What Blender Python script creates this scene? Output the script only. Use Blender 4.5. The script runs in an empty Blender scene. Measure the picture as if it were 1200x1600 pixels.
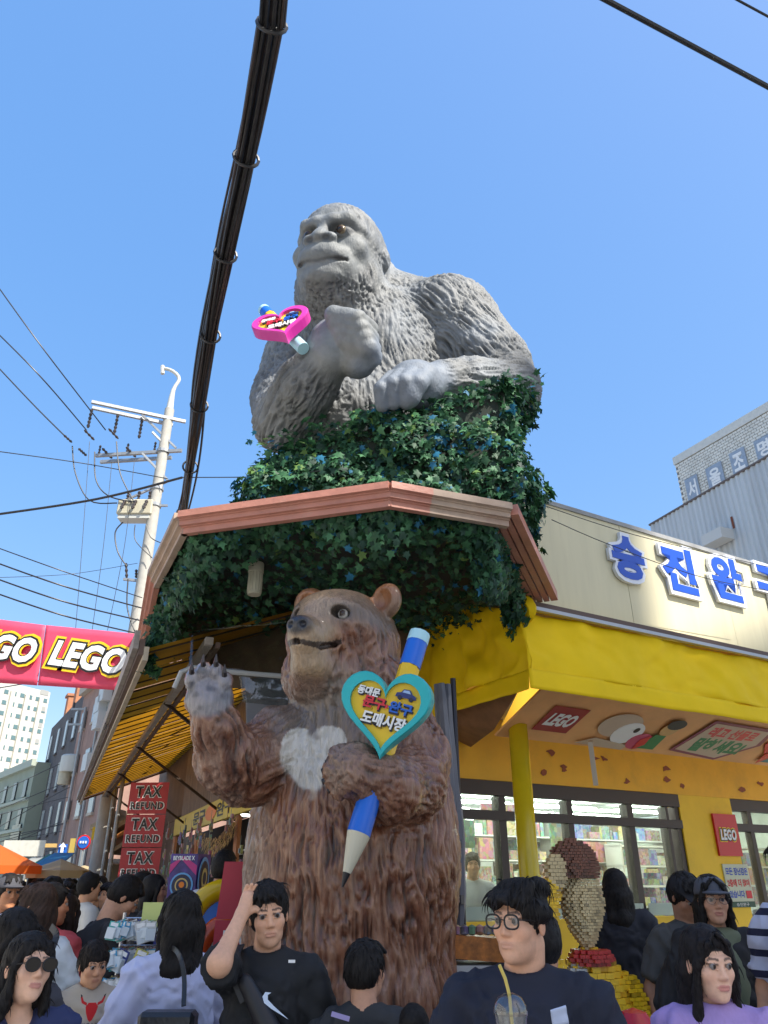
import bpy, bmesh, math, random
import numpy as np
from mathutils import Vector, Matrix, Euler

S = bpy.context.scene
COL = S.collection
R = math.radians

# ------------------------------------------------------------------ camera, sky, sun, exposure
CAM_H, PITCH, F = 1.75, R(26.57), 1150.0
cam_data = bpy.data.cameras.new('camera')
cam = bpy.data.objects.new('camera', cam_data)
COL.objects.link(cam)
cam.location = (0, 0, CAM_H)
cam.rotation_euler = (R(90) + PITCH, 0, 0)
cam_data.sensor_fit = 'HORIZONTAL'
cam_data.sensor_width = 36
cam_data.lens = 36 * F / 1200
cam_data.clip_start = 0.05
cam_data.clip_end = 3000
S.camera = cam

SUN_DIR = Vector((0.62, -0.52, 0.92)).normalized()      # towards the sun
sun_el = math.asin(SUN_DIR.z)
sun_az = math.atan2(SUN_DIR.x, SUN_DIR.y)
SKY_GAMMA, SKY_SAT, SKY_HUE = .30, 2.75, .513
world = bpy.data.worlds.new('World')
S.world = world
world.use_nodes = True
wn = world.node_tree
for n_ in list(wn.nodes): wn.nodes.remove(n_)
wout = wn.nodes.new('ShaderNodeOutputWorld')
wbg = wn.nodes.new('ShaderNodeBackground')
wsky = wn.nodes.new('ShaderNodeTexSky')
wsky.sky_type = 'NISHITA'
wsky.sun_disc = False
wsky.sun_elevation = sun_el
wsky.sun_rotation = sun_az
wsky.altitude = 0
wsky.air_density = 1.1
wsky.dust_density = 1.5
wsky.ozone_density = 3.0
wbg.inputs['Strength'].default_value = 0.15
wgam = wn.nodes.new('ShaderNodeGamma'); wgam.inputs[1].default_value = SKY_GAMMA
whs = wn.nodes.new('ShaderNodeHueSaturation'); whs.inputs['Saturation'].default_value = SKY_SAT; whs.inputs['Hue'].default_value = SKY_HUE; whs.inputs['Value'].default_value = 1.97
wn.links.new(wsky.outputs[0], wgam.inputs[0]); wn.links.new(wgam.outputs[0], whs.inputs['Color'])
wn.links.new(whs.outputs[0], wbg.inputs[0])
wn.links.new(wbg.outputs[0], wout.inputs[0])

sun_data = bpy.data.lights.new('sun', 'SUN')
sun_data.energy = 3.6
sun_data.angle = R(0.5)
sun_data.color = (1.0, 0.95, 0.87)
sun = bpy.data.objects.new('sun', sun_data)
COL.objects.link(sun)
sun.rotation_euler = SUN_DIR.to_track_quat('Z', 'Y').to_euler()
sun.location = (20, -20, 40)

S.view_settings.view_transform = 'Standard'
S.view_settings.look = 'None'
S.view_settings.exposure = 1.25
S.view_settings.gamma = 1
S.view_settings.use_curve_mapping = False
S.render.engine = 'CYCLES'
S.cycles.max_bounces = 8
S.cycles.transparent_max_bounces = 12
S.cycles.use_denoising = True

rnd = random.Random(7)
CP, SP = math.cos(PITCH), math.sin(PITCH)

def at(px, py, Y):
    """point at forward distance Y seen at a pixel of the 1200x1600 photograph (for measuring positions)"""
    u, v = px - 600.0, py - 800.0
    y = F * CP + v * SP
    z = F * SP - v * CP
    return Vector((u / y * Y, Y, CAM_H + z / y * Y))

def at_z(px, py, z):
    u, v = px - 600.0, py - 800.0
    y = F * CP + v * SP
    zz = F * SP - v * CP
    t = (z - CAM_H) / zz
    return Vector((u * t, y * t, z))

def mpp(p):
    """metres per photograph pixel at a point"""
    return (p[1] * CP + (p[2] - CAM_H) * SP) / F

# ------------------------------------------------------------------ materials
_mats = {}
def mat(name, col=(.5, .5, .5), rough=.6, metal=0.0, var=0.0, vscale=6.0, bump=0.0, bscale=40.0,
        attr=None, spec=.5, emit=0.0, ecol=None, alpha=1.0, trans=0.0, coat=0.0, dirt=0.0, dirtcol=(.08, .07, .06),
        stretch=None, sheen=0.0, backlit=0.0):
    if name in _mats: return _mats[name]
    m = bpy.data.materials.new(name)
    m.use_nodes = True
    nt = m.node_tree
    b = nt.nodes['Principled BSDF']
    L = nt.links.new
    b.inputs['Roughness'].default_value = rough
    b.inputs['Metallic'].default_value = metal
    b.inputs['Specular IOR Level'].default_value = spec
    b.inputs['Base Color'].default_value = (*col, 1)
    if coat: b.inputs['Coat Weight'].default_value = coat; b.inputs['Coat Roughness'].default_value = .15
    if sheen: b.inputs['Sheen Weight'].default_value = sheen
    src = None
    if attr:
        a = nt.nodes.new('ShaderNodeAttribute'); a.attribute_name = attr
        src = a.outputs['Color']
    tc = nt.nodes.new('ShaderNodeTexCoord')
    co = tc.outputs['Object']
    if stretch:
        mp = nt.nodes.new('ShaderNodeMapping'); mp.inputs['Scale'].default_value = stretch
        L(co, mp.inputs[0]); co = mp.outputs[0]
    if var > 0:
        n = nt.nodes.new('ShaderNodeTexNoise'); n.inputs['Scale'].default_value = vscale
        n.inputs['Detail'].default_value = 5; n.inputs['Roughness'].default_value = .62
        L(co, n.inputs['Vector'])
        mr = nt.nodes.new('ShaderNodeMapRange')
        mr.inputs['From Min'].default_value = .3; mr.inputs['From Max'].default_value = .7
        mr.inputs['To Min'].default_value = 1 - var; mr.inputs['To Max'].default_value = 1 + var
        L(n.outputs['Fac'], mr.inputs['Value'])
        mx = nt.nodes.new('ShaderNodeVectorMath'); mx.operation = 'SCALE'
        if src: L(src, mx.inputs[0])
        else: mx.inputs[0].default_value = col
        L(mr.outputs[0], mx.inputs['Scale'])
        src = mx.outputs[0]
    if dirt > 0:
        n = nt.nodes.new('ShaderNodeTexNoise'); n.inputs['Scale'].default_value = vscale * .6
        n.inputs['Detail'].default_value = 8; n.inputs['Roughness'].default_value = .75
        L(co, n.inputs['Vector'])
        mr = nt.nodes.new('ShaderNodeMapRange')
        mr.inputs['From Min'].default_value = .52; mr.inputs['From Max'].default_value = .72
        mr.inputs['To Max'].default_value = dirt
        L(n.outputs['Fac'], mr.inputs['Value'])
        mx = nt.nodes.new('ShaderNodeMix'); mx.data_type = 'RGBA'
        L(mr.outputs[0], mx.inputs[0])
        if src: L(src, mx.inputs[6])
        else: mx.inputs[6].default_value = (*col, 1)
        mx.inputs[7].default_value = (*dirtcol, 1)
        src = mx.outputs[2]
    if src: L(src, b.inputs['Base Color'])
    if bump > 0:
        n = nt.nodes.new('ShaderNodeTexNoise'); n.inputs['Scale'].default_value = bscale
        n.inputs['Detail'].default_value = 4
        L(co, n.inputs['Vector'])
        bp = nt.nodes.new('ShaderNodeBump'); bp.inputs['Strength'].default_value = bump
        bp.inputs['Distance'].default_value = .02
        L(n.outputs['Fac'], bp.inputs['Height'])
        L(bp.outputs[0], b.inputs['Normal'])
    if emit > 0:
        b.inputs['Emission Strength'].default_value = emit
        b.inputs['Emission Color'].default_value = (*(ecol or col), 1)
    if alpha < 1: b.inputs['Alpha'].default_value = alpha
    if trans > 0: b.inputs['Transmission Weight'].default_value = trans
    if backlit > 0:      # thin cloth and leaves let some daylight through
        t = nt.nodes.new('ShaderNodeBsdfTranslucent')
        if src: L(src, t.inputs[0])
        else: t.inputs[0].default_value = (*col, 1)
        ms = nt.nodes.new('ShaderNodeMixShader'); ms.inputs[0].default_value = backlit
        L(b.outputs[0], ms.inputs[1]); L(t.outputs[0], ms.inputs[2])
        L(ms.outputs[0], nt.nodes['Material Output'].inputs[0])
    _mats[name] = m
    return m

# ------------------------------------------------------------------ objects
def tag(o, label=None, cat=None, group=None, kind=None):
    if label: o['label'] = label
    if cat: o['category'] = cat
    if group: o['group'] = group
    if kind: o['kind'] = kind
    return o

def thing(name, label, cat, loc=(0, 0, 0), rz=0.0, group=None, parent=None):
    o = bpy.data.objects.new(name, None)
    COL.objects.link(o)
    o.empty_display_size = .1
    o.location = loc
    o.rotation_euler = (0, 0, rz)
    return tag(o, label, cat, group)

def link(name, me, parent=None, m=None):
    o = bpy.data.objects.new(name, me)
    COL.objects.link(o)
    if m is not None:
        if isinstance(m, (list, tuple)):
            for q in m: me.materials.append(q)
        else: me.materials.append(m)
    if parent is not None:
        o.parent = parent
    return o

def world_part(name, me, parent, m=None):
    """a part whose mesh is in world coordinates, hung under a placed thing"""
    o = link(name, me, None, m)
    o.parent = parent
    if parent is not None:
        M = Matrix.Translation(parent.location) @ parent.rotation_euler.to_matrix().to_4x4()
        p = parent.parent
        while p is not None:
            M = Matrix.Translation(p.location) @ p.rotation_euler.to_matrix().to_4x4() @ M; p = p.parent
        o.matrix_parent_inverse = M.inverted()
    return o

def np_mesh(name, V, Fq, smooth=True, col=None):
    me = bpy.data.meshes.new(name)
    V = np.ascontiguousarray(V, dtype=np.float32)
    Fq = np.ascontiguousarray(Fq, dtype=np.int32)
    n, k = Fq.shape
    me.vertices.add(len(V)); me.vertices.foreach_set('co', V.ravel())
    me.loops.add(n * k); me.loops.foreach_set('vertex_index', Fq.ravel())
    me.polygons.add(n)
    me.polygons.foreach_set('loop_start', np.arange(0, n * k, k, dtype=np.int32))
    me.polygons.foreach_set('loop_total', np.full(n, k, dtype=np.int32))
    if smooth: me.polygons.foreach_set('use_smooth', np.ones(n, dtype=bool))
    me.update(calc_edges=True)
    if col is not None:
        c = np.ones((len(V), 4), dtype=np.float32); c[:, :3] = col
        a = me.attributes.new('col', 'FLOAT_COLOR', 'POINT')
        a.data.foreach_set('color', c.ravel())
    return me

class MB:
    """collects boxes, bars, prisms and tubes into one mesh"""
    def __init__(s): s.v = []; s.f = []; s.m = []
    def add(s, vs, fs, mi=0):
        o = len(s.v); s.v += [tuple(v) for v in vs]
        s.f += [tuple(i + o for i in f) for f in fs]; s.m += [mi] * len(fs); return s
    def box(s, a, b, mi=0):
        x0, y0, z0 = a; x1, y1, z1 = b
        return s.add([(x0,y0,z0),(x1,y0,z0),(x1,y1,z0),(x0,y1,z0),(x0,y0,z1),(x1,y0,z1),(x1,y1,z1),(x0,y1,z1)],
              [(3,2,1,0),(4,5,6,7),(0,1,5,4),(1,2,6,5),(2,3,7,6),(3,0,4,7)], mi)
    def obox(s, o, ex, ey, ez, mi=0):
        """box from corner o spanned by three vectors"""
        o, ex, ey, ez = map(Vector, (o, ex, ey, ez))
        P = [o, o+ex, o+ex+ey, o+ey, o+ez, o+ex+ez, o+ex+ey+ez, o+ey+ez]
        f = [(3,2,1,0),(4,5,6,7),(0,1,5,4),(1,2,6,5),(2,3,7,6),(3,0,4,7)]
        if ex.cross(ey).dot(ez) < 0: f = [tuple(reversed(q)) for q in f]
        return s.add(P, f, mi)
    def bar(s, a, b, w, h=None, up=(0,0,1), mi=0):
        a, b = Vector(a), Vector(b); h = h or w
        d = (b - a).normalized(); u = Vector(up)
        if abs(d.dot(u)) > .97: u = Vector((0, 1, 0))
        x = d.cross(u).normalized(); z = x.cross(d).normalized()
        return s.obox(a - x*w/2 - z*h/2, b - a, x*w, z*h, mi)
    def tube(s, pts, r, n=8, caps=True, mi=0):
        pts = [Vector(p) for p in pts]
        rs = r if isinstance(r, (list, tuple)) else [r]*len(pts)
        o = len(s.v); u = None
        for i, p in enumerate(pts):
            d = (pts[min(i+1, len(pts)-1)] - pts[max(i-1, 0)]).normalized()
            if u is None:
                u = Vector((0,0,1)) if abs(d.z) < .9 else Vector((1,0,0))
            x = d.cross(u).normalized(); u = x.cross(d).normalized()
            for k in range(n):
                t = 2*math.pi*k/n
                s.v.append(tuple(p + (x*math.cos(t) + u*math.sin(t))*rs[i]))
        for i in range(len(pts)-1):
            for k in range(n):
                a = o+i*n+k; b = o+i*n+(k+1)%n
                s.f.append((a, a+n, b+n, b)); s.m.append(mi)
        if caps:
            s.f.append(tuple(o+k for k in range(n))); s.m.append(mi)
            e = o+(len(pts)-1)*n
            s.f.append(tuple(e+k for k in reversed(range(n)))); s.m.append(mi)
        return s
    def prism(s, pts, dz, mi=0):
        """closed outline (list of Vectors) extruded by vector dz"""
        n = len(pts); P = [Vector(p) for p in pts]; d = Vector(dz)
        return s.add(P + [p + d for p in P], [tuple(range(n))[::-1], tuple(range(n, 2*n))] +
              [(i, (i+1) % n, n+(i+1) % n, n+i) for i in range(n)], mi)
    def lathe(s, prof, c=(0,0,0), n=16, mi=0):
        o = len(s.v); c = Vector(c)
        for r_, z in prof:
            for k in range(n):
                t = 2*math.pi*k/n
                s.v.append((c.x+r_*math.cos(t), c.y+r_*math.sin(t), c.z+z))
        for i in range(len(prof)-1):
            for k in range(n):
                a = o+i*n+k; b = o+i*n+(k+1) % n
                s.f.append((a, b, b+n, a+n)); s.m.append(mi)
        s.f.append(tuple(o+k for k in reversed(range(n)))); s.m.append(mi)
        e = o+(len(prof)-1)*n
        s.f.append(tuple(e+k for k in range(n))); s.m.append(mi)
        return s
    def mesh(s, name, smooth=False, bevel=0.0):
        me = bpy.data.meshes.new(name)
        me.from_pydata(s.v, [], s.f)
        bm = bmesh.new(); bm.from_mesh(me)
        if bevel > 0:
            bmesh.ops.bevel(bm, geom=list(bm.edges), offset=bevel, segments=1, affect='EDGES', profile=.5)
        bmesh.ops.recalc_face_normals(bm, faces=bm.faces)
        bm.to_mesh(me); bm.free()
        if bevel == 0:
            me.polygons.foreach_set('material_index', s.m)
        if smooth:
            me.polygons.foreach_set('use_smooth', [True]*len(me.polygons))
            me.set_sharp_from_angle(angle=R(38))
        return me
    def build(s, name, m, parent=None, smooth=False, bevel=0.0):
        return link(name, s.mesh(name, smooth, bevel), parent, m)
    def wbuild(s, name, m, parent, smooth=False, bevel=0.0):
        return world_part(name, s.mesh(name, smooth, bevel), parent, m)

# ------------------------------------------------------------------ lettering
def text_mesh(txt, size=1.0, ext=.01, bold=0.0, spacing=1.0, shear=0.0, res=3):
    c = bpy.data.curves.new('lettering', 'FONT')
    c.body = txt; c.size = size; c.extrude = ext; c.offset = bold
    c.align_x = 'CENTER'; c.align_y = 'CENTER'; c.space_character = spacing; c.shear = shear
    c.resolution_u = res
    o = bpy.data.objects.new('lettering', c)
    me = bpy.data.meshes.new_from_object(o)
    bpy.data.objects.remove(o); bpy.data.curves.remove(c)
    me.materials.clear()
    return me

def frame(o, x, y, z=None):
    """matrix whose columns are the given axes at origin o"""
    x = Vector(x).normalized(); y = Vector(y); y = (y - x*x.dot(y)).normalized(); z = x.cross(y)
    M = Matrix((x, y, z)).transposed().to_4x4(); M.translation = Vector(o)
    return M

def letters(txt, M, m, parent, size=.2, ext=.01, bold=0.0, sx=1.0, name='lettering', fit=None, **k):
    """text whose plane is M's x/y; fit=(w,h) scales it to a box; bold grows the strokes (in metres, before fit)"""
    me = text_mesh(txt, size, ext, bold, **k)
    n = len(me.vertices)
    if n == 0: return None
    V = np.empty(n*3, np.float32); me.vertices.foreach_get('co', V); V = V.reshape(-1, 3)
    lo, hi = V.min(0), V.max(0)
    V[:, :2] -= (lo[:2] + hi[:2])/2
    if fit: V[:, 0] *= fit[0]/(hi[0]-lo[0]); V[:, 1] *= fit[1]/(hi[1]-lo[1])
    V[:, 0] *= sx
    A = np.array(M); V = V @ A[:3, :3].T.astype(np.float32) + A[:3, 3].astype(np.float32)
    me.vertices.foreach_set('co', V.ravel().astype(np.float32)); me.update()
    return world_part(name, me, parent, m)
# ------------------------------------------------------------------ sculpting: blended solids turned into one skin
def rotm(x=0, y=0, z=0):
    return np.array(Euler((R(x), R(y), R(z))).to_matrix(), dtype=np.float32)

class Sculpt:
    def __init__(s): s.p = []; s.M = None; s.lo = []; s.hi = []
    def frame(s, c=None, rot=None, sc=1.0):
        s.M = None if c is None else (np.array(c, np.float32), np.eye(3, dtype=np.float32) if rot is None else np.asarray(rot, np.float32), float(sc))
        return s
    def _b(s, pts, r, op):
        pts = np.atleast_2d(np.array(pts, np.float32))
        if s.M is not None:
            c, A, k = s.M; pts = (pts*k) @ A.T + c; r = r*k
        lo, hi = pts.min(0)-r, pts.max(0)+r
        if op > 0: s.lo.append(lo); s.hi.append(hi)
        return lo, hi
    def ell(s, c, r, k=.05, op=1, rot=None):
        r = np.array(r, np.float32) * np.ones(3, np.float32)
        b = s._b([c], float(r.max()), op)
        s.p.append(('e', np.array(c, np.float32), r, rot, k, op, s.M, b)); return s
    def cap(s, a, b_, ra, rb=None, k=.05, op=1):
        rb = ra if rb is None else rb
        b = s._b([a, b_], max(ra, rb), op)
        s.p.append(('c', np.array(a, np.float32), np.array(b_, np.float32), (ra, rb), k, op, s.M, b)); return s
    def flat(s, a, b_, ra, rb=None, k=.02, op=1):
        """tapered cylinder with flat ends (a sleeve, a trouser leg)"""
        rb = ra if rb is None else rb
        b = s._b([a, b_], max(ra, rb), op)
        s.p.append(('f', np.array(a, np.float32), np.array(b_, np.float32), (ra, rb), k, op, s.M, b)); return s
    def chain(s, pts, rs, k=.05, op=1):
        for i in range(len(pts)-1): s.cap(pts[i], pts[i+1], rs[i], rs[i+1], k, op)
        return s
    def cut(s, o, n, k=.005):
        """keep only the side of the plane opposite to n"""
        o = np.array(o, np.float32); n = np.array(n, np.float32); n = n/np.linalg.norm(n)
        s.p.append(('p', o, n, None, k, 0, s.M, None)); return s
    def eval(s, P, margin=None):
        if margin is not None and len(P) > 12000:
            return np.concatenate([s.eval(P[i:i+12000], margin) for i in range(0, len(P), 12000)])
        D = np.full(len(P), 1e3, np.float32)
        if margin is not None: plo, phi = P.min(0), P.max(0)
        for q in s.p:
            sel = None; sc = 1.0 if q[6] is None else q[6][2]
            if margin is not None and q[7] is not None:
                m = margin+q[4]*sc; lo, hi = q[7][0]-m, q[7][1]+m
                if (plo > hi).any() or (phi < lo).any(): continue
                sel = np.nonzero(((P > lo) & (P < hi)).all(1))[0]
                if len(sel) == 0: continue
                L = P[sel]; Dc = D[sel]
            else: L = P; Dc = D
            M = q[6]
            if M is not None: L = ((L-M[0]) @ M[1])/M[2]
            if q[0] == 'e':
                X = L-q[1]
                if q[3] is not None: X = X @ q[3]
                A = X/q[2]
                k0 = np.sqrt(np.einsum('ij,ij->i', A, A))+1e-9
                A = A/q[2]
                k1 = np.sqrt(np.einsum('ij,ij->i', A, A))+1e-9
                d = k0*(k0-1)/k1
            elif q[0] == 'c':
                a, b = q[1], q[2]; ba = b-a; pa = L-a
                t = np.clip(pa @ ba/max(float(ba@ba), 1e-9), 0, 1)
                X = pa-t[:, None]*ba
                d = np.sqrt(np.einsum('ij,ij->i', X, X))-(q[3][0]+t*(q[3][1]-q[3][0]))
            elif q[0] == 'f':
                a, b = q[1], q[2]; ba = b-a; pa = L-a; ln = float(np.sqrt(ba@ba))
                t = pa @ ba/(ln*ln); X = pa-t[:, None]*ba
                dr = np.sqrt(np.einsum('ij,ij->i', X, X))-(q[3][0]+np.clip(t, 0, 1)*(q[3][1]-q[3][0])); da = np.maximum(-t, t-1)*ln
                d = np.minimum(np.maximum(dr, da), 0)+np.sqrt(np.maximum(dr, 0)**2+np.maximum(da, 0)**2)
            else:
                d = (L-q[1]) @ q[2]
            d = d*sc
            k = q[4]*sc if q[0] != 'p' else q[4]
            if q[5] == 1:
                h = np.maximum(k-np.abs(Dc-d), 0)/k
                Dc = np.minimum(Dc, d)-h*h*k*.25
            else:
                e = -d if q[0] != 'p' else d
                h = np.maximum(k-np.abs(Dc-e), 0)/k
                Dc = np.maximum(Dc, e)+h*h*k*.25
            if sel is None: D = Dc
            else: D[sel] = Dc
        return D
    def skin(s, res, fine=None, pad=.04, relief=None):
        """fine=(lo,hi,res2): a box meshed finer; relief: function(P)->offset added before meshing"""
        lo = np.min(s.lo, 0)-pad; hi = np.max(s.hi, 0)+pad
        axes = []
        for a in range(3):
            if fine is None: xs = np.arange(lo[a], hi[a]+res, res)
            else:
                f0, f1, r2 = max(fine[0][a], lo[a]), min(fine[1][a], hi[a]), fine[2]
                xs = np.concatenate([np.arange(lo[a], f0, res) if f0 > lo[a] else np.array([]), np.arange(f0, f1, r2), np.arange(f1, hi[a]+res, res)])
                xs = np.unique(np.round(xs, 6))
                keep = np.ones(len(xs), bool); keep[1:] = np.diff(xs) > r2*.3; xs = xs[keep]
            m = (-len(xs)) % 8 + 1
            dx = xs[-1]-xs[-2]
            xs = np.concatenate([xs, xs[-1]+dx*np.arange(1, m+1)])
            axes.append(xs.astype(np.float32))
        X, Y, Z = axes
        nb = [(len(q)-1)//8 for q in axes]
        sh = tuple(8*n+1 for n in nb)
        X, Y, Z = (q[:n] for q, n in zip(axes, sh))
        cen = [(q[:-1:8]+q[8::8])/2 for q in (X, Y, Z)]
        ext = [(q[8::8]-q[:-1:8])/2 for q in (X, Y, Z)]
        G = np.stack(np.meshgrid(*cen, indexing='ij'), -1).reshape(-1, 3)
        E = np.stack(np.meshgrid(*ext, indexing='ij'), -1).reshape(-1, 3)
        def f(P):
            d = s.eval(P, res*3)
            return d if relief is None else d + relief(P)
        dc = s.eval(G)
        act = (np.abs(dc) < np.sqrt((E*E).sum(1))*1.5 + .02).reshape(nb)
        D = np.repeat(np.repeat(np.repeat(np.sign(dc).reshape(nb)*9, 8, 0), 8, 1), 8, 2).astype(np.float32)
        D = np.pad(D, ((0, 1),)*3, mode='edge')
        A = np.zeros(sh, bool)
        am = np.repeat(np.repeat(np.repeat(act, 8, 0), 8, 1), 8, 2)
        A[:-1, :-1, :-1] |= am; A[1:, 1:, 1:] |= am; A[1:, :-1, :-1] |= am; A[:-1, 1:, :-1] |= am; A[:-1, :-1, 1:] |= am
        A[1:, 1:, :-1] |= am; A[1:, :-1, 1:] |= am; A[:-1, 1:, 1:] |= am
        idx = np.nonzero(A)
        P = np.stack([X[idx[0]], Y[idx[1]], Z[idx[2]]], 1)
        vals = np.concatenate([f(P[i:i+150000]) for i in range(0, len(P), 150000)])
        D[idx] = vals
        ins = D < 0
        cnt = np.zeros(tuple(n-1 for n in sh), np.int8)
        off = [(i, j, k) for i in (0, 1) for j in (0, 1) for k in (0, 1)]
        for (i, j, k) in off:
            cnt += ins[i:sh[0]-1+i, j:sh[1]-1+j, k:sh[2]-1+k]
        ac = (cnt > 0) & (cnt < 8)
        ci = np.nonzero(ac)
        n = len(ci[0])
        cd = np.stack([D[ci[0]+i, ci[1]+j, ci[2]+k] for (i, j, k) in off], 1)
        cp = np.stack([np.stack([X[ci[0]+i], Y[ci[1]+j], Z[ci[2]+k]], 1) for (i, j, k) in off], 1)
        acc = np.zeros((n, 3), np.float32); w = np.zeros(n, np.float32)
        for a in range(8):
            for b in range(a+1, 8):
                if sum(abs(off[a][q]-off[b][q]) for q in range(3)) != 1: continue
                da, db = cd[:, a], cd[:, b]
                mk = (da < 0) != (db < 0)
                t = np.where(mk, da/np.where(mk, da-db, 1), 0)
                acc += np.where(mk[:, None], cp[:, a]+(cp[:, b]-cp[:, a])*t[:, None], 0)
                w += mk
        V = acc/np.maximum(w, 1)[:, None]
        vid = np.full(ac.shape, -1, np.int32); vid[ci] = np.arange(n)
        faces = []
        for ax in range(3):
            s0 = [slice(None)]*3; s1 = [slice(None)]*3
            s0[ax] = slice(0, -1); s1[ax] = slice(1, None)
            a, b = ins[tuple(s0)], ins[tuple(s1)]
            e = np.nonzero(a != b)
            o1, o2 = (ax+1) % 3, (ax+2) % 3
            ok = (e[o1] > 0) & (e[o2] > 0) & (e[o1] < sh[o1]-1) & (e[o2] < sh[o2]-1)
            e = [q[ok] for q in e]
            flip = a[tuple(e)]
            def vv(d1, d2):
                q = [e[0], e[1], e[2]]
                q[o1] = q[o1]+d1; q[o2] = q[o2]+d2
                return vid[tuple(q)]
            q = np.stack([vv(-1, -1), vv(0, -1), vv(0, 0), vv(-1, 0)], 1)
            q[~flip] = q[~flip][:, ::-1]
            faces.append(q)
        Fq = np.concatenate(faces)
        Fq = Fq[(Fq >= 0).all(1)]
        return V, Fq

def vnormals(V, Fq):
    a = V[Fq[:, 2]]-V[Fq[:, 0]]; b = V[Fq[:, 3]]-V[Fq[:, 1]]
    n = np.cross(a, b)
    N = np.zeros_like(V)
    for k in range(4): np.add.at(N, Fq[:, k], n) if False else None
    for ax in range(3):
        N[:, ax] = sum(np.bincount(Fq[:, k], n[:, ax], len(V)) for k in range(4))
    return (N/(np.linalg.norm(N, axis=1)[:, None]+1e-12)).astype(np.float32)

def edges_of(Fq):
    E = np.concatenate([Fq[:, [0, 1]], Fq[:, [1, 2]], Fq[:, [2, 3]], Fq[:, [3, 0]]])
    E.sort(axis=1)
    key = E[:, 0].astype(np.int64)*(1 << 32)+E[:, 1]
    _, i = np.unique(key, return_index=True)
    return E[i]

def relax(V, E, it=1, w=.5):
    n = len(V); deg = np.bincount(E.ravel(), minlength=n)[:, None]
    for _ in range(it):
        A = np.stack([np.bincount(E[:, 0], V[E[:, 1], a], n)+np.bincount(E[:, 1], V[E[:, 0], a], n) for a in range(3)], 1)
        V = V*(1-w)+w*A/np.maximum(deg, 1)
    return V.astype(np.float32)

_G3 = np.random.RandomState(3).rand(32, 32, 32).astype(np.float32)
def vnoise(P, sc=1.0):
    Q = np.asarray(P, np.float32)*sc+100.5
    i = np.floor(Q).astype(int); f = Q-i; f = f*f*(3-2*f)
    r = 0
    for a in (0, 1):
        for b in (0, 1):
            for c in (0, 1):
                w = (f[:, 0] if a else 1-f[:, 0])*(f[:, 1] if b else 1-f[:, 1])*(f[:, 2] if c else 1-f[:, 2])
                r = r + w*_G3[(i[:, 0]+a) % 32, (i[:, 1]+b) % 32, (i[:, 2]+c) % 32]
    return r*2-1
def fbm(P, sc=1.0, o=3):
    return sum(vnoise(P, sc*2**k)*.5**k for k in range(o))
def basis(d):
    d = np.array(d, np.float32); d = d/np.linalg.norm(d)
    u = np.array([0, 1, 0], np.float32) if abs(d[1]) < .8 else np.array([1, 0, 0], np.float32)
    x = np.cross(d, u); x /= np.linalg.norm(x); y = np.cross(d, x)
    return np.stack([x, y, d], 1).astype(np.float32)
def strands(V, zones, width=.03, length=.25, warp=.05, wsc=4.0):
    """grooves and locks of sculpted hair: noise drawn out along a combing direction, wavy; zones = [(dir, weight array)] later ones on top"""
    Wp = np.stack([fbm(V+3, wsc, 2), fbm(V+11, wsc, 2), fbm(V+23, wsc, 2)], 1)*warp
    out = None
    for d, w in zones:
        Q = (V+Wp) @ basis(d)
        Q = Q*np.array([1/width, 1/width, 1/length], np.float32)
        n = vnoise(Q); n2 = vnoise(Q*2.1+5)
        v = 1-2.6*np.abs(n+.25*n2)+.5*n2
        v2 = 1-2.6*np.abs(vnoise(Q*.45+9)+.2*n2)
        v = .7*v+.5*v2
        out = v if out is None else out*(1-w)+v*w
    return np.clip(out, -1.6, 1.2)
def sstep(x, a, b):
    t = np.clip((x-a)/(b-a), 0, 1); return t*t*(3-2*t)
def mixc(c, d, t):
    return c*(1-t[:, None]) + np.array(d, np.float32)*t[:, None]
# ------------------------------------------------------------------ directions of the two streets that meet here
V3 = Vector
DL = V3((-.3795, .9252, 0)); NL = V3((.9252, .3795, 0))      # left street, and across it towards the shop
DR = V3((.866, .5, 0)); NR = V3((.5, -.866, 0))              # right front, and outward from it
L0 = V3((-.256, 7.075, 0)); R0 = V3((1.0, 8.84, 0))
S0 = V3((1.27, 6.5, 0))                                       # awning corner
Z = V3((0, 0, 1))

def hit(px, py, o, d):
    """along a vertical wall through o with direction d: distance t and height z seen at a pixel"""
    q = at(px, py, 1.0); rx, ry = q.x, 1.0
    den = d.x*ry - d.y*rx
    t = (rx*o.y - ry*o.x)/den
    Y = o.y+d.y*t
    return t, CAM_H+(q.z-CAM_H)*Y

def on(o, d, t, z): return V3((o.x+d.x*t, o.y+d.y*t, z))

def wall_quad(o, d, t0, z0, t1, z1, thick, out):
    """box standing on a wall line, thick in the outward direction"""
    a = on(o, d, t0, z0)
    return a, d*(t1-t0), V3(out)*thick, Z*(z1-z0)

asphalt = mat('light_concrete_paving', (.34, .33, .31), .9, var=.25, vscale=3, bump=.5, bscale=120, dirt=.3, dirtcol=(.2, .19, .18))
g = MB(); g.add([(-600, -300, 0), (600, -300, 0), (600, 900, 0), (-600, 900, 0)], [(0, 1, 2, 3)])
tag(g.build('street', asphalt), kind='structure')
pv = MB()
pv.prism([on(L0+NL*1.3, DL, 1, 0), on(L0+NL*1.3, DL, 20, 0), on(L0-NL*1.1, DL, 20, 0), on(L0-NL*1.1, DL, .3, 0), on(R0+NR*1.2, DR, .2, 0), on(R0+NR*1.2, DR, 25, 0), on(R0, DR, 25, 0), on(R0, DR, 0, 0)], (0, 0, .1))
tag(pv.build('pavement', mat('pavement_concrete', (.22, .21, .2), .85, var=.2, vscale=4, bump=.3)), kind='structure')

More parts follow.
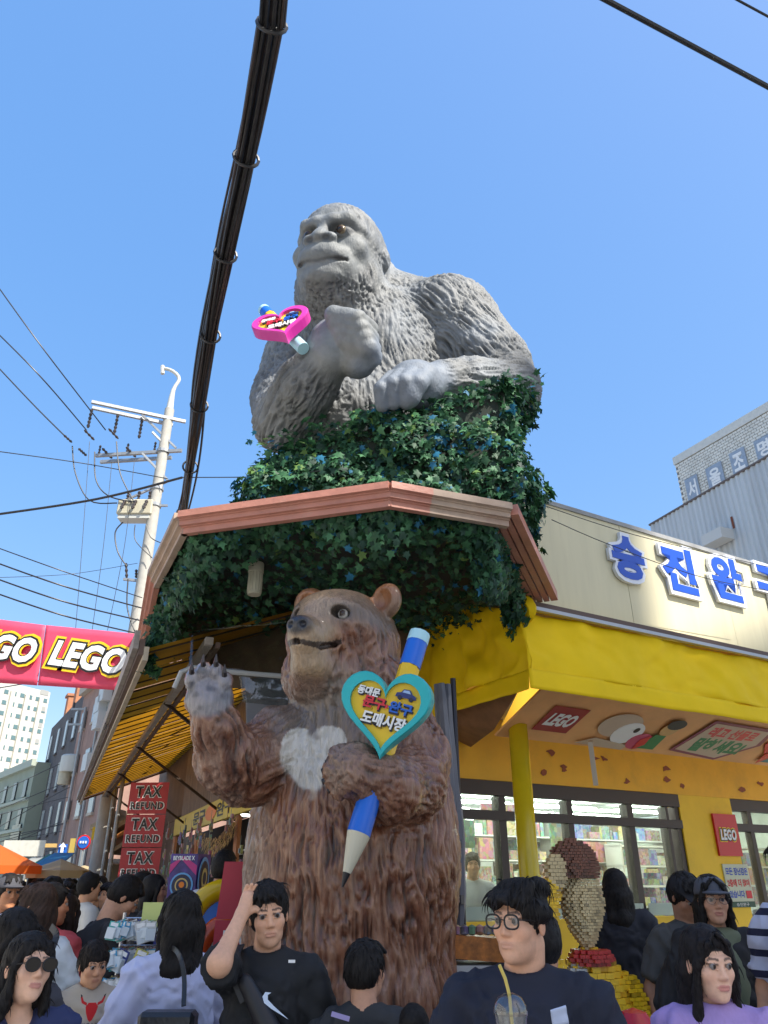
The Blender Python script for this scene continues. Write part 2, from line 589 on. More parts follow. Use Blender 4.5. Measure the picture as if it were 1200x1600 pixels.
# ------------------------------------------------------------------ corner shop
shop = thing('corner_toy_shop', 'yellow corner toy shop with glass front, under the ivy canopy', 'shop building', (0, 9, 0))
yel = mat('yellow_paint', (.80, .50, .012), .55, var=.08, vscale=2, dirt=.25, dirtcol=(.25, .13, .02))
yel2 = mat('orange_yellow_paint', (.80, .42, .015), .55, var=.08, vscale=2, dirt=.25, dirtcol=(.22, .1, .02))
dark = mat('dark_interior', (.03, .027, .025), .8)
frm = mat('dark_window_frame', (.045, .032, .028), .4, metal=.3)
glass = mat('shop_glass', (.8, .85, .82), .03, trans=1.0, spec=.4)
def thin_glass(name='thin_glass', tint=(.93, .97, .95), f=.02):
    if name in _mats: return _mats[name]
    m = bpy.data.materials.new(name); m.use_nodes = True; nt = m.node_tree
    for n in list(nt.nodes): nt.nodes.remove(n)
    o = nt.nodes.new('ShaderNodeOutputMaterial'); t = nt.nodes.new('ShaderNodeBsdfTransparent'); t.inputs[0].default_value = (*tint, 1)
    g_ = nt.nodes.new('ShaderNodeBsdfGlossy'); g_.inputs['Roughness'].default_value = .03
    fr = nt.nodes.new('ShaderNodeLayerWeight'); fr.inputs[0].default_value = .5
    pw = nt.nodes.new('ShaderNodeMath'); pw.operation = 'POWER'; pw.inputs[1].default_value = 4.0
    nt.links.new(fr.outputs['Facing'], pw.inputs[0])
    ad = nt.nodes.new('ShaderNodeMath'); ad.operation = 'MULTIPLY_ADD'; ad.inputs[1].default_value = .7; ad.inputs[2].default_value = f+.02
    fr = pw
    ms = nt.nodes.new('ShaderNodeMixShader')
    nt.links.new(fr.outputs[0], ad.inputs[0]); nt.links.new(ad.outputs[0], ms.inputs[0])
    nt.links.new(t.outputs[0], ms.inputs[1]); nt.links.new(g_.outputs[0], ms.inputs[2]); nt.links.new(ms.outputs[0], o.inputs[0])
    _mats[name] = m; return m
tglass = thin_glass()

NLo = -NL     # outward on the left wall
def wq(o, d, out, t0, z0, t1, z1, thick, m, name, parent=shop, off=0.0):
    b = MB(); a, e1, e2, e3 = wall_quad(o+V3(out)*off, d, t0, z0, t1, z1, thick, out)
    b.obox(a, e1, e2, e3); return b.wbuild(name, m, parent)

# right front: window band between t=-0.3 and the pillar
tw1, _ = hit(1068, 1300, R0, DR); tp1, _ = hit(1150, 1300, R0, DR)
wz = 2.72
wq(R0, DR, -NR, -.6, 2.78, 12, 4.3, .25, yel2, 'wall')
wq(R0, DR, -NR, -.75, 0, -.335, 2.779, .2, yel2, 'wall')                                    # beam over the windows
wq(R0, DR, -NR, tw1, 0, tp1, 2.779, .3, yel, 'pillar')
wq(R0, DR, -NR, tp1+2.6, 0, 12, 2.779, .3, yel, 'wall')
# corner wall behind the bear and the left wall
wq(V3((-.82, 8.46, 0)), (V3((.48, 8.54, 0))-V3((-.82, 8.46, 0))).normalized(), V3((0, 1, 0)), 0, 0, 1.25, 4.3, .2, yel2, 'wall')
wq(L0, DL, NL, 1.5, 2.95, 16, 4.5, .2, mat('brown_wall', (.12, .075, .05), .8, var=.3, vscale=2), 'wall')
wq(L0, DL, NL, 11.5, 0, 16, 2.94, .2, mat('brown_wall'), 'wall')
b = MB(); b.prism([on(L0, DL, 1.4, 4.52), on(L0, DL, 16, 4.52), V3((4, 24, 4.52)), on(R0, DR, 12, 4.52), on(R0, DR, 0, 4.52)], (0, 0, .25))
b.wbuild('roof', mat('roof_concrete', (.25, .24, .22), .9), shop)

# window frames and panes (upper lights and doors)
mull = [(-.33, .09), (hit(783, 1260, R0, DR)[0]-.02, .10), (hit(885, 1240, R0, DR)[0], .09), (hit(978, 1240, R0, DR)[0], .10)]
zt = hit(900, 1280, R0, DR)[1]
for a0, a1 in ((wz-.10, wz+.055), (zt-.05, zt+.05), (0.02, .12)):
    fr = MB(); a, e1, e2, e3 = wall_quad(R0+NR*.01, DR, -.33, a0, tw1, a1, .1, -NR); fr.obox(a, e1, e2, e3); fr.wbuild('window_rail', frm, shop)
for t, w in mull + [(tw1-.08, .14), (tw1-.26, .05)]:
    wq(R0, DR, -NR, t, .12, t+w, wz-.1, .13, frm, 'window_post', off=.02)
edges_ = [t for t, w in mull]+[tw1-.26]
for i in range(len(edges_)-1):
    t0, t1 = edges_[i]+.09, edges_[i+1]
    for z0, z1 in ((zt+.05, wz-.10), (.12, zt-.05)):
        b = MB(); a = on(R0-NR*.06, DR, t0, z0); b.obox(a, DR*(t1-t0), -NR*.006, Z*(z1-z0)); b.wbuild('pane', tglass, shop)
    wq(R0, DR, -NR, t0, .12, t1, 1.36, .02, yel, 'lower_panel', off=-.03)
    wq(R0, DR, -NR, t0, 1.37, t1, 1.50, .012, mat('frosted_film', (.5, .55, .52), .4, backlit=.5), 'frosted_strip', off=-.035)
# second opening right of the pillar
t2 = tp1
wq(R0, DR, -NR, t2, wz-.1, t2+2.6, wz+.055, .12, frm, 'window_rail', off=.01)
wq(R0, DR, -NR, t2, zt-.05, t2+2.6, zt+.05, .12, frm, 'window_rail', off=.012)
wq(R0, DR, -NR, t2+.35, .12, t2+.43, wz-.1, .1, frm, 'window_post', off=.02)
b = MB(); a = on(R0-NR*.06, DR, t2, .1); b.obox(a, DR*2.6, -NR*.006, Z*(wz-.2)); b.wbuild('pane', tglass, shop)

# interior: floor, back walls, ceiling with tubes
rm = MB()
fl = [on(R0-NR*.3, DR, -.35, .02), on(R0-NR*.3, DR, 8, .02), on(R0-NR*9, DR, 8, .02), on(R0-NR*.3, DR, -.35, .02)+DL*9]
rm.prism(fl, (0, 0, .05)); rm.wbuild('floor', mat('shop_floor', (.45, .46, .43), .3), shop)
rm = MB(); rm.prism([p+Z*2.93 for p in fl], (0, 0, .06)); rm.wbuild('ceiling', mat('shop_ceiling', (.6, .64, .6), .7), shop)
rm = MB()
for i, j in ((1, 2), (2, 3), (3, 0)): 
    a, c = fl[i], fl[j]; e = (c-a); n_ = V3((-e.y, e.x, 0)).normalized()*.08; rm.obox(a, e, n_, Z*2.9)
rm.wbuild('inner_wall', mat('shop_inner_wall', (.62, .66, .6), .7, var=.1), shop)
tube = mat('lit_tube', (1, 1, .95), .5, emit=9.0, ecol=(.93, 1, .92))
for r in range(7):
    for c in range(4):
        p0 = on(R0-NR*(.75+1.1*r), DR, -.4+1.9*c, 2.86)
        b = MB(); b.bar(p0, p0+DR*1.35, .16, .03); b.wbuild('ceiling_tube_light', tube, shop)

# shelving with goods
goods = [mat('goods_%s' % n, c, .45, var=.3, vscale=30) for n, c in (('red', (.32, .05, .04)), ('green', (.06, .16, .07)), ('blue', (.04, .1, .4)), ('yellow', (.42, .32, .08)),
        ('white', (.42, .42, .38)), ('pink', (.34, .12, .16)), ('black', (.03, .03, .035)), ('teal', (.06, .18, .17)), ('brown', (.2, .1, .05)))]
for _i, _g in enumerate(goods):        # printed packaging: patches of other colours
    _n = _g.node_tree; _b = _n.nodes['Principled BSDF']; _s = _b.inputs['Base Color'].links[0].from_socket
    _v = _n.nodes.new('ShaderNodeTexVoronoi'); _v.distance = 'CHEBYCHEV'; _v.inputs['Scale'].default_value = 15+2*_i; _t = _n.nodes.new('ShaderNodeTexCoord'); _n.links.new(_t.outputs['Object'], _v.inputs['Vector'])
    _h = _n.nodes.new('ShaderNodeHueSaturation'); _h.inputs['Saturation'].default_value = .7; _h.inputs['Value'].default_value = .55; _n.links.new(_v.outputs['Color'], _h.inputs['Color'])
    _m = _n.nodes.new('ShaderNodeMix'); _m.data_type = 'RGBA'; _m.inputs[0].default_value = .42; _n.links.new(_s, _m.inputs[6]); _n.links.new(_h.outputs[0], _m.inputs[7]); _n.links.new(_m.outputs[2], _b.inputs['Base Color'])
shelfm = mat('shelf_white', (.5, .5, .48), .5)
def shelving(o, d, n, length, h, rows, label, depth=.35):
    sh = thing('shelf_unit', label, 'shelf', o, group='shelves full of boxed toys inside the shop')
    b = MB(); 
    for k in range(rows+1): b.obox(o+Z*(.15+k*(h-.2)/rows), d*length, n*depth, Z*.025)
    for k in (0, length): b.obox(o+d*k, d*.03, n*depth, Z*h)
    b.wbuild('rack', shelfm, sh)
    b = MB()
    for k in range(rows):
        t = .05; z = .18+k*(h-.2)/rows
        while t < length-.2:
            w = rnd.uniform(.05, .12) if rnd.random() < .4 else rnd.uniform(.14, .30); hh = rnd.uniform(.3, .94)*(h-.2)/rows
            b.obox(o+d*t+Z*z+n*rnd.uniform(0, .06), d*(w-.01), n*(depth-.08), Z*hh, rnd.randrange(len(goods))); t += w
    q = b.wbuild('boxed_goods', goods, sh); tag(q, kind='stuff')
for i, (t, dd, ln, lab) in enumerate(((.1, 4.2, 1.9, 'shelf of boxed toys deep behind the left shop window'), (2.1, 3.2, 1.9, 'shelf of boxed toys behind the cowboy-height display figure'),
        (4.3, 2.0, 1.9, 'shelf of boxed toys behind the door pane nearest the pillar'), (6.4, 1.7, 1.5, 'shelf of goods behind the far right opening'), (1.2, 6.3, 4.5, 'longest shelf at the back of the shop'), (3.0, 3.6, 2.6, 'shelf of boxed toys behind the middle door panes'), (4.6, 3.4, 2.4, 'shelf of boxed toys deep behind the pillar'))):
    lab = lab.replace('cowboy-height display figure', 'toy-brick display figure')
    shelving(on(R0-NR*dd, DR, t, .07), DR, -NR, ln, 2.72 if i not in (3, 2) else 2.2, 7, lab)
for k, (t, dd, c, w, h, z) in enumerate(((.15, .9, 'green', .5, .32, 2.1), (2.5, 1.6, 'green', .45, .4, 2.1), (-.1, 1.4, 'yellow', .14, 1.6, .9), (1.0, 1.2, 'red', .9, .14, 2.52), (3.9, 2.4, 'red', .5, .3, 2.0))):
    b = MB(); b.obox(on(R0-NR*dd, DR, t, z), DR*w, NR*.02, Z*h)
    o_ = b.build('hanging_sign', goods[{'green': 1, 'yellow': 3, 'red': 0}[c]])
    tag(o_, ['pale green sign hanging inside by the yellow pipe column', 'green sign hanging inside the shop door', 'tall yellow strip sign inside the left window', 'long red sign hanging under the shop ceiling', 'small red sign hanging deep in the shop'][k], 'sign', 'signs hanging inside the shop')

# yellow round column in front of the window
colm = MB(); cb = at(822, 1300, 7.6); 
colm.tube([(cb.x, cb.y, .1), (cb.x, cb.y, 3.15)], .095, 20)
colm.tube([(cb.x, cb.y, .1), (cb.x, cb.y, .14)], .16, 20)
tag(colm.build('yellow_column', mat('yellow_gloss', (.60, .45, .012), .25, var=.05), smooth=False), 'round glossy yellow pipe column standing before the shop window', 'column')
for p in bpy.data.objects['yellow_column'].data.polygons: p.use_smooth = True

# red plates with lettering on the pillar, notice
red = mat('sign_red', (.55, .012, .018), .35)
white = mat('print_white', (.8, .8, .78), .5); black = mat('print_black', (.01, .01, .01), .5)
blu = mat('print_blue', (.015, .06, .42), .4); navy = mat('print_navy', (.01, .02, .14), .45)
ylw = mat('print_yellow', (.8, .52, .01), .45); redp = mat('print_red', (.6, .015, .02), .45); grn = mat('print_green', (.02, .2, .06), .5)
def plate(name, o, d, out, t0, z0, t1, z1, m, th=.02, off=.0, label=None, cat=None, group=None):
    b = MB(); a, e1, e2, e3 = wall_quad(o+V3(out)*off, d, t0, z0, t1, z1, th, out); b.obox(a, e1, e2, e3)
    ob = b.build(name, m)
    if label: tag(ob, label, cat, group)
    M = frame((a+e1*.5+e3*.5+V3(out)*(th+.004)), d, Z, None)
    if M.to_3x3().col[2].dot(V3(out)) < 0: M = frame(a+e1*.5+e3*.5+V3(out)*(th+.004), -d, Z)
    return ob, M, (t1-t0), (z1-z0)
LOGO = dict(bold=.045, shear=.22, spacing=.92)
def logo(M, parent, w, h, back=None, thick=.004):
    """the toy maker's word mark: white letters, black rim, yellow rim"""
    letters('LEGO', M, mat('print_yellow'), parent, 1.0, .0, bold=.12, shear=.14, spacing=1.0, fit=(w, h), name='lettering_rim')
    letters('LEGO', M @ Matrix.Translation((0, 0, thick)), black, parent, 1.0, .0, bold=.085, shear=.14, spacing=1.0, fit=(w*.94, h*.86), name='lettering_rim')
    letters('LEGO', M @ Matrix.Translation((0, 0, thick*2)), white, parent, 1.0, .0, bold=.045, shear=.14, spacing=1.06, fit=(w*.89, h*.74), name='lettering')
ta, za = hit(1112, 1271, R0+NR*.02, DR); tb, zb = hit(1163, 1338, R0+NR*.02, DR)
pl, M, w, h = plate('brand_sign', R0, DR, NR, ta, zb, tb-.04, za, red, .03, .003, 'square red plate with white toy brand letters on the yellow pillar', 'sign')
logo(M, pl, w*.78, h*.36)
ta, za = hit(1127, 1350, R0, DR); tb, zb = hit(1181, 1417, R0, DR)
pl, M, w, h = plate('notice_board', R0, DR, NR, ta, zb, tb-.03, za, mat('notice_cream', (.55, .58, .42), .6), .015, .003, 'pale Korean notice board below the red plate on the pillar', 'sign')
letters('모든 장난감은', M @ Matrix.Translation((0, h*.33, 0)), blu, pl, 1, .0, bold=.03, fit=(w*.88, h*.18))
letters('2층에 더 많이', M @ Matrix.Translation((0, h*.06, 0)), redp, pl, 1, .0, bold=.03, fit=(w*.88, h*.18))
letters('있습니다', M @ Matrix.Translation((-w*.14, -h*.2, 0)), blu, pl, 1, .0, bold=.03, fit=(w*.6, h*.17))
b = MB(); b.obox(M @ V3((w*.22, -h*.3, 0)), M.to_3x3() @ V3((w*.22, 0, 0)), M.to_3x3() @ V3((0, h*.18, 0)), M.to_3x3() @ V3((0, 0, .003))); b.wbuild('red_badge', redp, pl)
b = MB(); b.obox(M @ V3((-w*.5, -h*.5, 0)), M.to_3x3() @ V3((w, 0, 0)), M.to_3x3() @ V3((0, h*.13, 0)), M.to_3x3() @ V3((0, 0, .003))); b.wbuild('green_strip', mat('dark_green', (.01, .06, .03), .5), pl)
letters('승진완구', M @ Matrix.Translation((0, -h*.435, .004)), white, pl, 1, .0, fit=(w*.5, h*.08))

# ------------------------------------------------------------------ soffit print under the right awning
sof = thing('printed_soffit_panel', 'long orange brown printed panel hanging under the yellow awning', 'banner', S0)
A0_ = V3((1.12, 7.65, 3.05)); U = DR; Wd = (NR*.95+Z*.40)
sfm = mat('soffit_print', (.76, .38, .14), .6, var=.12, vscale=2)
b = MB(); b.obox(A0_, U*7.5, Wd, Wd.cross(U).normalized()*.02); b.wbuild('panel', sfm, sof)
nS = -(Wd.cross(U).normalized()); nS = nS if nS.z < 0 else -nS
def sp(t, h): return A0_+U*t+Wd*(h*.74+.03)+nS*.012
def lo_c(i): return [V3((1.32, 6.62, 3.43)), V3((1.12, 7.7, 3.12)), V3((1.0, 8.8, 3.12)), V3((.3, 8.7, 3.43))][i]
def sof_frame(t, h): return frame(sp(t, h), U, Wd)
b = MB(); b.prism([lo_c(0), lo_c(1), lo_c(2), lo_c(3)], Z*.02); b.wbuild('corner_board', mat('soffit_corner_brown', (.20, .10, .05), .7, var=.2), sof)
# square red emblem
def quad_on(name, t0, h0, t1, h1, m, lift=.0, skew=0):
    b = MB(); n = nS*.003
    b.prism([sp(t0, h0)+nS*lift, sp(t1, h0)+nS*lift, sp(t1+skew, h1)+nS*lift, sp(t0+skew, h1)+nS*lift], n); return b.wbuild(name, m, sof)
quad_on('red_emblem', .32, .22, .78, .78, mat('faded_red', (.33, .02, .02), .5))
letters('LEGO', sof_frame(.55, .5) @ Matrix.Translation((0, 0, .008)), white, sof, 1, 0, bold=.05, shear=.2, fit=(.36, .22))
def blob(name, pts, m, lift):
    b = MB(); b.prism([sp(t, h)+nS*lift for t, h in pts], nS*.003); return b.wbuild(name, m, sof)
def ring(t, h, a, c, n=20, rot=0): return [(t+a*math.cos(k*2*math.pi/n+rot), h+c*math.sin(k*2*math.pi/n+rot)) for k in range(n)]
cream = mat('print_cream', (.55, .42, .30), .6); pink = mat('print_pink', (.5, .05, .13), .5)
# generic printed toys: a white craft, two little figures, a speech banner
blob('printed_shape', ring(1.35, .55, .28, .28), cream, .004); blob('printed_shape', ring(1.55, .4, .2, .26), white, .007)
blob('printed_shape', [(1.0, .05), (1.7, .0), (1.75, .12), (1.2, .22)], cream, .008)
blob('printed_shape', ring(1.62, .5, .035, .06), black, .011); blob('printed_shape', ring(1.82, .25, .16, .2), pink, .010)
for t in (2.0, 4.15):
    blob('printed_shape', ring(t+.05, .62, .12, .17), mat('print_skin', (.6, .35, .12), .5), .012); blob('printed_shape', ring(t+.07, .74, .13, .12), black, .014)
    blob('printed_shape', [(t-.12, .1), (t+.14, .1), (t+.1, .46), (t-.06, .46)], grn if t < 3 else mat('print_teal', (.02, .16, .18), .5), .013)
    blob('printed_shape', [(t-.16, .05), (t-.2, .3), (t-.1, .42), (t-.06, .2)], redp, .015)
blob('printed_shape', [(3.75, .55), (3.95, .95), (4.1, .7), (3.95, .3)], redp, .006)
blob('speech_panel', [(2.4, .12), (3.25, -.0), (3.7, .5), (3.62, .92), (2.55, .95)], mat('print_maroon', (.22, .03, .06), .5), .006)
blob('speech_panel', [(2.46, .17), (3.22, .06), (3.62, .5), (3.56, .86), (2.6, .89)], cream, .009)
letters('레고 선물로', sof_frame(3.05, .70) @ Matrix.Translation((0, 0, .014)), redp, sof, 1, 0, bold=.04, fit=(.8, .2))
letters('말하세요!', sof_frame(3.05, .36) @ Matrix.Translation((0, 0, .014)), grn, sof, 1, 0, bold=.05, fit=(.85, .28))
# white brackets and stains on the beam below
for px in (928,):
    t, z = hit(px, 1220, R0+NR*.05, DR)
    b = MB(); b.bar(at(931, 1226, 8.2), at(922, 1158, 8.0), .05, .05); tag(b.build('soffit_bracket', mat('bracket_white', (.55, .5, .42), .6)), 'pale bracket holding the printed panel above the shop window', 'bracket')
for i in range(16):
    t = rnd.uniform(-.3, 6.5); z = rnd.uniform(2.86, 3.2); b = MB()
    pts = [on(R0+NR*.004, DR, t+rnd.uniform(.015, .10)*math.cos(a), z+rnd.uniform(.01, .055)*math.sin(a)) for a in [k*math.pi/4 for k in range(8)]]
    b.prism(pts, NR*.003); b.wbuild('leaf_print', mat('leaf_print_brown', (.25, .06, .015), .6), shop)

# ------------------------------------------------------------------ yellow cloth awning, right front and corner return
def cloth(name, P00, P10, P01, P11, nx, ny, amp, m, parent, seed=0, folds=6.0, sag=.0, thick=.006, wsc=1.5):
    """cloth panel between four corners with soft folds; (u along 00->10, v along 00->01)"""
    u, v = np.meshgrid(np.linspace(0, 1, nx), np.linspace(0, 1, ny), indexing='ij')
    u = u.ravel()[:, None]; v = v.ravel()[:, None]
    P00, P10, P01, P11 = [np.array(p, np.float32) for p in (P00, P10, P01, P11)]
    P = P00*(1-u)*(1-v)+P10*u*(1-v)+P01*(1-u)*v+P11*u*v
    n = np.cross(P10-P00, P01-P00); n /= np.linalg.norm(n)
    Lu = np.linalg.norm(P10-P00)
    Q = np.concatenate([u*Lu*folds/2+seed*7.3, v*.7, v*0+seed], 1).astype(np.float32)
    Q[:, 0] += fbm(np.concatenate([u*Lu, v*2, u*0+seed], 1), wsc, 2)*.9
    w = vnoise(Q)*.7+vnoise(Q*2.2+4)*.3
    P = P+n*(w*amp)[:, None]+np.array([0, 0, -1])*(sag*4*u*(1-u)*v)+n*(fbm(P, 3.0, 3)*amp*.5)[:, None]
    idx = np.arange(nx*ny).reshape(nx, ny)
    q = np.stack([idx[:-1, :-1].ravel(), idx[1:, :-1].ravel(), idx[1:, 1:].ravel(), idx[:-1, 1:].ravel()], 1)
    P2 = P+n*thick
    rim = []
    bd = np.concatenate([idx[:, 0], idx[-1, 1:], idx[::-1, -1][1:], idx[0, ::-1][1:]])
    rm_ = np.stack([bd[:-1], bd[1:], bd[1:]+nx*ny, bd[:-1]+nx*ny], 1)
    F_ = np.concatenate([q[:, ::-1], q+nx*ny, rm_])
    return world_part(name, np_mesh(name, np.concatenate([P, P2]), F_, True), parent, m)
aw = thing('yellow_awning', 'long bright yellow cloth awning over the right shop front', 'awning', S0)
ycl = mat('yellow_cloth', (.88, .60, .008), .62, var=.07, vscale=1.3, bump=.25, bscale=5, backlit=.12, dirt=.16, dirtcol=(.5, .33, .04), spec=.15)
AL = 11.0
c0 = V3((S0.x, S0.y, 3.98)); lo = V3((S0.x, S0.y, 3.40))+NR*.10-DR*.05
ret = V3((.20, 8.7, 4.9)); 
cloth('upper_cloth', c0, c0+DR*AL, lo, lo+DR*AL, 300, 22, .055, ycl, aw, 1, 3.6, sag=.0)
cloth('valance', lo+Z*.012+NR*.012-DR*.02, lo+DR*AL+Z*.012+NR*.012, lo-Z*.17+NR*.04-DR*.04, lo+DR*AL-Z*.17+NR*.04, 240, 6, .014, ycl, aw, 2, 3.0)
cloth('corner_cloth', ret, c0, V3((ret.x+.0, ret.y, 3.46)), lo, 90, 24, .10, ycl, aw, 3, 7.0)
cloth('corner_valance', V3((ret.x-.01, ret.y-.02, 3.47)), lo+Z*.012-V3((.012, 0, 0)), V3((ret.x-.04, ret.y-.04, 3.3)), lo-Z*.17-V3((.03, .02, 0)), 70, 6, .02, ycl, aw, 4, 7.0)
cl2 = c0+Z*.0-NR*.02
cloth('top_cloth', cl2+Z*.015, cl2+DR*AL+Z*.015, cl2-NR*.3+Z*.22, cl2+DR*AL-NR*.3+Z*.22, 160, 5, .015, ycl, aw, 5, 3.0)
b = MB(); b.tube([c0+DR*(.06*k)+NR*.0+Z*(.03*math.sin(k)) for k in range(3)], [.1, .13, .08], 12); b.wbuild('gathered_corner', ycl, aw, True)
rail = MB(); rail.obox(c0+Z*.01+NR*.02, DR*AL, NR*.05, Z*.035); rail.wbuild('rail', mat('grey_metal', (.38, .38, .38), .35, metal=.6), aw)
rail = MB(); rail.obox(c0+Z*.05-NR*.02, DR*AL, NR*.07, Z*.05); rail.wbuild('rail_board', mat('brown_rail', (.10, .06, .045), .6), aw)
pk = MB()
for t in (.0, 2.2, 4.4, 6.6, 8.8): pk.bar(on(S0, DR, t, 3.4)-NR*.05, on(R0, DR, t+.5, 3.5), .04)
pk.wbuild('arm', mat('grey_metal'), aw)

# ------------------------------------------------------------------ cream sign wall with big blue letters
F0 = S0+V3((.02, .10, 0))-NR*.18
sw = thing('sign_wall', 'cream sign wall with big blue Korean letters above the yellow awning', 'sign', F0)
crm = mat('cream_wall', (.66, .60, .40), .75, var=.05, vscale=1.2, dirt=.5, dirtcol=(.50, .42, .27), stretch=(5, 5, .5))
b = MB(); b.obox(on(F0-NR*.012, DR, .0, 4.08), DR*12, -NR*.19, Z*1.30); b.wbuild('backing', mat('joint_dark', (.22, .19, .12), .9), sw)
for k in range(7):
    b = MB(); b.obox(on(F0, DR, 1.72*k+(.0 if k == 0 else .004), 4.08), DR*1.7165, -NR*.012, Z*1.30); b.wbuild('panel', crm, sw)
b = MB(); b.obox(on(F0+NR*.02, DR, .0, 5.38), DR*12, -NR*.26, Z*.05); b.wbuild('coping', mat('coping_grey', (.28, .28, .27), .6, var=.2), sw)
bigblue = mat('letter_blue', (.012, .075, .46), .3)
for ch, x0, y0, x1, y1 in (('승', 945, 836, 1007, 914), ('진', 1022, 852, 1088, 934), ('완', 1098, 868, 1162, 946), ('구', 1170, 884, 1228, 960)):
    t0, z1 = hit(x0, y0, F0, DR); t1, z0 = hit(x1, y1, F0, DR); tm = (t0+t1)/2
    zc0 = hit((x0+x1)/2, y1, F0, DR)[1]; zc1 = hit((x0+x1)/2, y0, F0, DR)[1]
    M = frame(on(F0+NR*.035, DR, tm, (zc0+zc1)/2), DR, Z)
    wd, ht = abs(t1-t0)*1.04, (zc1-zc0)*.90
    letters(ch, M, mat('letter_white_edge', (.72, .74, .78), .4), sw, 1, .02, bold=.085, fit=(wd*1.09, ht*1.07), name='letter_backing')
    letters(ch, M @ Matrix.Translation((0, 0, .022)), bigblue, sw, 1, .004, bold=.045, fit=(wd*.93, ht*.91), name='letter')

# ------------------------------------------------------------------ canopy roof over the bear
ZC = 4.35
poly = [V3((-2.95, 8.9, ZC)), V3((-2.1, 6.47, ZC)), V3((-1.56, 5.3, ZC)), V3((.04, 4.83, ZC)), V3((.90, 5.15, ZC)), V3((1.5, 6.9, ZC)), V3((.6, 9.0, ZC)), V3((-1.0, 9.6, ZC))]
can = thing('canopy_roof', 'angular canopy roof with brick red moulded cornice above the bear', 'canopy', (0, 6.5, ZC))
b = MB(); b.prism([p+V3((0, .0, -.02)) for p in poly], (0, 0, .08)); b.wbuild('deck', mat('canopy_deck', (.05, .05, .045), .9), can)
terr = mat('terracotta_paint', (.47, .20, .14), .5, var=.14, vscale=5, dirt=.4, dirtcol=(.45, .32, .25), bump=.15)
beig = mat('faded_cornice', (.40, .29, .21), .6, var=.16, vscale=5, dirt=.6, dirtcol=(.30, .17, .12))
def cornice(a, c, m, ea=0, ec=0, h=.17, lift=.0):
    lift -= .135
    d = (c-a).normalized(); out = V3((d.y, -d.x, 0))
    a = a-d*ea; c = c+d*ec
    prof = [(0, -.03), (.05, -.03), (.05, .018), (.062, .022), (.062, .03), (.085, .034), (.085, .072), (.097, .078), (.097, .086), (.125, .092), (.125, .15), (.06, .155), (0, .155)]
    prof = [(x, z*h/.18) for x, z in prof]
    P = []
    for e in (a, c): P += [e+out*x+Z*(z+lift) for x, z in prof]
    n = len(prof); bb = MB()
    bb.add(P, [tuple(range(n)), tuple(range(n, 2*n))]+[(i, (i+1) % n, n+(i+1) % n, n+i) for i in range(n)])
    return bb.wbuild('cornice', m, can)
cornice(poly[0], poly[1], terr); cornice(poly[1], poly[2], beig, .02, .03); cornice(poly[2], poly[3], terr, .03, .028)
m1 = poly[3].lerp(poly[4], .33)
cornice(poly[3], m1, terr, .028, 0, lift=.0005); cornice(m1, poly[4], beig, 0, .05)
# right end board runs down and back
e0, e1 = poly[4]+Z*.0, at(846, 930, 6.62)
b = MB(); dd = (e1-e0).normalized(); sd = dd.cross(Z).normalized()
for k, (w, off) in enumerate(((.07, -.12), (.055, -.045), (.055, .02), (.07, .085))):
    b.obox(e0+sd*off-Z*.07, e1-e0, sd*w*.92, Z*(.075+.012*(k % 2)))
b.wbuild('end_board', terr, can)
b = MB(); b.prism([p+V3((0, .03, .03)) for p in (poly[3], poly[4], poly[5], poly[1])], (0, 0, .02)); b.wbuild('flashing', mat('faded_cornice'), can)
# lamp under the canopy
lp = at(399, 903, 5.75)
lamp = thing('hanging_lamp', 'fluted cream cylinder lamp hanging under the ivy canopy', 'lamp', lp)
b = MB(); b.lathe([(.062, .13), (.066, .12), (.066, .05), (.060, .045)], lp, 18); b.wbuild('collar', mat('lamp_cream', (.36, .34, .25), .5, var=.1), lamp, True)
b = MB(); b.lathe([(.052, -.15), (.056, -.145), (.056, .046), (.05, .05)], lp, 18)
for k in range(14):
    a = k*2*math.pi/14; p = lp+V3((math.cos(a)*.056, math.sin(a)*.056, 0)); b.tube([p-Z*.13, p+Z*.045], .006, 5)
b.wbuild('fluted_body', mat('lamp_cream'), lamp)
b = MB(); b.tube([lp+Z*.12, lp+Z*.5], .012, 8); b.wbuild('rod', mat('grey_metal'), lamp)

# ------------------------------------------------------------------ ivy
def leaf_mesh(kind=0):
    lobes = [(0, 0), (-.16, .10), (-.42, .02), (-.30, .28), (-.52, .52), (-.22, .56), (0, 1.0), (.22, .56), (.52, .52), (.30, .28), (.42, .02), (.16, .10)]
    v = [(x*.9, y-.3, -.28*abs(x)+.1*math.sin(y*3)) for x, y in lobes]+[(0, .1, .06), (0, .5-.3, .07)]
    n = len(lobes); c = n
    f = [(c, i, (i+1) % n) for i in range(n)]
    return v, f
LV, LF = leaf_mesh()
LVa = np.array(LV, np.float32); LFa = np.array(LF, np.int32)
leafm = []
for i, c in enumerate(((.020, .066, .030), (.034, .105, .044), (.062, .17, .075), (.014, .042, .026), (.02, .12, .20), (.10, .18, .045))):
    leafm.append(mat('ivy_leaf_%s' % ['dark', 'mid', 'fresh', 'deep', 'bluish', 'yellowish'][i], tuple(v*1.25 for v in c), .55, var=.25, vscale=9, backlit=.2, spec=.3))
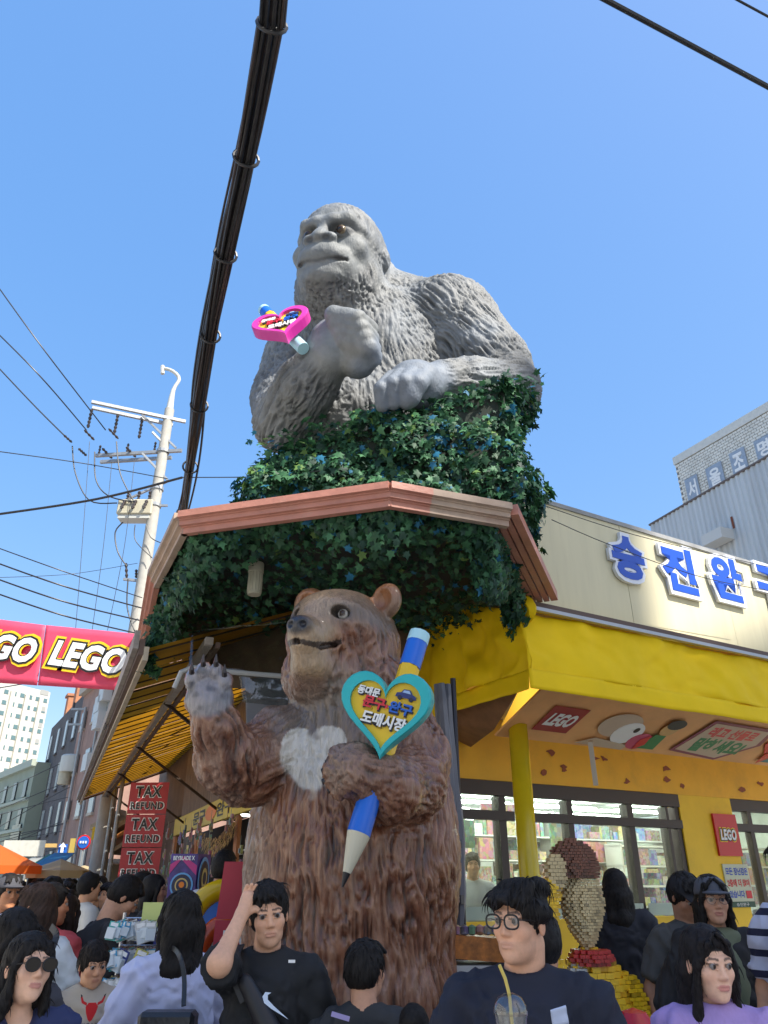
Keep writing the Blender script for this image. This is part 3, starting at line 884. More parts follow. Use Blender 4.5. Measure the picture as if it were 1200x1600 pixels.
def leaf_field(pts, nrm, sizes, mats_idx, parent, name='leaves', singles=260):
    """pts (n,3), nrm (n,3): leaves facing nrm with tips drooping. The ones that show largest are parts of their own."""
    rg = np.random.RandomState(5)
    n = len(pts)
    Nn = nrm+rg.randn(n, 3)*.45; Nn /= np.linalg.norm(Nn, axis=1)[:, None]
    tip = np.array([0, 0, -1.0])+rg.randn(n, 3)*.55; tip -= Nn*(tip*Nn).sum(1)[:, None]; tip /= np.linalg.norm(tip, axis=1)[:, None]
    X = np.cross(tip, Nn)
    o = np.argsort(-(sizes/np.linalg.norm(pts-np.array([0, 0, CAM_H]), axis=1)) + rg.rand(n)*.004)
    sing = o[:singles]; rest = o[singles:]
    meshes = []
    for i, m in enumerate(leafm):
        me = bpy.data.meshes.new('leaf'); me.from_pydata(LV, [], LF); me.materials.append(m)
        meshes.append(me)
    PI_ = None
    for q in sing:
        ob = bpy.data.objects.new('leaf', meshes[int(mats_idx[q])]); COL.objects.link(ob)
        M = Matrix((X[q], tip[q], Nn[q])).transposed()*float(sizes[q])
        M = M.to_4x4(); M.translation = V3(pts[q]); ob.parent = parent
        ob.matrix_parent_inverse = Matrix.Translation(parent.location).inverted(); ob.matrix_local = Matrix.Translation(parent.location).inverted() @ M
        ob.matrix_parent_inverse = Matrix.Identity(4)
    k = len(LVa)
    P = (LVa[None, :, 0:1]*X[rest][:, None]+LVa[None, :, 1:2]*tip[rest][:, None]+LVa[None, :, 2:3]*Nn[rest][:, None])*sizes[rest][:, None, None]+pts[rest][:, None]
    Fq = (LFa[None]+(np.arange(len(rest))*k)[:, None, None]).reshape(-1, 3)
    me = np_mesh(name, P.reshape(-1, 3), Fq, False)
    me.polygons.foreach_set('material_index', np.repeat(mats_idx[rest], len(LFa)).astype(np.int32))
    return tag(world_part(name, me, parent, leafm), kind='stuff')
def pick(n, w, seed):
    return np.random.RandomState(seed).choice(6, n, p=np.array(w)/sum(w))
# hedge on top: box-like planter of leaves
rg = np.random.RandomState(11)
hv = [np.array(p, float) for p in ((-1.12, 5.68), (.0, 5.48), (1.16, 5.36), (1.32, 5.9), (1.36, 7.4), (.4, 8.1), (-.9, 7.9), (-1.35, 6.6))]
def hedge_top(x): return 5.14+.0+.70*np.clip((x+1.25)/2.5, 0, 1.1)
hed = thing('ivy_hedge', 'thick ivy hedge with bluish leaves around the gorilla on the canopy roof', 'hedge', (0, 6.5, 4.5))
N1 = 13500
seg = [(hv[i], hv[(i+1) % 8]) for i in range(8)]; ln = np.array([np.linalg.norm(c-a) for a, c in seg]); wts = ln*np.array([3.2, 3.2, 3.2, 2.4, .6, .5, .6, 1.6]); wts /= wts.sum()
si = rg.choice(8, N1, p=wts); f_ = rg.rand(N1)
A_ = np.array([a for a, c in seg])[si]; C_ = np.array([c for a, c in seg])[si]
xy = A_*(1-f_[:, None])+C_*f_[:, None]; dv = (C_-A_); out = np.stack([dv[:, 1], -dv[:, 0]], 1); out /= np.linalg.norm(out, axis=1)[:, None]
zt_ = hedge_top(xy[:, 0]); zb_ = np.where(si >= 3, 4.38, 4.36); zz = zb_+(zt_-zb_)*rg.rand(N1)**.9
P3 = np.stack([xy[:, 0], xy[:, 1], zz], 1)
cl = fbm(P3, 3.2, 3); bulge = np.clip(.17*cl+.04*rg.randn(N1), -.12, .16)+.05*np.sin((zz-4.4)*5)
P3[:, :2] += out*bulge[:, None]; P3[:, 2] += .07*fbm(P3+9, 4, 2)
nn = np.concatenate([out, np.full((N1, 1), .25)], 1)
topn = 3500
tp = np.stack([rg.uniform(-1.2, 1.45, topn), rg.uniform(5.4, 7.9, topn)], 1)
tz = hedge_top(tp[:, 0])+.06*rg.randn(topn)-.02
P3 = np.concatenate([P3, np.stack([tp[:, 0], tp[:, 1], tz], 1)]); nn = np.concatenate([nn, np.tile([0, -.3, 1.0], (topn, 1))])
sz = .032+.085*rg.rand(len(P3))**1.7
mi = pick(len(P3), [.34, .28, .12, .18, .05, .03], 2)
edge = (P3[:, 0] < -1.0) & (P3[:, 2] > 4.85); mi[edge] = pick(edge.sum(), [.1, .2, .3, .05, .2, .25], 3)
blue = fbm(P3+31, 2.4, 2) > .62; mi[blue] = pick(blue.sum(), [.1, .3, .2, .1, .4, 0], 4)
leaf_field(P3.astype(np.float32), nn, sz, mi, hed)
b = MB(); core = [V3((p[0]*.93, 6.6+(p[1]-6.6)*.93, 4.44)) for p in hv]
n8 = len(core); tops = [V3((p.x, p.y, float(hedge_top(p.x))-.08)) for p in core]
b.add(core+tops, [tuple(range(n8))[::-1], tuple(range(n8, 2*n8))]+[(i, (i+1) % n8, n8+(i+1) % n8, n8+i) for i in range(n8)])
b.wbuild('planter_box', mat('planter_dark', (.02, .028, .02), .9), hed)
# thin pale cable and rim wire over the hedge
# canopy ivy: underside and rim
ivy = thing('canopy_ivy', 'dark green ivy lining the underside and rim of the canopy over the bear', 'ivy', (0, 6.3, 4.3))
N2 = 6800; N3 = 5200
rim = [(poly[0], poly[1], .5), (poly[1], poly[2], 1.2), (poly[2], poly[3], 2.0), (poly[3], poly[4], 1.3), (poly[4], poly[5], 2.2)]
ps, ns = [], []
w_ = np.array([(c-a).length*k for a, c, k in rim]); w_ /= w_.sum()
si = rg.choice(5, N2, p=w_)
for i in range(N2):
    a, c, k = rim[si[i]]; f0 = rg.rand(); p = a.lerp(c, f0); d = (c-a).normalized(); o_ = V3((d.y, -d.x, 0))
    drop = abs(rg.randn())*.10+.03
    if si[i] == 4: drop = rg.rand()*.42
    if si[i] == 1: drop = rg.rand()*.30
    if si[i] == 0: drop = rg.rand()**1.5*.55
    drop *= 1+.6*math.sin(p.x*5+p.y*3)+.25*math.sin(p.x*13)
    inn = .03+rg.rand()*.22
    ps.append(p-o_*inn-Z*(drop+.03)+V3((0, 0, 0))); ns.append(o_*.8-Z*.5+V3((0, -.4, 0)))
from math import inf
bx = []
while len(bx) < N3:
    x, y = rg.uniform(-3, 1.6), rg.uniform(4.9, 9.2)
    ins_ = False; j = len(poly)-1
    for i in range(len(poly)):
        xi, yi, xj, yj = poly[i].x, poly[i].y, poly[j].x, poly[j].y
        if ((yi > y) != (yj > y)) and (x < (xj-xi)*(y-yi)/(yj-yi)+xi): ins_ = not ins_
        j = i
    if ins_: bx.append((x, y))
for x, y in bx:
    ps.append(V3((x, y, ZC-.06-abs(rg.randn())*.09-.08*(1+math.sin(x*4)*math.sin(y*3))))); ns.append(V3((0, -.3, -1)))
# trailing cluster at the lower left end
for i in range(260):
    f0 = rg.rand(); p = at(238+10*math.sin(f0*7)+rg.randn()*7, 960+95*f0, 6.6); ps.append(p); ns.append(V3((-.3, -1, .2)))
for i in range(260):
    f0 = rg.rand(); p = at(805-55*f0+rg.randn()*8, 880+60*f0*(.6+.4*math.sin(f0*9)), 5.9); ps.append(p); ns.append(V3((-.1, -1, .1)))
ps = np.array([tuple(p) for p in ps]); ns = np.array([tuple(p) for p in ns])
leaf_field(ps, ns, rg.uniform(.045, .10, len(ps)), pick(len(ps), [.42, .22, .05, .27, .03, .01], 8), ivy)
# ------------------------------------------------------------------ street awning along the left side
E0 = V3((-2.1, 6.3, 3.55))
aws = thing('street_awning', 'long lean-to awning with yellow boarded underside along the left street', 'awning', (-3.5, 10, 3.6))
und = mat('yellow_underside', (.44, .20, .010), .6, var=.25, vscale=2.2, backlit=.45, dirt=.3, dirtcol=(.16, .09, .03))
raf = mat('dark_rafter', (.05, .03, .018), .8)
grw = mat('weathered_board', (.30, .26, .22), .7, var=.2, vscale=6, dirt=.5, dirtcol=(.12, .08, .06))
brw = mat('brown_board', (.11, .065, .045), .65, var=.2)
crb = mat('cream_board', (.46, .38, .27), .65, var=.15)
LEN = 14.4
def aw_pt(t, s, dz=0): return E0+DL*t+NL*(2.0*s)+Z*(.8*s+dz)
NP = 16
for i in range(NP):
    t0 = LEN*i/NP; t1 = LEN*(i+1)/NP
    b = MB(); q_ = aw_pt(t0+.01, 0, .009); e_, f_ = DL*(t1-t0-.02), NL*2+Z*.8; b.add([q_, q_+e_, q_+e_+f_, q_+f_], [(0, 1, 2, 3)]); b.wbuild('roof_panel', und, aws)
for i in range(34):
    t = .15+i*.425
    b = MB(); b.bar(aw_pt(t, .02, .0), aw_pt(t, 1, .0), .026, .012); b.wbuild('rafter', raf, aws)
for s, w in ((.33, .035), (.62, .035)):
    for i in range(17):
        if rnd.random() < .62:
            t = .15+i*.85+rnd.choice([0, .425]); b = MB(); b.bar(aw_pt(t, s+rnd.uniform(-.08, .08)), aw_pt(t+.42, s+rnd.uniform(-.08, .08)), w*.6, .012); b.wbuild('batten', raf, aws)
for k, (dx, z0, h, m) in enumerate(((-.10, -.02, .16, grw), (-.05, -.07, .14, brw), (-.01, -.115, .12, crb))):
    b = MB(); b.obox(E0+NL*dx+Z*z0-DL*.1, DL*(LEN+.2), NL*.045, Z*h); b.wbuild('eave_board', m, aws)
b = MB(); b.bar(aw_pt(-.1, .27, -.10), aw_pt(LEN, .27, -.10), .07, .07); b.wbuild('beam', grw, aws)
b = MB(); b.bar(aw_pt(-.1, .31, -.16), aw_pt(LEN, .31, -.16), .04, .05); b.wbuild('beam', brw, aws)
b = MB(); b.obox(aw_pt(LEN, 0, -.05), NL*2+Z*.8, DL*.05, Z*.16); b.wbuild('end_board', brw, aws)
for t in (2.6, 6.0, 9.5, 13.0):
    b = MB(); b.bar(aw_pt(t, .25, -.1), on(L0, DL, t+.4, 2.75), .035); b.wbuild('brace', raf, aws)
for t in (11.6, 14.0):
    p = on(L0-NL*1.25, DL, t, 0); b = MB(); b.tube([p, p+Z*3.9], .045, 10); tag(b.build('awning_post', mat('galvanised', (.35, .36, .36), .45, metal=.5, var=.15), smooth=False), 'slim galvanised post left of the red tax banner' if t < 12 else 'slim galvanised post at the far end of the street awning', 'post')

# left shop front: mural, yellow sign, opening, goods
lf = thing('side_shop_front', 'side shop front with rock print panel, yellow sign and open stall', 'shop front', on(L0, DL, 6, 0))
wq(L0, DL, -NL, 1.5, 2.95, 10.5, 4.3, .04, mat('rock_print', (.14, .095, .075), .6, var=.55, vscale=4, bump=.6, bscale=9, stretch=(3, 3, .7)), 'rock_panel', lf)
wq(L0, DL, -NL, 1.5, 2.60, 11.2, 2.93, .07, mat('sign_yellow', (.62, .48, .012), .45, var=.05), 'yellow_sign', lf)
Ms = frame(on(L0-NL*.075, DL, 8.0, 2.765), -DL, Z)
letters('문구', Ms, black, lf, 1, 0, bold=.03, fit=(1.3, .22)); letters('완구', Ms @ Matrix.Translation((2.3, 0, 0)), black, lf, 1, 0, bold=.03, fit=(1.3, .22))
b = MB(); b.prism([Ms @ V3((1.15+.5*math.cos(a), .12*math.sin(a), 0)) for a in [k*math.pi/8 for k in range(16)]], -NL*.006); b.wbuild('orange_badge', mat('badge_orange', (.75, .2, .01), .5), lf)
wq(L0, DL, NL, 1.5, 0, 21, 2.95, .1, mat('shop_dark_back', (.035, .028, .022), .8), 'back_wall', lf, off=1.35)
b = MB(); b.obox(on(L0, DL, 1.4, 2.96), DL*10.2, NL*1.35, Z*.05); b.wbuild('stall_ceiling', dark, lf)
for t, w in ((1.5, .25), (4.7, .22), (8.2, .25), (11.0, .3)):
    wq(L0, DL, -NL, t, 0, t+w, 2.59, .05, mat('orange_post', (.42, .16, .06), .6, var=.2), 'post', lf)
for i, (t, ln_) in enumerate(((1.9, 2.4), (5.1, 2.6), (8.6, 2.2))):
    shelving(on(L0+NL*.95, DL, t, 0), DL, NL, ln_, 2.3, 6, ['stall shelf of boxed toys nearest the bear', 'middle stall shelf of boxed toys under the yellow sign', 'far stall shelf of boxed toys behind the red tax banner'][i])
# toys hanging in the opening
hg = [mat('goods_%s' % n) for n in ('red', 'green', 'blue', 'yellow', 'white', 'pink', 'teal', 'brown')]
for i in range(46):
    t = rnd.uniform(4.0, 11); z = rnd.uniform(1.5, 2.5); o_ = on(L0-NL*rnd.uniform(.02, .5), DL, t, z)
    b = MB(); w = rnd.uniform(.05, .12); h = rnd.uniform(.1, .24)
    b.obox(o_, DL*w, NL*.03, Z*h, 0); b.obox(o_+DL*w*.15+NL*-.02+Z*h*.15, DL*w*.7, NL*.02, Z*h*.5, 1); b.tube([o_+DL*w/2+Z*h, o_+DL*w/2+Z*(h+.12)], .003, 4, mi=1)
    m1_, m2_ = rnd.choice(hg), rnd.choice(hg); q = b.build('hanging_toy_pack', [m1_, m2_]); tag(q, '%s toy pack with %s front dangling %s in the side stall opening' % (m1_.name[6:], m2_.name[6:], 'high' if z > 2.0 else 'low'), 'toy pack', 'toy packs dangling in the side stall')

# string of yellow fringe under the sign
fr_ = MB()
for i in range(420):
    t = rnd.uniform(4.4, 7.5); s_ = (t-4.4)/3.1; z = 2.58-.25*math.sin(s_*math.pi)-rnd.uniform(0, .22); p = on(L0-NL*(.1+rnd.uniform(0, .06)), DL, t, z)
    fr_.add([p, p+DL*.05+Z*.01, p+DL*.02-Z*.06-NL*.02], [(0, 1, 2)], rnd.choice([0, 1]))
tag(fr_.build('paper_garland', [mat('garland_gold', (.45, .27, .03), .5), mat('garland_brown', (.2, .1, .02), .6)]), 'gold paper garland sagging under the yellow side sign', 'garland')

# clear plastic hood, frame tube and grey sheet left of the bear
pls = thin_glass('clear_plastic', (.80, .82, .80), .05)
hood = thing('plastic_rain_screen', 'clear plastic sheet and pale tube frame beside the bear head', 'screen', at(360, 1045, 6.3))
tb = MB(); pts = [at(272, 1075, 6.2), at(283, 1050, 6.2), at(300, 1043, 6.25), at(360, 1050, 6.35), at(455, 1058, 6.5)]; tb.tube(pts, .022, 8); tb.wbuild('frame_tube', mat('tube_pale', (.42, .42, .40), .4), hood, True)
cloth('plastic_sheet', at(300, 985, 6.5), at(470, 965, 6.7), at(295, 1048, 6.28), at(470, 1062, 6.52), 24, 10, .05, pls, hood, 9, 3.0, thick=.002)
cloth('plastic_sheet', at(372, 1052, 6.38), at(455, 1058, 6.5), at(380, 1098, 6.35), at(455, 1105, 6.5), 14, 8, .03, pls, hood, 10, 5.0, thick=.002)
gsh = mat('grey_tarpaulin', (.12, .125, .15), .5, var=.1, sheen=.2)
cloth('grey_sheet', at(383, 1060, 6.75), at(450, 1060, 6.8), at(386, 1200, 6.75), at(450, 1200, 6.8), 26, 12, .06, gsh, hood, 11, 11.0)
cloth('brown_backing', at(290, 990, 7.3), at(640, 930, 7.6), at(300, 1075, 7.2), at(640, 1080, 7.5), 20, 6, .03, mat('backing_brown', (.13, .085, .05), .8, var=.3), hood, 12, 2.0)
# folded grey parasol on a dark pole right of the bear
par = thing('folded_parasol', 'folded grey parasol on a dark pole between the bear and the shop window', 'parasol', at(716, 1400, 6.3).xy.to_3d())
pb = at(722, 1400, 6.3)
b = MB(); b.tube([(pb.x, pb.y, .02), (pb.x-.0, pb.y, 3.3)], .024, 10); b.tube([(pb.x-.06, pb.y, .9), (pb.x-.06, pb.y, 3.2)], .014, 8); b.wbuild('pole', mat('dark_metal', (.03, .03, .04), .35, metal=.6), par, True)
for k, dx in enumerate((-.13, -.085, -.03)):
    b = MB(); b.tube([(pb.x+dx+.02*math.sin(z*3+k), pb.y-.03*(k % 2), z) for z in [1.25+.2*j for j in range(11)]], [.012, .04, .05, .045, .055, .05, .045, .05, .045, .04, .03], 8); b.wbuild('folded_cloth', gsh, par, True)
for z in (1.62, 2.0): 
    b = MB(); b.tube([(pb.x-.06, pb.y-.02, z-.03), (pb.x-.06, pb.y-.02, z+.03)], .075, 10); b.wbuild('strap', mat('dark_metal'), par)
b = MB(); b.tube([(pb.x, pb.y, 0), (pb.x, pb.y, .06)], .25, 16); b.wbuild('base', mat('dark_metal'), par)

# ------------------------------------------------------------------ banners
ban = thing('street_banner', 'pink red cloth banner with white toy brand letters strung over the street', 'banner', at(100, 1020, 12))
bred = mat('banner_pinkred', (.80, .085, .17), .55, var=.04, backlit=.25, bump=.15, bscale=8)
P_ = {k: at(*v, 12.0) for k, v in dict(a=(-260, 935), b=(71, 977), c=(219, 991), d=(194, 1079), e=(58, 1071), f=(-260, 1050)).items()}
cloth('panel', P_['a'], P_['b'], P_['f'], P_['e'], 50, 10, .02, bred, ban, 21, 1.2)
cloth('panel', P_['b']+V3((.015, 0, 0)), P_['c'], P_['e']+V3((.015, 0, 0)), P_['d'], 30, 10, .02, bred, ban, 22, 1.2)
for (x0, x1, yc) in ((75, 202, 1027), (-62, 62, 1010)):
    c_ = at((x0+x1)/2, yc, 11.93); xv = at(x1, yc+9, 11.93)-at(x0, yc-9, 11.93); yv = at((x0+x1)/2+8, yc-30, 11.93)-at((x0+x1)/2-6, yc+30, 11.93)
    wdt = xv.length
    logo(frame(c_, xv, yv), ban, wdt*1.02, .58, thick=.006)
for a, c in ((P_['c'], aw_pt(3.5, -.05)), (P_['d'], aw_pt(3.3, -.05, -.1))):
    b = MB(); b.tube([a, c], .006, 5); b.wbuild('cord', black, ban)

def tax_banner(o, xv, yv, n, w, h, label, txt, rimc, name='tax_refund_banner', first=0):
    """column of red panels, each reading TAX over REFUND"""
    t = thing(name, label, 'banner', o)
    M = frame(o, xv, yv); A3 = M.to_3x3(); nrm = A3.col[2]
    for k in range(n):
        c = M @ V3((0, -h*(k+.5), 0))
        b = MB(); b.obox(c-A3.col[0]*w/2-A3.col[1]*(h/2-.006), A3.col[0]*w, A3.col[1]*(h-.012), -nrm*.008); b.wbuild('panel', rimc, t)
        Mk = frame(c+nrm*.004, xv, yv)
        for word, dy, sx_, sy_ in (('TAX', h*.20, w*.66, h*.34), ('REFUND', -h*.24, w*.84, h*.22)):
            if txt == 'black':
                letters(word, Mk @ Matrix.Translation((0, dy, 0)), white, t, 1, 0, bold=.06, spacing=1.12, fit=(sx_*1.06, sy_*1.16), name='lettering_rim')
                letters(word, Mk @ Matrix.Translation((0, dy, .004)), black, t, 1, 0, bold=.03, spacing=1.16, fit=(sx_, sy_))
            else: letters(word, Mk @ Matrix.Translation((0, dy, 0)), white, t, 1, 0, bold=.012, fit=(sx_, sy_))
    return t
o_ = at(235, 1222, 13.2)
tax_banner(o_, V3((1, -.05, 0)), V3((.0, 0, 1)), 5, .66, .505, 'tall hanging red banner reading TAX REFUND in black, under the street awning', 'black', mat('banner_red', (.42, .03, .035), .55, var=.1))
o2 = at(378, 1437, 5.5); dn = (at(350, 1640, 5.5)-o2)
tb2_ = tax_banner(o2, V3((1, .1, -.02)), -dn, 3, .34, .47, 'leaning red banner with white TAX REFUND letters against the left of the bear', 'white', mat('banner_rose', (.45, .03, .05), .5, var=.08), 'leaning_tax_banner')
b = MB(); b.obox(o2-V3((.17, 0, 0))+Z*.004, V3((.34, .02, 0)), -dn.normalized()*.34, V3((0, .008, 0))); b.wbuild('top_panel', mat('banner_rose'), tb2_)

# ------------------------------------------------------------------ black cable bundle overhead
bun = thing('cable_bundle', 'thick bundle of black cables strung diagonally overhead', 'cable bundle', (-1.2, 4.5, 6.2))
rub = mat('black_rubber', (.018, .017, .017), .45, var=.3, vscale=14)
rub2 = mat('brown_rubber', (.045, .032, .028), .5, var=.3, vscale=14)
ctrl = [at_z(432, -60, 6.35), at_z(425, 20, 6.33), at_z(388, 230, 6.30), at_z(352, 400, 6.27), at_z(318, 590, 6.25), at_z(287, 800, 6.22), at_z(262, 960, 6.2)]
dv_ = (ctrl[0]-ctrl[1]).normalized(); ctrl = [ctrl[0]+dv_*4]+ctrl+[ctrl[-1]+(ctrl[-1]-ctrl[-2]).normalized()*5]
def resample(c, n):
    c = [V3(p) for p in c]; L_ = [0]
    for a, b_ in zip(c[:-1], c[1:]): L_.append(L_[-1]+(b_-a).length)
    out = []
    for k in range(n):
        s_ = L_[-1]*k/(n-1); i = max(0, min(len(c)-2, next((j for j in range(len(c)-1) if L_[j+1] >= s_-1e-9), len(c)-2)))
        f0 = (s_-L_[i])/(L_[i+1]-L_[i]); p0 = c[max(i-1, 0)]; p1, p2 = c[i], c[i+1]; p3 = c[min(i+2, len(c)-1)]
        out.append(.5*((2*p1)+(p2-p0)*f0+(2*p0-5*p1+4*p2-p3)*f0**2+(3*p1-p0-3*p2+p3)*f0**3))
    return out
path = resample(ctrl, 90)
for k in range(19):
    a0 = rnd.uniform(0, 6.28); rr = .016+.05*math.sqrt(rnd.random()); ph = rnd.uniform(0, 6); tw = rnd.uniform(-.5, .5); rad = rnd.uniform(.007, .016)
    loose = rnd.random() < .25
    pts = []
    for i, p in enumerate(path):
        a = a0+tw*i*.12; w = 1+.25*math.sin(i*.35+ph)+(.9*max(0, math.sin(i*.22+ph)) if loose else 0)
        pts.append(p+V3((math.cos(a)*rr*w, 0, math.sin(a)*rr*w)))
    b = MB(); b.tube(pts, rad, 6); b.wbuild('cable', rub if rnd.random() < .7 else rub2, bun, True)
for px, py in ((428, 8), (386, 232), (366, 398), (333, 520), (311, 635), (300, 725), (288, 790)):
    c_ = at_z(px, py, 6.28); j = min(range(len(path)), key=lambda i: (path[i]-c_).length); c_ = path[j]; d = (path[j+1]-path[j-1]).normalized()
    x = d.cross(Z).normalized(); y = x.cross(d)
    ring_ = [c_+(x*math.cos(a)+y*math.sin(a))*.088 for a in [2*math.pi*q/16 for q in range(17)]]
    b = MB(); b.tube(ring_, .012, 6); b.wbuild('tie', rub, bun, True)

def wire(pts, r, label, name='overhead_wire', m=None, group='thin overhead wires', sag=0.0, n=18, cat='wire'):
    pts = [V3(p) for p in pts]
    def far_(p):
        dd_ = p.y*CP+(p.z-CAM_H)*SP; u_ = 600+F*p.x/dd_; v_ = 800-F*((p.z-CAM_H)*CP-p.y*SP)/dd_
        return u_ < 0 or u_ > 1200 or v_ < 0
    if far_(pts[0]): e0_ = [pts[0]+(pts[0]-pts[1]).normalized()*14]
    else: e0_ = []
    e1_ = [pts[-1]+(pts[-1]-pts[-2]).normalized()*14] if far_(pts[-1]) and pts[-1].z > 7.5 else []
    c = resample(pts, n) if len(pts) > 2 or sag else [V3(p) for p in pts]
    if len(pts) == 2 and sag:
        c = [V3(pts[0]).lerp(V3(pts[1]), i/(n-1))-Z*sag*4*(i/(n-1))*(1-i/(n-1)) for i in range(n)]
    c = e0_+c+e1_
    b = MB(); b.tube(c, r, 6); o = b.build(name, m or rub, smooth=True); tag(o, label, cat, group); return o
wire([at_z(900, -25, 6.6), at_z(1070, 66, 6.6), at_z(1230, 152, 6.6)], .018, 'thick black cable crossing the top right corner of the sky', 'overhead_cable', group=None)
b = MB()
pa, pb_ = at_z(1040, 48, 6.62), at_z(1075, 70, 6.62)
wire([at_z(1130, -12, 6.9), at_z(1230, 42, 6.9)], .008, 'short thin wire in the extreme top right corner', group=None)

# ------------------------------------------------------------------ utility pole
conc = mat('pole_concrete', (.42, .40, .35), .8, var=.1, vscale=5)
galv = mat('galvanised')
PX = -7.0; PYY = 20.0
up = thing('utility_pole', 'tall concrete utility pole with crossarms, insulators and curved lamp mast', 'utility pole', (PX, PYY, 0))
def pz(px, py): return at(px, py, PYY)
ztop = pz(279, 640).z
b = MB(); b.tube([(PX, PYY, 0), (PX, PYY, ztop)], [.22, .15], 16); b.wbuild('shaft', conc, up, True)
tp_ = [V3((PX, PYY, ztop-.1)), V3((PX+.02, PYY, pz(283, 610).z)), pz(280, 592), pz(270, 580), pz(258, 576), pz(252, 577)]
b = MB(); b.tube(resample(tp_, 16), [.13, .12, .11, .10, .09, .075, .07]+[.06]*9, 10); b.wbuild('lamp_mast', mat('mast_white', (.55, .55, .5), .5), up, True)
b = MB(); b.tube([pz(254, 572), pz(254, 584)], .07, 8); b.wbuild('lamp_head', mat('mast_white'), up)
def arm(p, q, zref, w=.09, dy=0):
    a = at_z(p[0], p[1], zref); c = at_z(q[0], q[1], zref); b = MB(); b.bar(a+V3((0, dy, 0)), c+V3((0, dy, 0)), w, .1); b.wbuild('crossarm', galv, up); return a, c
zu = pz(276, 656).z; zl = pz(272, 706).z
ua = arm((143, 628), (290, 659), zu); ub = arm((144, 637), (270, 664), zu)
la = arm((150, 712), (284, 704), zl); lb = arm((157, 722), (268, 715), zl)
def lerp2(a, c, f): return a.lerp(c, f)
for p, q in (((222, 648), (275, 700)), ((238, 675), (262, 700)), ((222, 708), (262, 750))):
    b = MB(); b.bar(at(*p, PYY-.2), at(*q, PYY), .06); b.wbuild('brace', galv, up)
ins = mat('insulator_brown', (.04, .03, .028), .3)
def insulator(p, q, r=.09, n=5):
    r *= .62
    p, q = V3(p), V3(q); pts, rs = [], []
    for k in range(n*2+1): pts.append(p.lerp(q, k/(n*2))); rs.append(r if k % 2 else r*.5)
    b = MB(); b.tube(pts, rs, 8); b.wbuild('insulator', ins, up)
for x, y0, y1 in ((143, 643, 672), (183, 655, 682), (221, 662, 688)): 
    f_ = (x-143)/127; base = lerp2(ub[0], ub[1], f_); insulator(base-Z*.05, base-Z*.75)
for f_ in (.03, .36, .68):
    base = lerp2(la[0], la[1], f_); insulator(base+Z*.05, base+Z*.38, .07, 3)
dead = [((100, 680), (135, 712)), ((132, 672), (175, 716)), ((170, 670), (212, 714))]
for (p, q) in dead: insulator(at_z(*p, zl+.2), at_z(p[0]+(q[0]-p[0])*.35, p[1]+(q[1]-p[1])*.35, zl+.15), .07, 3); insulator(at_z(p[0]+(q[0]-p[0])*.65, p[1]+(q[1]-p[1])*.65, zl+.1), at_z(*q, zl), .08, 4)
# switch box
sb = pz(215, 798); b = MB(); b.box((sb.x-.55, sb.y-.25, sb.z-.22), (sb.x+.5, sb.y+.25, sb.z+.28)); b.wbuild('switch_box', mat('box_cream', (.5, .46, .34), .6, var=.12), up, bevel=.03)
b = MB(); b.box((sb.x-.5, sb.y-.2, sb.z-.34), (sb.x+.45, sb.y+.2, sb.z-.225)); b.wbuild('switch_tray', mat('mast_white'), up)
for k in (-1, 0, 1):
    insulator(sb+V3((k*.33, -.1, .28)), sb+V3((k*.33, -.1, .62)), .09, 3)
    insulator(sb+V3((k*.33, -.26, .22)), sb+V3((k*.33, -.45, -.15)), .09, 3)
for p, q in (((195, 782), (262, 752)), ((243, 790), (262, 790)), ((250, 755), (250, 792))): b = MB(); b.bar(pz(*p), pz(*q), .06); b.wbuild('bracket', galv, up)
ab = pz(210, 905); b = MB(); b.bar(pz(193, 905), pz(262, 912), .07); b.wbuild('bracket', galv, up); insulator(pz(198, 903), pz(197, 880), .08, 3); insulator(pz(213, 903), pz(213, 890), .08, 3)
for y_ in (706, 764, 790): c_ = pz(0, y_); b = MB(); b.tube([(PX, PYY, c_.z-.05), (PX, PYY, c_.z+.05)], .2, 12); b.wbuild('band', galv, up)

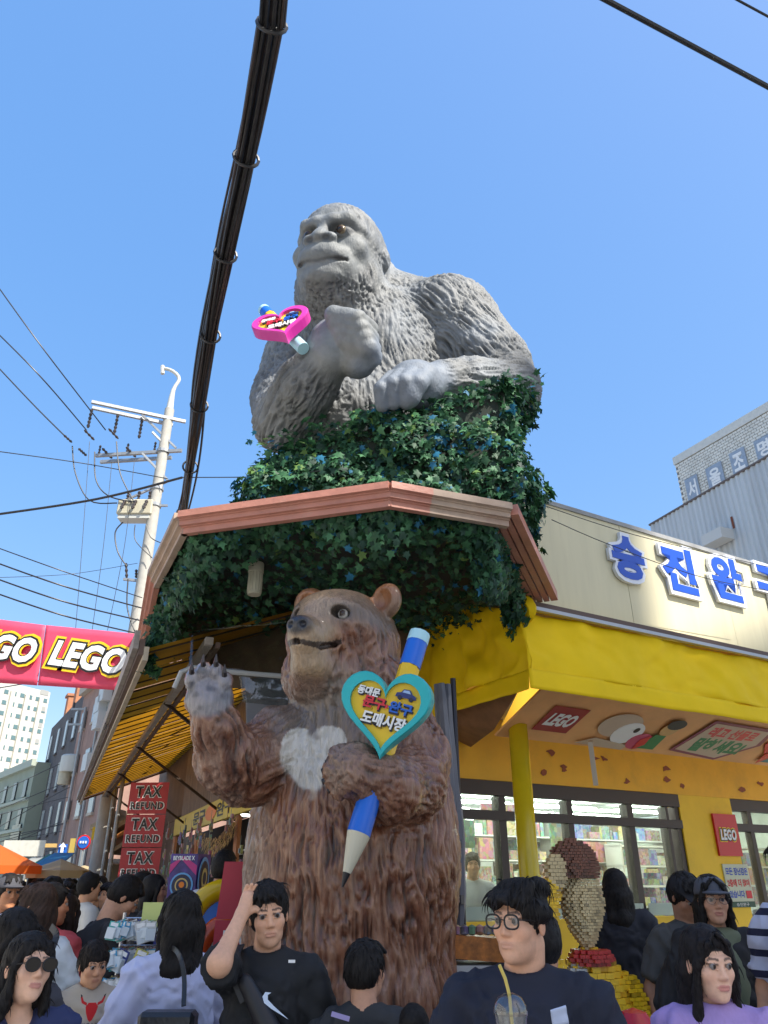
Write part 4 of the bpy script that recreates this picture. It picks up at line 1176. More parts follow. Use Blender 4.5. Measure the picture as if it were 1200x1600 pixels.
thin, mid = .014, .020
W_ = [([(-30, 410), (60, 535), (165, 672)], mid, 'uppermost of the three wires running down to the crossarms from the left'),
      ([(-30, 495), (60, 585), (135, 672)], mid, 'second of the three wires running down to the crossarms from the left'),
      ([(-30, 545), (50, 630), (100, 680)], mid, 'third and lowest of the wires running down to the crossarms'),
      ([(-20, 703), (130, 724), (262, 748)], thin, 'thin wire running level to the pole below the crossarms'),
      ([(-20, 850), (100, 893), (222, 934)], thin, 'topmost of the four sagging wires above the street banner'),
      ([(-20, 874), (100, 916), (225, 951)], mid, 'second of the four sagging wires above the street banner'),
      ([(-20, 899), (100, 940), (225, 971)], mid, 'third of the four sagging wires above the street banner'),
      ([(-20, 922), (100, 962), (215, 990)], mid, 'lowest of the four sagging wires just above the street banner'),
      ([(-20, 903), (110, 897), (215, 880)], .008, 'faint wire rising slightly towards the pole'),
      ([(140, 690), (130, 830), (118, 985)], .008, 'left of the three faint wires hanging straight down from the crossarms'),
      ([(175, 720), (162, 850), (144, 985)], .008, 'middle of the three faint wires hanging down from the crossarms'),
      ([(210, 720), (195, 850), (168, 985)], .008, 'right of the three faint wires hanging down from the crossarms'),
      ([(113, 697), (118, 740), (140, 782), (183, 786)], mid, 'left jumper loop from crossarm to switch box'),
      ([(148, 706), (150, 750), (170, 775), (212, 785)], mid, 'middle jumper loop from crossarm to switch box'),
      ([(182, 690), (188, 740), (210, 785)], mid, 'right jumper loop from crossarm to switch box'),
      ([(192, 816), (180, 832), (184, 862), (198, 885)], mid, 'cable dropping from the switch box to the small bracket'),
      ([(211, 820), (212, 845), (238, 872)], thin, 'middle cable dropping from the switch box'), ([(228, 820), (236, 840), (256, 850)], thin, 'right cable dropping from the switch box'),
      ([(200, 905), (199, 950), (212, 990)], mid, 'cable hanging from the small bracket behind the cornice')]
for pts, r, lab in W_:
    wire([at(x, y, PYY-.3 if x > 100 or len(pts) != 3 else 17) for x, y in pts], r, lab)
wire([at(-20, 806, 12), at(150, 780, 12), at(285, 746, 11.5)], .022, 'twisted black service cable crossing behind the cable bundle', group=None)
wire([at(285, 746, 8.0), at(400, 745, 7.0), at(500, 736, 5.2)], .006, 'thin pale cord running from the bundle to the ivy hedge', group=None)
wire([at(850, 790, 6.2), at(1000, 838, 6.9), at(1210, 888, 8)], .004, 'upper hair-thin wire across the cream sign wall', group=None)
wire([at(862, 812, 6.2), at(950, 850, 6.6), at(1090, 900, 7.2), at(1210, 925, 8)], .004, 'lower hair-thin wire across the cream sign wall', group=None)
wire([at(-20, 1078, 30), at(70, 1063, 30)], .02, 'wire just under the left end of the street banner', group=None)

# ------------------------------------------------------------------ buildings down the street and to the right
def facade(name, label, l, r, Yr, depth, m, cols, rows, wm, floor_h=None, wfrac=(.35, .5), trim=None, z0=0.0, cat='building', right=True, topgap=.8, bottom=3.0, jamb=None):
    """building whose roof corner pixels are l and r; Yr fixes its distance, the left corner follows from level roof line"""
    zr = at(r[0], r[1], Yr).z; ratio = (at(l[0], l[1], 1.0).z-CAM_H); Yl = (zr-CAM_H)/ratio
    a = at(l[0], l[1], Yl); c = at(r[0], r[1], Yr); a.z = c.z = 0
    H = zr; d = (c-a); wdt = d.length; d.normalize(); back = V3((-d.y, d.x, 0))
    if back.y < 0: back = -back
    t = thing(name, label, cat, (a+c)*.5)
    b = MB(); b.obox(a, d*wdt, back*depth, Z*H); b.wbuild('wall', m, t)
    out = -back
    if trim is not None:
        b = MB(); b.obox(a+Z*(H-.25)+out*.25, d*wdt, back*.24, Z*.4); b.wbuild('cornice', trim, t)
    fh = (H-bottom-topgap)/rows; cw = wdt/cols
    me = None
    for i in range(rows):
        for j in range(cols):
            ww, hh = cw*wfrac[0], fh*wfrac[1]
            o_ = a+d*(cw*(j+.5)-ww/2)+Z*(bottom+fh*(i+.5)-hh/2)
            b = MB(); b.obox(o_+out*.02, d*ww, out*.06, Z*hh, 0)
            b.obox(o_-d*.06-Z*.1+out*.003, d*(ww+.12), out*.10, Z*.1, 1)
            b.wbuild('window', [wm, jamb or wm], t)
    return t, a, c, d, out, H
wdark = mat('window_dark', (.04, .05, .06), .15)
wpale = mat('window_pale', (.35, .38, .38), .2)
hm = mat('highrise_white', (.46, .45, .41), .7, var=.04, vscale=.3)
t, a, c, d, out, H = facade('high_rise', 'tall pale apartment high-rise beyond the street, under the banner', (-60, 1048), (79, 1082), 190, 22, hm, 11, 15, mat('window_teal', (.10, .17, .18), .2), wfrac=(.5, .34), topgap=1, bottom=6)
for k in range(6):
    b = MB(); b.obox(a+d*((c-a).length*(k+.25)/6)+out*.0, d*1.1, out*.5, Z*(H-2)); b.wbuild('pilaster', mat('highrise_cream', (.52, .49, .41), .7), t)
for k in range(4):
    b = MB(); b.obox(c-d*3+Z*(H-1-4*k)+out*.03, d*2.4, out*.06, Z*1.2); b.wbuild('painted_mark', mat('mark_grey', (.3, .3, .28), .8), t)
b = MB(); b.obox(a+d*6+Z*H, d*5, -out*8, Z*5); b.wbuild('roof_house', hm, t)
gm = mat('green_render', (.27, .31, .24), .8, var=.1, vscale=.6, dirt=.3, dirtcol=(.16, .17, .14))
t, a, c, d, out, H = facade('green_building', 'pale green rendered three storey building left of the dark brick one', (-30, 1226), (57, 1190), 45, 8, gm, 6, 3, wdark, wfrac=(.28, .55), trim=mat('green_trim', (.38, .42, .34), .8), topgap=.5, bottom=2.6)
for k in (1, 2):
    b = MB(); b.obox(a+Z*(2.6+(H-3.1)/3*k)+out*.2, d*(c-a).length, -out*.19, Z*.16); b.wbuild('ledge', mat('green_trim'), t)
b = MB(); b.obox(c+Z*2.4-d*2.2+out*.05, d*1.9, out*.04, Z*2.2); b.wbuild('dark_shopsign', wdark, t)
dk = mat('dark_brick', (.085, .075, .075), .85, var=.25, vscale=1.6, bump=.3)
t, a, c, d, out, H = facade('dark_brick_building', 'dark grey brick building with tall windows and orange brick turrets', (81, 1138), (134, 1082), 38, 9, dk, 4, 4, wpale, wfrac=(.22, .62), topgap=.3, bottom=1.2, jamb=dk)
ob = mat('orange_brick', (.40, .17, .085), .85, var=.15, vscale=3)
for k, s_ in enumerate((.36, .62, .9)):
    b = MB(); b.obox(a+d*((c-a).length*s_-.5)+Z*H-out*.1, d*.85, -out*.8, Z*(1.2+.3*k)); b.obox(a+d*((c-a).length*s_-.58)+Z*(H+1.2+.3*k), d*1.0, -out*.9, Z*.15); b.wbuild('turret', ob, t)
pkb = mat('pink_brick', (.33, .20, .155), .85, var=.2, vscale=2, bump=.2)
t, a, c, d, out, H = facade('pink_brick_building', 'pinkish brick building between the dark building and the street awning', (133, 1080), (216, 1010), 27, 8, pkb, 4, 4, wpale, wfrac=(.34, .4), trim=mat('stone_trim', (.45, .38, .3), .8), topgap=.6, bottom=1.6, jamb=mat('stone_trim'))
for k in range(5):
    b = MB(); b.obox(a+d*rnd.uniform(.5, 9)+Z*rnd.uniform(3.5, 8.5)+out*.05, d*.8, out*.35, Z*.65); b.wbuild('air_conditioner', mat('ac_white', (.55, .55, .52), .5), t)
for k in range(3):
    p = a+d*(1.5+3*k)+out*.12; b = MB(); b.tube([p, p+Z*(H-1)], .06, 6); b.wbuild('downpipe', mat('galvanised'), t)

# far end low building closing the street
t, *_r = facade('street_end_building', 'grey low building closing the far end of the street', (-10, 1300), (140, 1290), 75, 10, mat('end_grey', (.28, .28, .27), .8, var=.2, vscale=.8), 7, 2, wdark, topgap=.4, bottom=2.5)

# second pole down the street with transformers
P2 = at(112, 1300, 34); sp_ = thing('distribution_pole', 'distribution pole with white transformers before the dark brick building', 'utility pole', (P2.x, P2.y, 0))
p0 = at(112, 1300, 34); p1 = at(140, 1095, 34)
b = MB(); b.tube([(p0.x, 34, 0), (p0.x+.05, 34, p1.z)], [.19, .13], 10); b.wbuild('shaft', conc, sp_, True)
for y0 in (1108, 1132):
    zz_ = at(130, y0, 34).z; b = MB(); b.bar((p0.x-1.0, 34, zz_), (p0.x+1.0, 34, zz_), .09); b.wbuild('crossarm', galv, sp_)
    for k in range(4): b = MB(); b.tube([(p0.x-.9+.55*k, 34, zz_+.05), (p0.x-.9+.55*k, 34, zz_+.3)], .05, 6); b.wbuild('insulator', ins, sp_)
for k, (dx, yy) in enumerate(((-.35, 1195), (.45, 1160), (.9, 1160), (.75, 1182), (-.6, 1212))):
    zz_ = at(130, yy, 34).z; b = MB(); b.lathe([(.25, -.4), (.27, -.35), (.27, .3), (.2, .38)] if k else [(.5, -.35), (.52, -.3), (.52, .3), (.45, .36)], (p0.x+dx, 33.7, zz_), 12); b.wbuild('transformer', mat('box_cream') if k else mat('mast_white'), sp_, True)
for k in range(9):
    y0 = rnd.uniform(1215, 1345); y1 = y0-rnd.uniform(5, 55)
    wire([at(-20, y0+rnd.uniform(10, 40), 34), at(112, y1+10, 33.8), at(190, y1-rnd.uniform(0, 25), 30)], .016, ['lowest', 'lower', 'third', 'fourth', 'fifth', 'sixth', 'seventh', 'upper', 'topmost'][k]+' slack wire tangled around the distribution pole', sag=.3, n=12, group='slack wires across the far street', m=mat('wire_grey', (.06, .06, .06), .6))

# stalls, signs, parasols down the street
def tagbuild(b, name, m, label, cat, group=None, smooth=False): return tag(b.build(name, m, smooth=smooth), label, cat, group)
def board(name, px0, py0, px1, py1, Y, m, label, cat='sign', th=.08):
    a = at(px0, py1, Y); c = at(px1, py0, Y); b = MB(); b.box((a.x, Y, a.z), (c.x, Y+th, c.z)); return tagbuild(b, name, m, label, cat)
board('shop_signboard', 2, 1313, 72, 1338, 30, mat('sign_cream', (.62, .6, .5), .6, var=.1), 'long cream signboard over the stalls at the far left')
bs = board('blue_square_sign', 90, 1319, 105, 1333, 26, mat('sign_blue', (.01, .12, .5), .5), 'small blue square road sign with white arrow')
a_ = at(97.5, 1326, 25.97); b = MB(); b.box((a_.x-.045, 25.95, a_.z-.13), (a_.x+.045, 25.97, a_.z+.08)); b.prism([V3((a_.x-.12, 25.97, a_.z+.05)), V3((a_.x+.12, 25.97, a_.z+.05)), V3((a_.x, 25.97, a_.z+.18))], V3((0, -.02, 0))); b.wbuild('arrow', white, bs)
board('yellow_signboard', 106, 1310, 118, 1336, 27, mat('sign_ochre', (.5, .36, .08), .6), 'narrow ochre signboard beside the blue square sign')
board('small_orange_sign', 70, 1318, 88, 1324, 26.5, mat('sign_orange', (.6, .38, .12), .6), 'thin orange signboard left of the blue square sign')
rs_ = thing('round_road_sign', 'round blue no-parking road sign with red rim on a pole', 'road sign', at(131, 1316, 22).xy.to_3d())
rc = at(131, 1316, 22); 
def disk(c, r, y, m, nm, par): 
    b = MB(); b.prism([V3((c.x+r*math.cos(k*math.pi/12), y, c.z+r*math.sin(k*math.pi/12))) for k in range(24)], V3((0, .015, 0))); return b.wbuild(nm, m, par)
disk(rc, .19, 21.98, mat('print_red'), 'rim', rs_); disk(rc, .15, 21.96, mat('sign_blue'), 'face', rs_)
for k in (-1, 0, 1): b = MB(); b.box((rc.x+k*.07-.02, 21.945, rc.z-.03), (rc.x+k*.07+.02, 21.958, rc.z+.03)); b.wbuild('mark', white, rs_)
b = MB(); b.tube([(rc.x, 22.02, 0), (rc.x, 22.02, rc.z+.2)], .03, 8); b.wbuild('pole', galv, rs_)
def parasol(px, py, Y, r, m, label, dz=.35, n=8, square=False):
    c = at(px, py, Y); t = thing('market_parasol', label, 'parasol', (c.x, c.y, 0))
    b = MB(); rim_ = [V3((c.x+r*math.cos(2*math.pi*(k+.5)/n), c.y+r*math.sin(2*math.pi*(k+.5)/n), c.z-dz)) for k in range(n)]
    b.add([c]+rim_+[p-Z*.14 for p in rim_], [(0, 1+k, 1+(k+1) % n) for k in range(n)]+[(1+k, 1+n+k, 1+n+(k+1) % n, 1+(k+1) % n) for k in range(n)]); b.wbuild('canopy', m, t)
    b = MB(); b.tube([(c.x, c.y, 0), (c.x, c.y, c.z)], .025, 6); b.wbuild('pole', galv, t); return t
parasol(-4, 1318, 16, .9, mat('parasol_orange', (.75, .16, .02), .6, backlit=.4), 'bright orange parasol at the far left edge above the crowd', .4)
parasol(96, 1342, 17, .62, mat('parasol_beige', (.55, .42, .22), .6, backlit=.3), 'beige parasol with yellow edge over the crowd', .22)
parasol(132, 1352, 24, .8, mat('parasol_beige'), 'further beige parasol beyond the yellow post', .2)
for i, (x0, x1, y0, y1, Y, c, nm, lab) in enumerate(((5, 48, 1356, 1366, 20, (.38, .38, .33), 'awning_cream', 'cream stall awning left of the blue one'), (38, 80, 1350, 1362, 18, (.04, .22, .42), 'awning_blue', 'blue stall awning between the cream awning and the beige parasol'),
        (30, 44, 1352, 1364, 18.6, (.03, .2, .14), 'awning_green', 'dark green stall awning tucked behind the blue one'))):
    a, c_ = at(x0, y1, Y), at(x1, y1, Y); top = at(x0+5, y0, Y+1.2)
    t = thing('stall_awning', lab, 'awning', ((a.x+c_.x)/2, Y, 0)); cloth('cloth', V3((a.x+.1, Y+1.2, top.z+.25)), V3((c_.x, Y+1.2, top.z+.25)), a, c_, 14, 6, .03, mat(nm, c, .6, backlit=.25), t, i, 3)
    for q in (a, c_): b = MB(); b.tube([(q.x, Y+.05, 0), (q.x, Y+.05, q.z)], .025, 6); b.wbuild('post', galv, t)
for k in range(5):
    a = on(L0-NL*rnd.uniform(4.5, 7.5), DL, 14+5*k, 0)
    b = MB(); b.obox(a+Z*2.5, DL*3.0, -NL*.12, Z*.6, 0); b.obox(a, DL*3.2, -NL*.1, Z*2.45, 1)
# small gabled stall with yellow post beyond the tax banner
stl = thing('gabled_stall', 'gabled stall with yellow box and thick yellow post beyond the street awning', 'stall', at(165, 1380, 20).xy.to_3d())
def bx(nm, px0, py0, px1, py1, Y, dp, m):
    a = at(px0, py1, Y); c = at(px1, py0, Y); b = MB(); b.box((a.x, Y, a.z), (c.x, Y+dp, c.z)); return b.wbuild(nm, m, stl)
pp = at(148, 1380, 20); b = MB(); b.box((pp.x-.15, 20, 0), (pp.x+.14, 20.3, at(148, 1345, 20).z)); b.wbuild('post', mat('print_yellow'), stl)
bx('yellow_box', 142, 1292, 163, 1312, 20, .8, mat('print_yellow'))
for (p, q, h_, m) in (((143, 1322), (196, 1286), .12, crb), ((146, 1330), (196, 1302), .1, mat('orange_board', (.5, .2, .05), .6)), ((140, 1297), (185, 1272), .12, crb), ((172, 1335), (197, 1318), .1, crb)):
    a, c_ = at(*p, 20.2), at(*q, 20.2); b = MB(); b.obox(a, c_-a, V3((0, 2.2, 0)), Z*h_); b.wbuild('gable_board', m, stl)
bx('beam', 138, 1342, 200, 1348, 20.1, 1.5, galv); bx('back_panel', 158, 1350, 190, 1400, 21.5, .1, mat('panel_tan', (.3, .2, .1), .8)); bx('blue_panel', 183, 1350, 200, 1400, 21, .1, navy)
# roof and left side of the street: long low shops
if 0: facade('left_row_building', 'low pale shop row on the far left side of the street', (-160, 1275), (-2, 1322), 36, 8, mat('row_pale', (.36, .36, .33), .8, var=.2, vscale=1), 6, 1, wdark, topgap=.4, bottom=1.0)

# corrugated building and white tiled tower on the right
corr = thing('corrugated_building', 'building with grey corrugated metal wall behind the cream sign wall', 'building', (7, 14, 0))
cz = 13.0; ca = at_z(1016, 822, cz); cb_ = at_z(1230, 698, cz)
d = (cb_-ca).normalized(); out = V3((d.y, -d.x, 0)); out = out if out.y < 0 else -out
Lc = (cb_-ca).length+.5
me_v, me_f = [], []
nrib = int(Lc/.2)
b = MB(); prev = None
pts = []
for k in range(nrib*4+1):
    s_ = k/4*.2; o_ = [0, 0, .05, .05][k % 4]; pts.append(V3((ca.x, ca.y, 0))+d*(s_+(.0 if k % 2 == 0 else .01))+out*o_)
b.add(pts+[p+Z*cz for p in pts], [(i, i+1, len(pts)+i+1, len(pts)+i) for i in range(len(pts)-1)])
cm = mat('corrugated_grey', (.50, .53, .54), .5, metal=.0, var=.12, vscale=.8, dirt=.35, dirtcol=(.30, .25, .22), stretch=(6, 6, .35))
b.wbuild('corrugated_wall', cm, corr)
b = MB(); b.obox(V3((ca.x, ca.y, 0))-out*.02, d*Lc, -out*6, Z*(cz-.02)); b.wbuild('wall', mat('end_grey'), corr)
b = MB(); b.obox(ca-out*.05+Z*.0, d*Lc, out*.12, Z*.06); b.wbuild('eave', mat('eave_brown', (.13, .1, .085), .6), corr)
q = at_z(1052, 832, cz-.9); b = MB(); b.obox(ca+d*2.6-Z*1.95+out*.08, d*.8, out*.5, Z*.34); b.wbuild('vent_hood', mat('ac_white'), corr)
for s_, dz, h_ in ((7.2, 2.4, .8), (3.4, 1.6, .4)):
    b = MB(); b.obox(ca+d*s_-Z*dz+out*.055, d*.08, out*.004, Z*h_); b.wbuild('rust_streak', mat('rust', (.2, .06, .03), .9), corr)
tow = thing('white_tiled_building', 'white tiled building with blue lettered panels along its lower edge', 'building', (11, 20, 0))
tz_ = 20.5; ta_ = at_z(1053, 716, tz_); tb_ = at_z(1215, 620, tz_)
d2 = (tb_-ta_).normalized(); o2_ = V3((d2.y, -d2.x, 0)); o2_ = o2_ if o2_.y < 0 else -o2_
Lt = (tb_-ta_).length+1
tile = mat('tile_white', (.72, .70, .62), .45, var=.1, vscale=2, dirt=.3, dirtcol=(.3, .27, .22)); grout = mat('tile_grout', (.20, .19, .17), .9)
b = MB(); b.obox(V3((ta_.x, ta_.y, 0)), d2*Lt, -o2_*7, Z*tz_); b.wbuild('wall', grout, tow)
tw_, th_ = .26, .14
stf = MB()
for r in range(40):
    for c_ in range(int(min(Lt, 14)/tw_)):
        o_ = ta_-Z*(th_*(r+1)+.42)+d2*((c_+.5*(r % 2))*tw_)
        stf.obox(o_, d2*(tw_-.03), o2_*(.02+.012*rnd.random()), Z*(th_-.026))
tag(stf.wbuild('wall_tiles', tile, tow), kind='stuff')
b = MB(); b.obox(ta_-Z*.40-d2*.05, d2*(Lt+.05), o2_*.06, Z*.42); b.wbuild('coping', mat('coping_white', (.6, .6, .55), .6, var=.08), tow)
for ch, x0, y0, x1, y1 in (('서', 1071, 748, 1099, 781), ('울', 1103, 729, 1138, 762), ('조', 1140, 706, 1174, 738), ('명', 1178, 686, 1215, 715)):
    p0_ = hit(x0, y0, ta_, d2); p1_ = hit(x1, y1, ta_, d2); t0_, t1_ = p0_[0], p1_[0]
    zc_ = (hit((x0+x1)/2, y0-4, ta_, d2)[1]+hit((x0+x1)/2, y1+4, ta_, d2)[1])/2; hh = abs(hit((x0+x1)/2, y0-4, ta_, d2)[1]-hit((x0+x1)/2, y1+4, ta_, d2)[1])
    b = MB(); b.obox(on(ta_+o2_*.06, d2, t0_, zc_-hh/2), d2*(t1_-t0_), o2_*.05, Z*hh); b.wbuild('letter_panel', mat('panel_blue', (.30, .36, .44), .4, var=.15), tow)
    letters(ch, frame(on(ta_+o2_*.12, d2, (t0_+t1_)/2, zc_), d2, Z), white, tow, 1, .005, bold=.03, fit=((t1_-t0_)*.7, hh*.72), name='letter')

# unseen buildings added behind and beside the viewer: one shades, one bounces sunlight
def shade_block(name, label, x0, y0, x1, y1, h, c, cols, rows, rz=0):
    t = thing(name, label, 'building', ((x0+x1)/2, (y0+y1)/2, 0), R(rz)); w, dp = abs(x1-x0), abs(y1-y0)
    b = MB(); b.box((-w/2, -dp/2, 0), (w/2, dp/2, h)); b.build('wall', mat(name+'_wall', c, .8, var=.1, vscale=.5), t)
    b = MB(); b.box((-w/2-.1, -dp/2-.1, h), (w/2+.1, dp/2+.1, h+.35)); b.build('parapet', mat('stone_trim'), t)
    for i in range(rows):
        for j in range(cols):
            x = -w/2+(j+.5)*w/cols; z = 3.6+i*(h-3.8)/rows
            b = MB(); b.box((x-.6, dp/2, z), (x+.6, dp/2+.05, z+1.5)); b.build('window', wdark, t)
            b = MB(); b.box((x-.6, -dp/2-.05, z), (x+.6, -dp/2, z+1.5)); b.build('window', wdark, t)
    return t
# unseen tower added; stepped roof shaped to shade the corner, bear and gorilla arm
SB = 42.0
def sb_pt(a, s_): return (.766*s_+.643*a, -.643*s_+.766*a)
def sb_h(z): return z+(SB+2.5)*1.137
hb0 = shade_block('apartment_tower', 'tall apartment tower far behind the viewer', -5.6, 0, 5.6, 10, sb_h(3.95)-.35, (.62, .58, .50), 6, 14, 50)
hb0.location = (*sb_pt(5.9, SB+5), 0)
for a0, a1, zt_, lab in ((2.4, 5.15, 4.7, 'lower stair house on the apartment tower roof'), (5.2, 7.95, 6.87, 'taller machine house on the apartment tower roof')):
    st_ = thing('roof_house', lab, 'roof house', (*sb_pt((a0+a1)/2, SB+2.0), sb_h(3.95)), R(50))  # added roof blocks, sized for the shadow they cast
    b = MB(); b.box((-(a1-a0)/2, -2, 0), ((a1-a0)/2, 2, zt_-3.95-.1)); b.build('wall', mat('apartment_tower_wall'), st_)
    b = MB(); b.box((-(a1-a0)/2, -2, zt_-3.95-.1), ((a1-a0)/2, 2, zt_-3.95)); b.build('roof', mat('stone_trim'), st_)
lf_ = shade_block('left_tiled_building', 'long cream tiled building on the left side of the street, beside the viewer', -10, 0, 10, 8, 8.5, (.70, .66, .58), 7, 2, -90)  # unseen pale building added as a reflector for warm bounce
lf_.location = (-14.5, -1, 0)
# ------------------------------------------------------------------ gorilla statue
def build_gorilla():
    root = thing('gorilla_statue', 'giant grey gorilla bust above the ivy hedge on the canopy roof, fist under chin', 'statue', at(620, 700, 6.4))
    s = Sculpt()
    P = lambda x, y, Y: np.array(at(x, y, Y), np.float32)
    hc = P(532, 418, 6.1)
    HR = rotm(14, 5, -17)       # turned towards the viewer's left, slightly tilted
    # torso
    s.ell(P(590, 600, 6.75), (.98, .8, 1.35), .2)
    s.ell(P(570, 540, 6.45), (.58, .5, .62), .2)
    s.ell(P(695, 520, 6.7), (.66, .6, .60), .1)       # big shoulder, viewer right
    s.ell(P(500, 570, 6.8), (.50, .5, .6), .15)
    s.ell(P(553, 450, 6.7), (.52, .5, .6), .15)
    s.ell(P(625, 490, 6.85), (.5, .5, .42), .2)          # neck
    s.ell(P(545, 650, 6.25), (.58, .42, .55), .2)        # belly
    # right-hand arm of the picture: upper arm, elbow, forearm, hand
    s.chain([P(700, 505, 6.5), P(764, 575, 6.35), P(790, 610, 6.2)], [.52, .42, .35], .1)
    s.chain([P(797, 612, 6.1), P(735, 600, 5.85), P(678, 600, 5.62)], [.3, .25, .2], .05)
    hb = P(648, 602, 5.5)
    s.ell(hb, (.27, .22, .24), .05)
    fx = [(660, 612, .085), (638, 600, .085), (618, 603, .08), (600, 610, .07)]
    for i, (x, y, r) in enumerate(fx[1:]):
        s.chain([P(x+12, 580+5*i, 5.40), P(x-5, y-2, 5.24), P(x-3, y+28-2*i, 5.32)], [r*1.0, r*.95, r*.85], .008)
    s.chain([P(668, 585, 5.42), P(652, 600, 5.27), P(642, 622, 5.3)], [.095, .095, .085], .018)
    # left-hand arm of the picture: upper arm, elbow, forearm up to the fist
    s.chain([P(466, 560, 6.75), P(447, 625, 6.5), P(444, 660, 6.1)], [.38, .35, .29], .1)
    s.chain([P(444, 660, 6.0), P(478, 605, 5.65), P(512, 562, 5.42)], [.29, .27, .22], .06)
    s.ell(P(520, 538, 5.40), (.23, .21, .28), .06, rot=rotm(0, 20, 0))
    for i in range(4):                                     # curled fingers
        a = P(522+6*i, 493+13*i, 5.16+.02*i); b = P(558+6*i, 500+15*i, 5.10+.02*i); c = P(578+2*i, 514+15*i, 5.26)
        s.chain([a, b, c], [.092, .092, .08], .010)
    s.ell(P(560, 560, 5.36), (.17, .17, .2), .07)
    # head
    s.frame(hc, HR*np.array([1.0, 1.0, 1.0], np.float32), .97)
    s.ell((0, .12, .15), (.50, .60, .58), .1)
    s.ell((0, .3, .36), (.33, .45, .36), .15)
    s.ell((0, .0, -.28), (.50, .5, .42), .12)
    s.ell((0, .35, -.5), (.5, .5, .55), .2)
    s.ell((0, -.06, -.46), (.46, .42, .34), .1)
    s.ell((0, -.10, .36), (.37, .36, .28), .12)
    for q in (-1, 1): s.chain([(q*.36, -.27, .22), (q*.24, -.42, .30), (q*.09, -.48, .27), (0, -.47, .22)], [.05, .065, .07, .07], .07)
    s.ell((0, -.42, -.26), (.33, .24, .25), .1)
    s.ell((0, -.53, -.17), (.27, .17, .14), .08)
    s.ell((0, -.50, -.41), (.23, .17, .12), .06)
    s.cap((0, -.44, .22), (0, -.60, .03), .06, .09, .06)
    s.ell((0, -.66, .0), (.07, .06, .05), .04)
    for q in (-1, 1):
        s.ell((q*.11, -.61, -.01), (.085, .07, .065), .04)
        s.ell((q*.28, -.34, -.02), (.15, .13, .14), .1)     # cheek bone
        s.ell((q*.19, -.50, .15), (.13, .10, .075), .04, -1)
        s.ell((q*.095, -.70, -.03), (.05, .05, .035), .02, -1)
        s.ell((q*.5, .12, .08), (.05, .09, .12), .04)
        s.ell((q*.195, -.40, .145), (.105, .10, .085), .015)
        s.cap((q*.11, -.50, .10), (q*.27, -.43, .10), .018, .02, .02)
    for a, b in (((-.27, -.52, -.25), (-.13, -.68, -.285)), ((-.13, -.68, -.285), (0, -.72, -.30)), ((0, -.72, -.30), (.13, -.68, -.285)), ((.13, -.68, -.285), (.27, -.52, -.25))):
        s.cap(a, b, .02, .02, .025, -1)
    s.frame()
    V, Fq = s.skin(.0138, pad=.1)
    E = edges_of(Fq); V = relax(V, E, 2); N = vnormals(V, Fq)
    H = ((V-hc) @ HR)/.97
    # bare skin: face and hands
    rad = np.sqrt((H[:, 0]/.47)**2+((H[:, 2]+.02)/.52)**2)
    face = (1-sstep(rad+vnoise(V, 9)*.06, .84, 1.05))*sstep(-H[:, 1], .02, .2)*(H[:, 2] > -.6)
    def near(c, r): return 1-sstep(np.linalg.norm(V-np.array(c, np.float32), axis=1), r*.85, r*1.12)
    hand = np.maximum(near(P(630, 600, 5.4), .47), np.maximum(near(P(548, 533, 5.3), .44), near(P(600, 622, 5.35), .2)))
    bare = np.clip(np.maximum(face, hand), 0, 1)
    # combing: down the trunk, along the forearms, back over the head
    def along(a, b, r):
        a, b = np.array(a), np.array(b); ba = b-a
        t = np.clip((V-a) @ ba/(ba@ba), 0, 1)
        return ba, 1-sstep(np.linalg.norm(V-a-t[:, None]*ba, axis=1), r*.85, r*1.3)
    zones = [((.1, .1, -1), None), along(P(640, 480, 6.5), P(790, 600, 6.2), .62), along(P(797, 612, 6.1), P(670, 600, 5.6), .36),
             along(P(440, 672, 6.0), P(520, 555, 5.4), .38), ((.25, .2, -1), (np.linalg.norm(V-hc, axis=1) < .8).astype(np.float32))]
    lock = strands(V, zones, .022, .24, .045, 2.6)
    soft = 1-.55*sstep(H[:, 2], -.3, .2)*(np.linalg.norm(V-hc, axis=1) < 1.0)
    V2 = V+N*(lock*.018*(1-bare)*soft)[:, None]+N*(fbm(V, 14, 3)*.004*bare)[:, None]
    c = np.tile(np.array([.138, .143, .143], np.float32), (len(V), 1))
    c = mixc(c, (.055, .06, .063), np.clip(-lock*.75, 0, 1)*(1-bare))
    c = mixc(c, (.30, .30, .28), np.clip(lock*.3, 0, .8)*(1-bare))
    c = mixc(c, (.185, .192, .186), bare)
    c = mixc(c, (.20, .22, .24), np.clip(fbm(V, 2.4, 3)*.9, 0, .5)*(1-.5*bare))
    c = mixc(c, (.16, .19, .235), near(P(630, 600, 5.45), .5)*.72)                # blue shade over the lower hand, put into the colour
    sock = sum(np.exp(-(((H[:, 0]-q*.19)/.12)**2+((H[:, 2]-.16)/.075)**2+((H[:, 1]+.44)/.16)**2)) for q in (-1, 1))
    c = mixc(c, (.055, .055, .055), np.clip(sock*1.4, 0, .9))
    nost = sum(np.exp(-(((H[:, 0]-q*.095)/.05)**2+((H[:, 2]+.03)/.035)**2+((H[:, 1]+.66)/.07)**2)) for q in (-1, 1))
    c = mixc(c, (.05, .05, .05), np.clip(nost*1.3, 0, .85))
    lipl = np.exp(-(((H[:, 2]+.292-.18*np.abs(H[:, 0]))/.016)**2))*(np.abs(H[:, 0]) < .28)*(H[:, 1] < -.45)
    c = mixc(c, (.08, .08, .08), np.clip(lipl, 0, .8))
    c *= ((1+.12*fbm(V, 20, 2))*(1+.22*fbm(V*np.array([1, 1, .3], np.float32), 3.0, 3)))[:, None]
    m = mat('grey_painted_resin', rough=.62, attr='col', bump=.35, bscale=70, var=.12, vscale=3, stretch=(1, 1, .35))
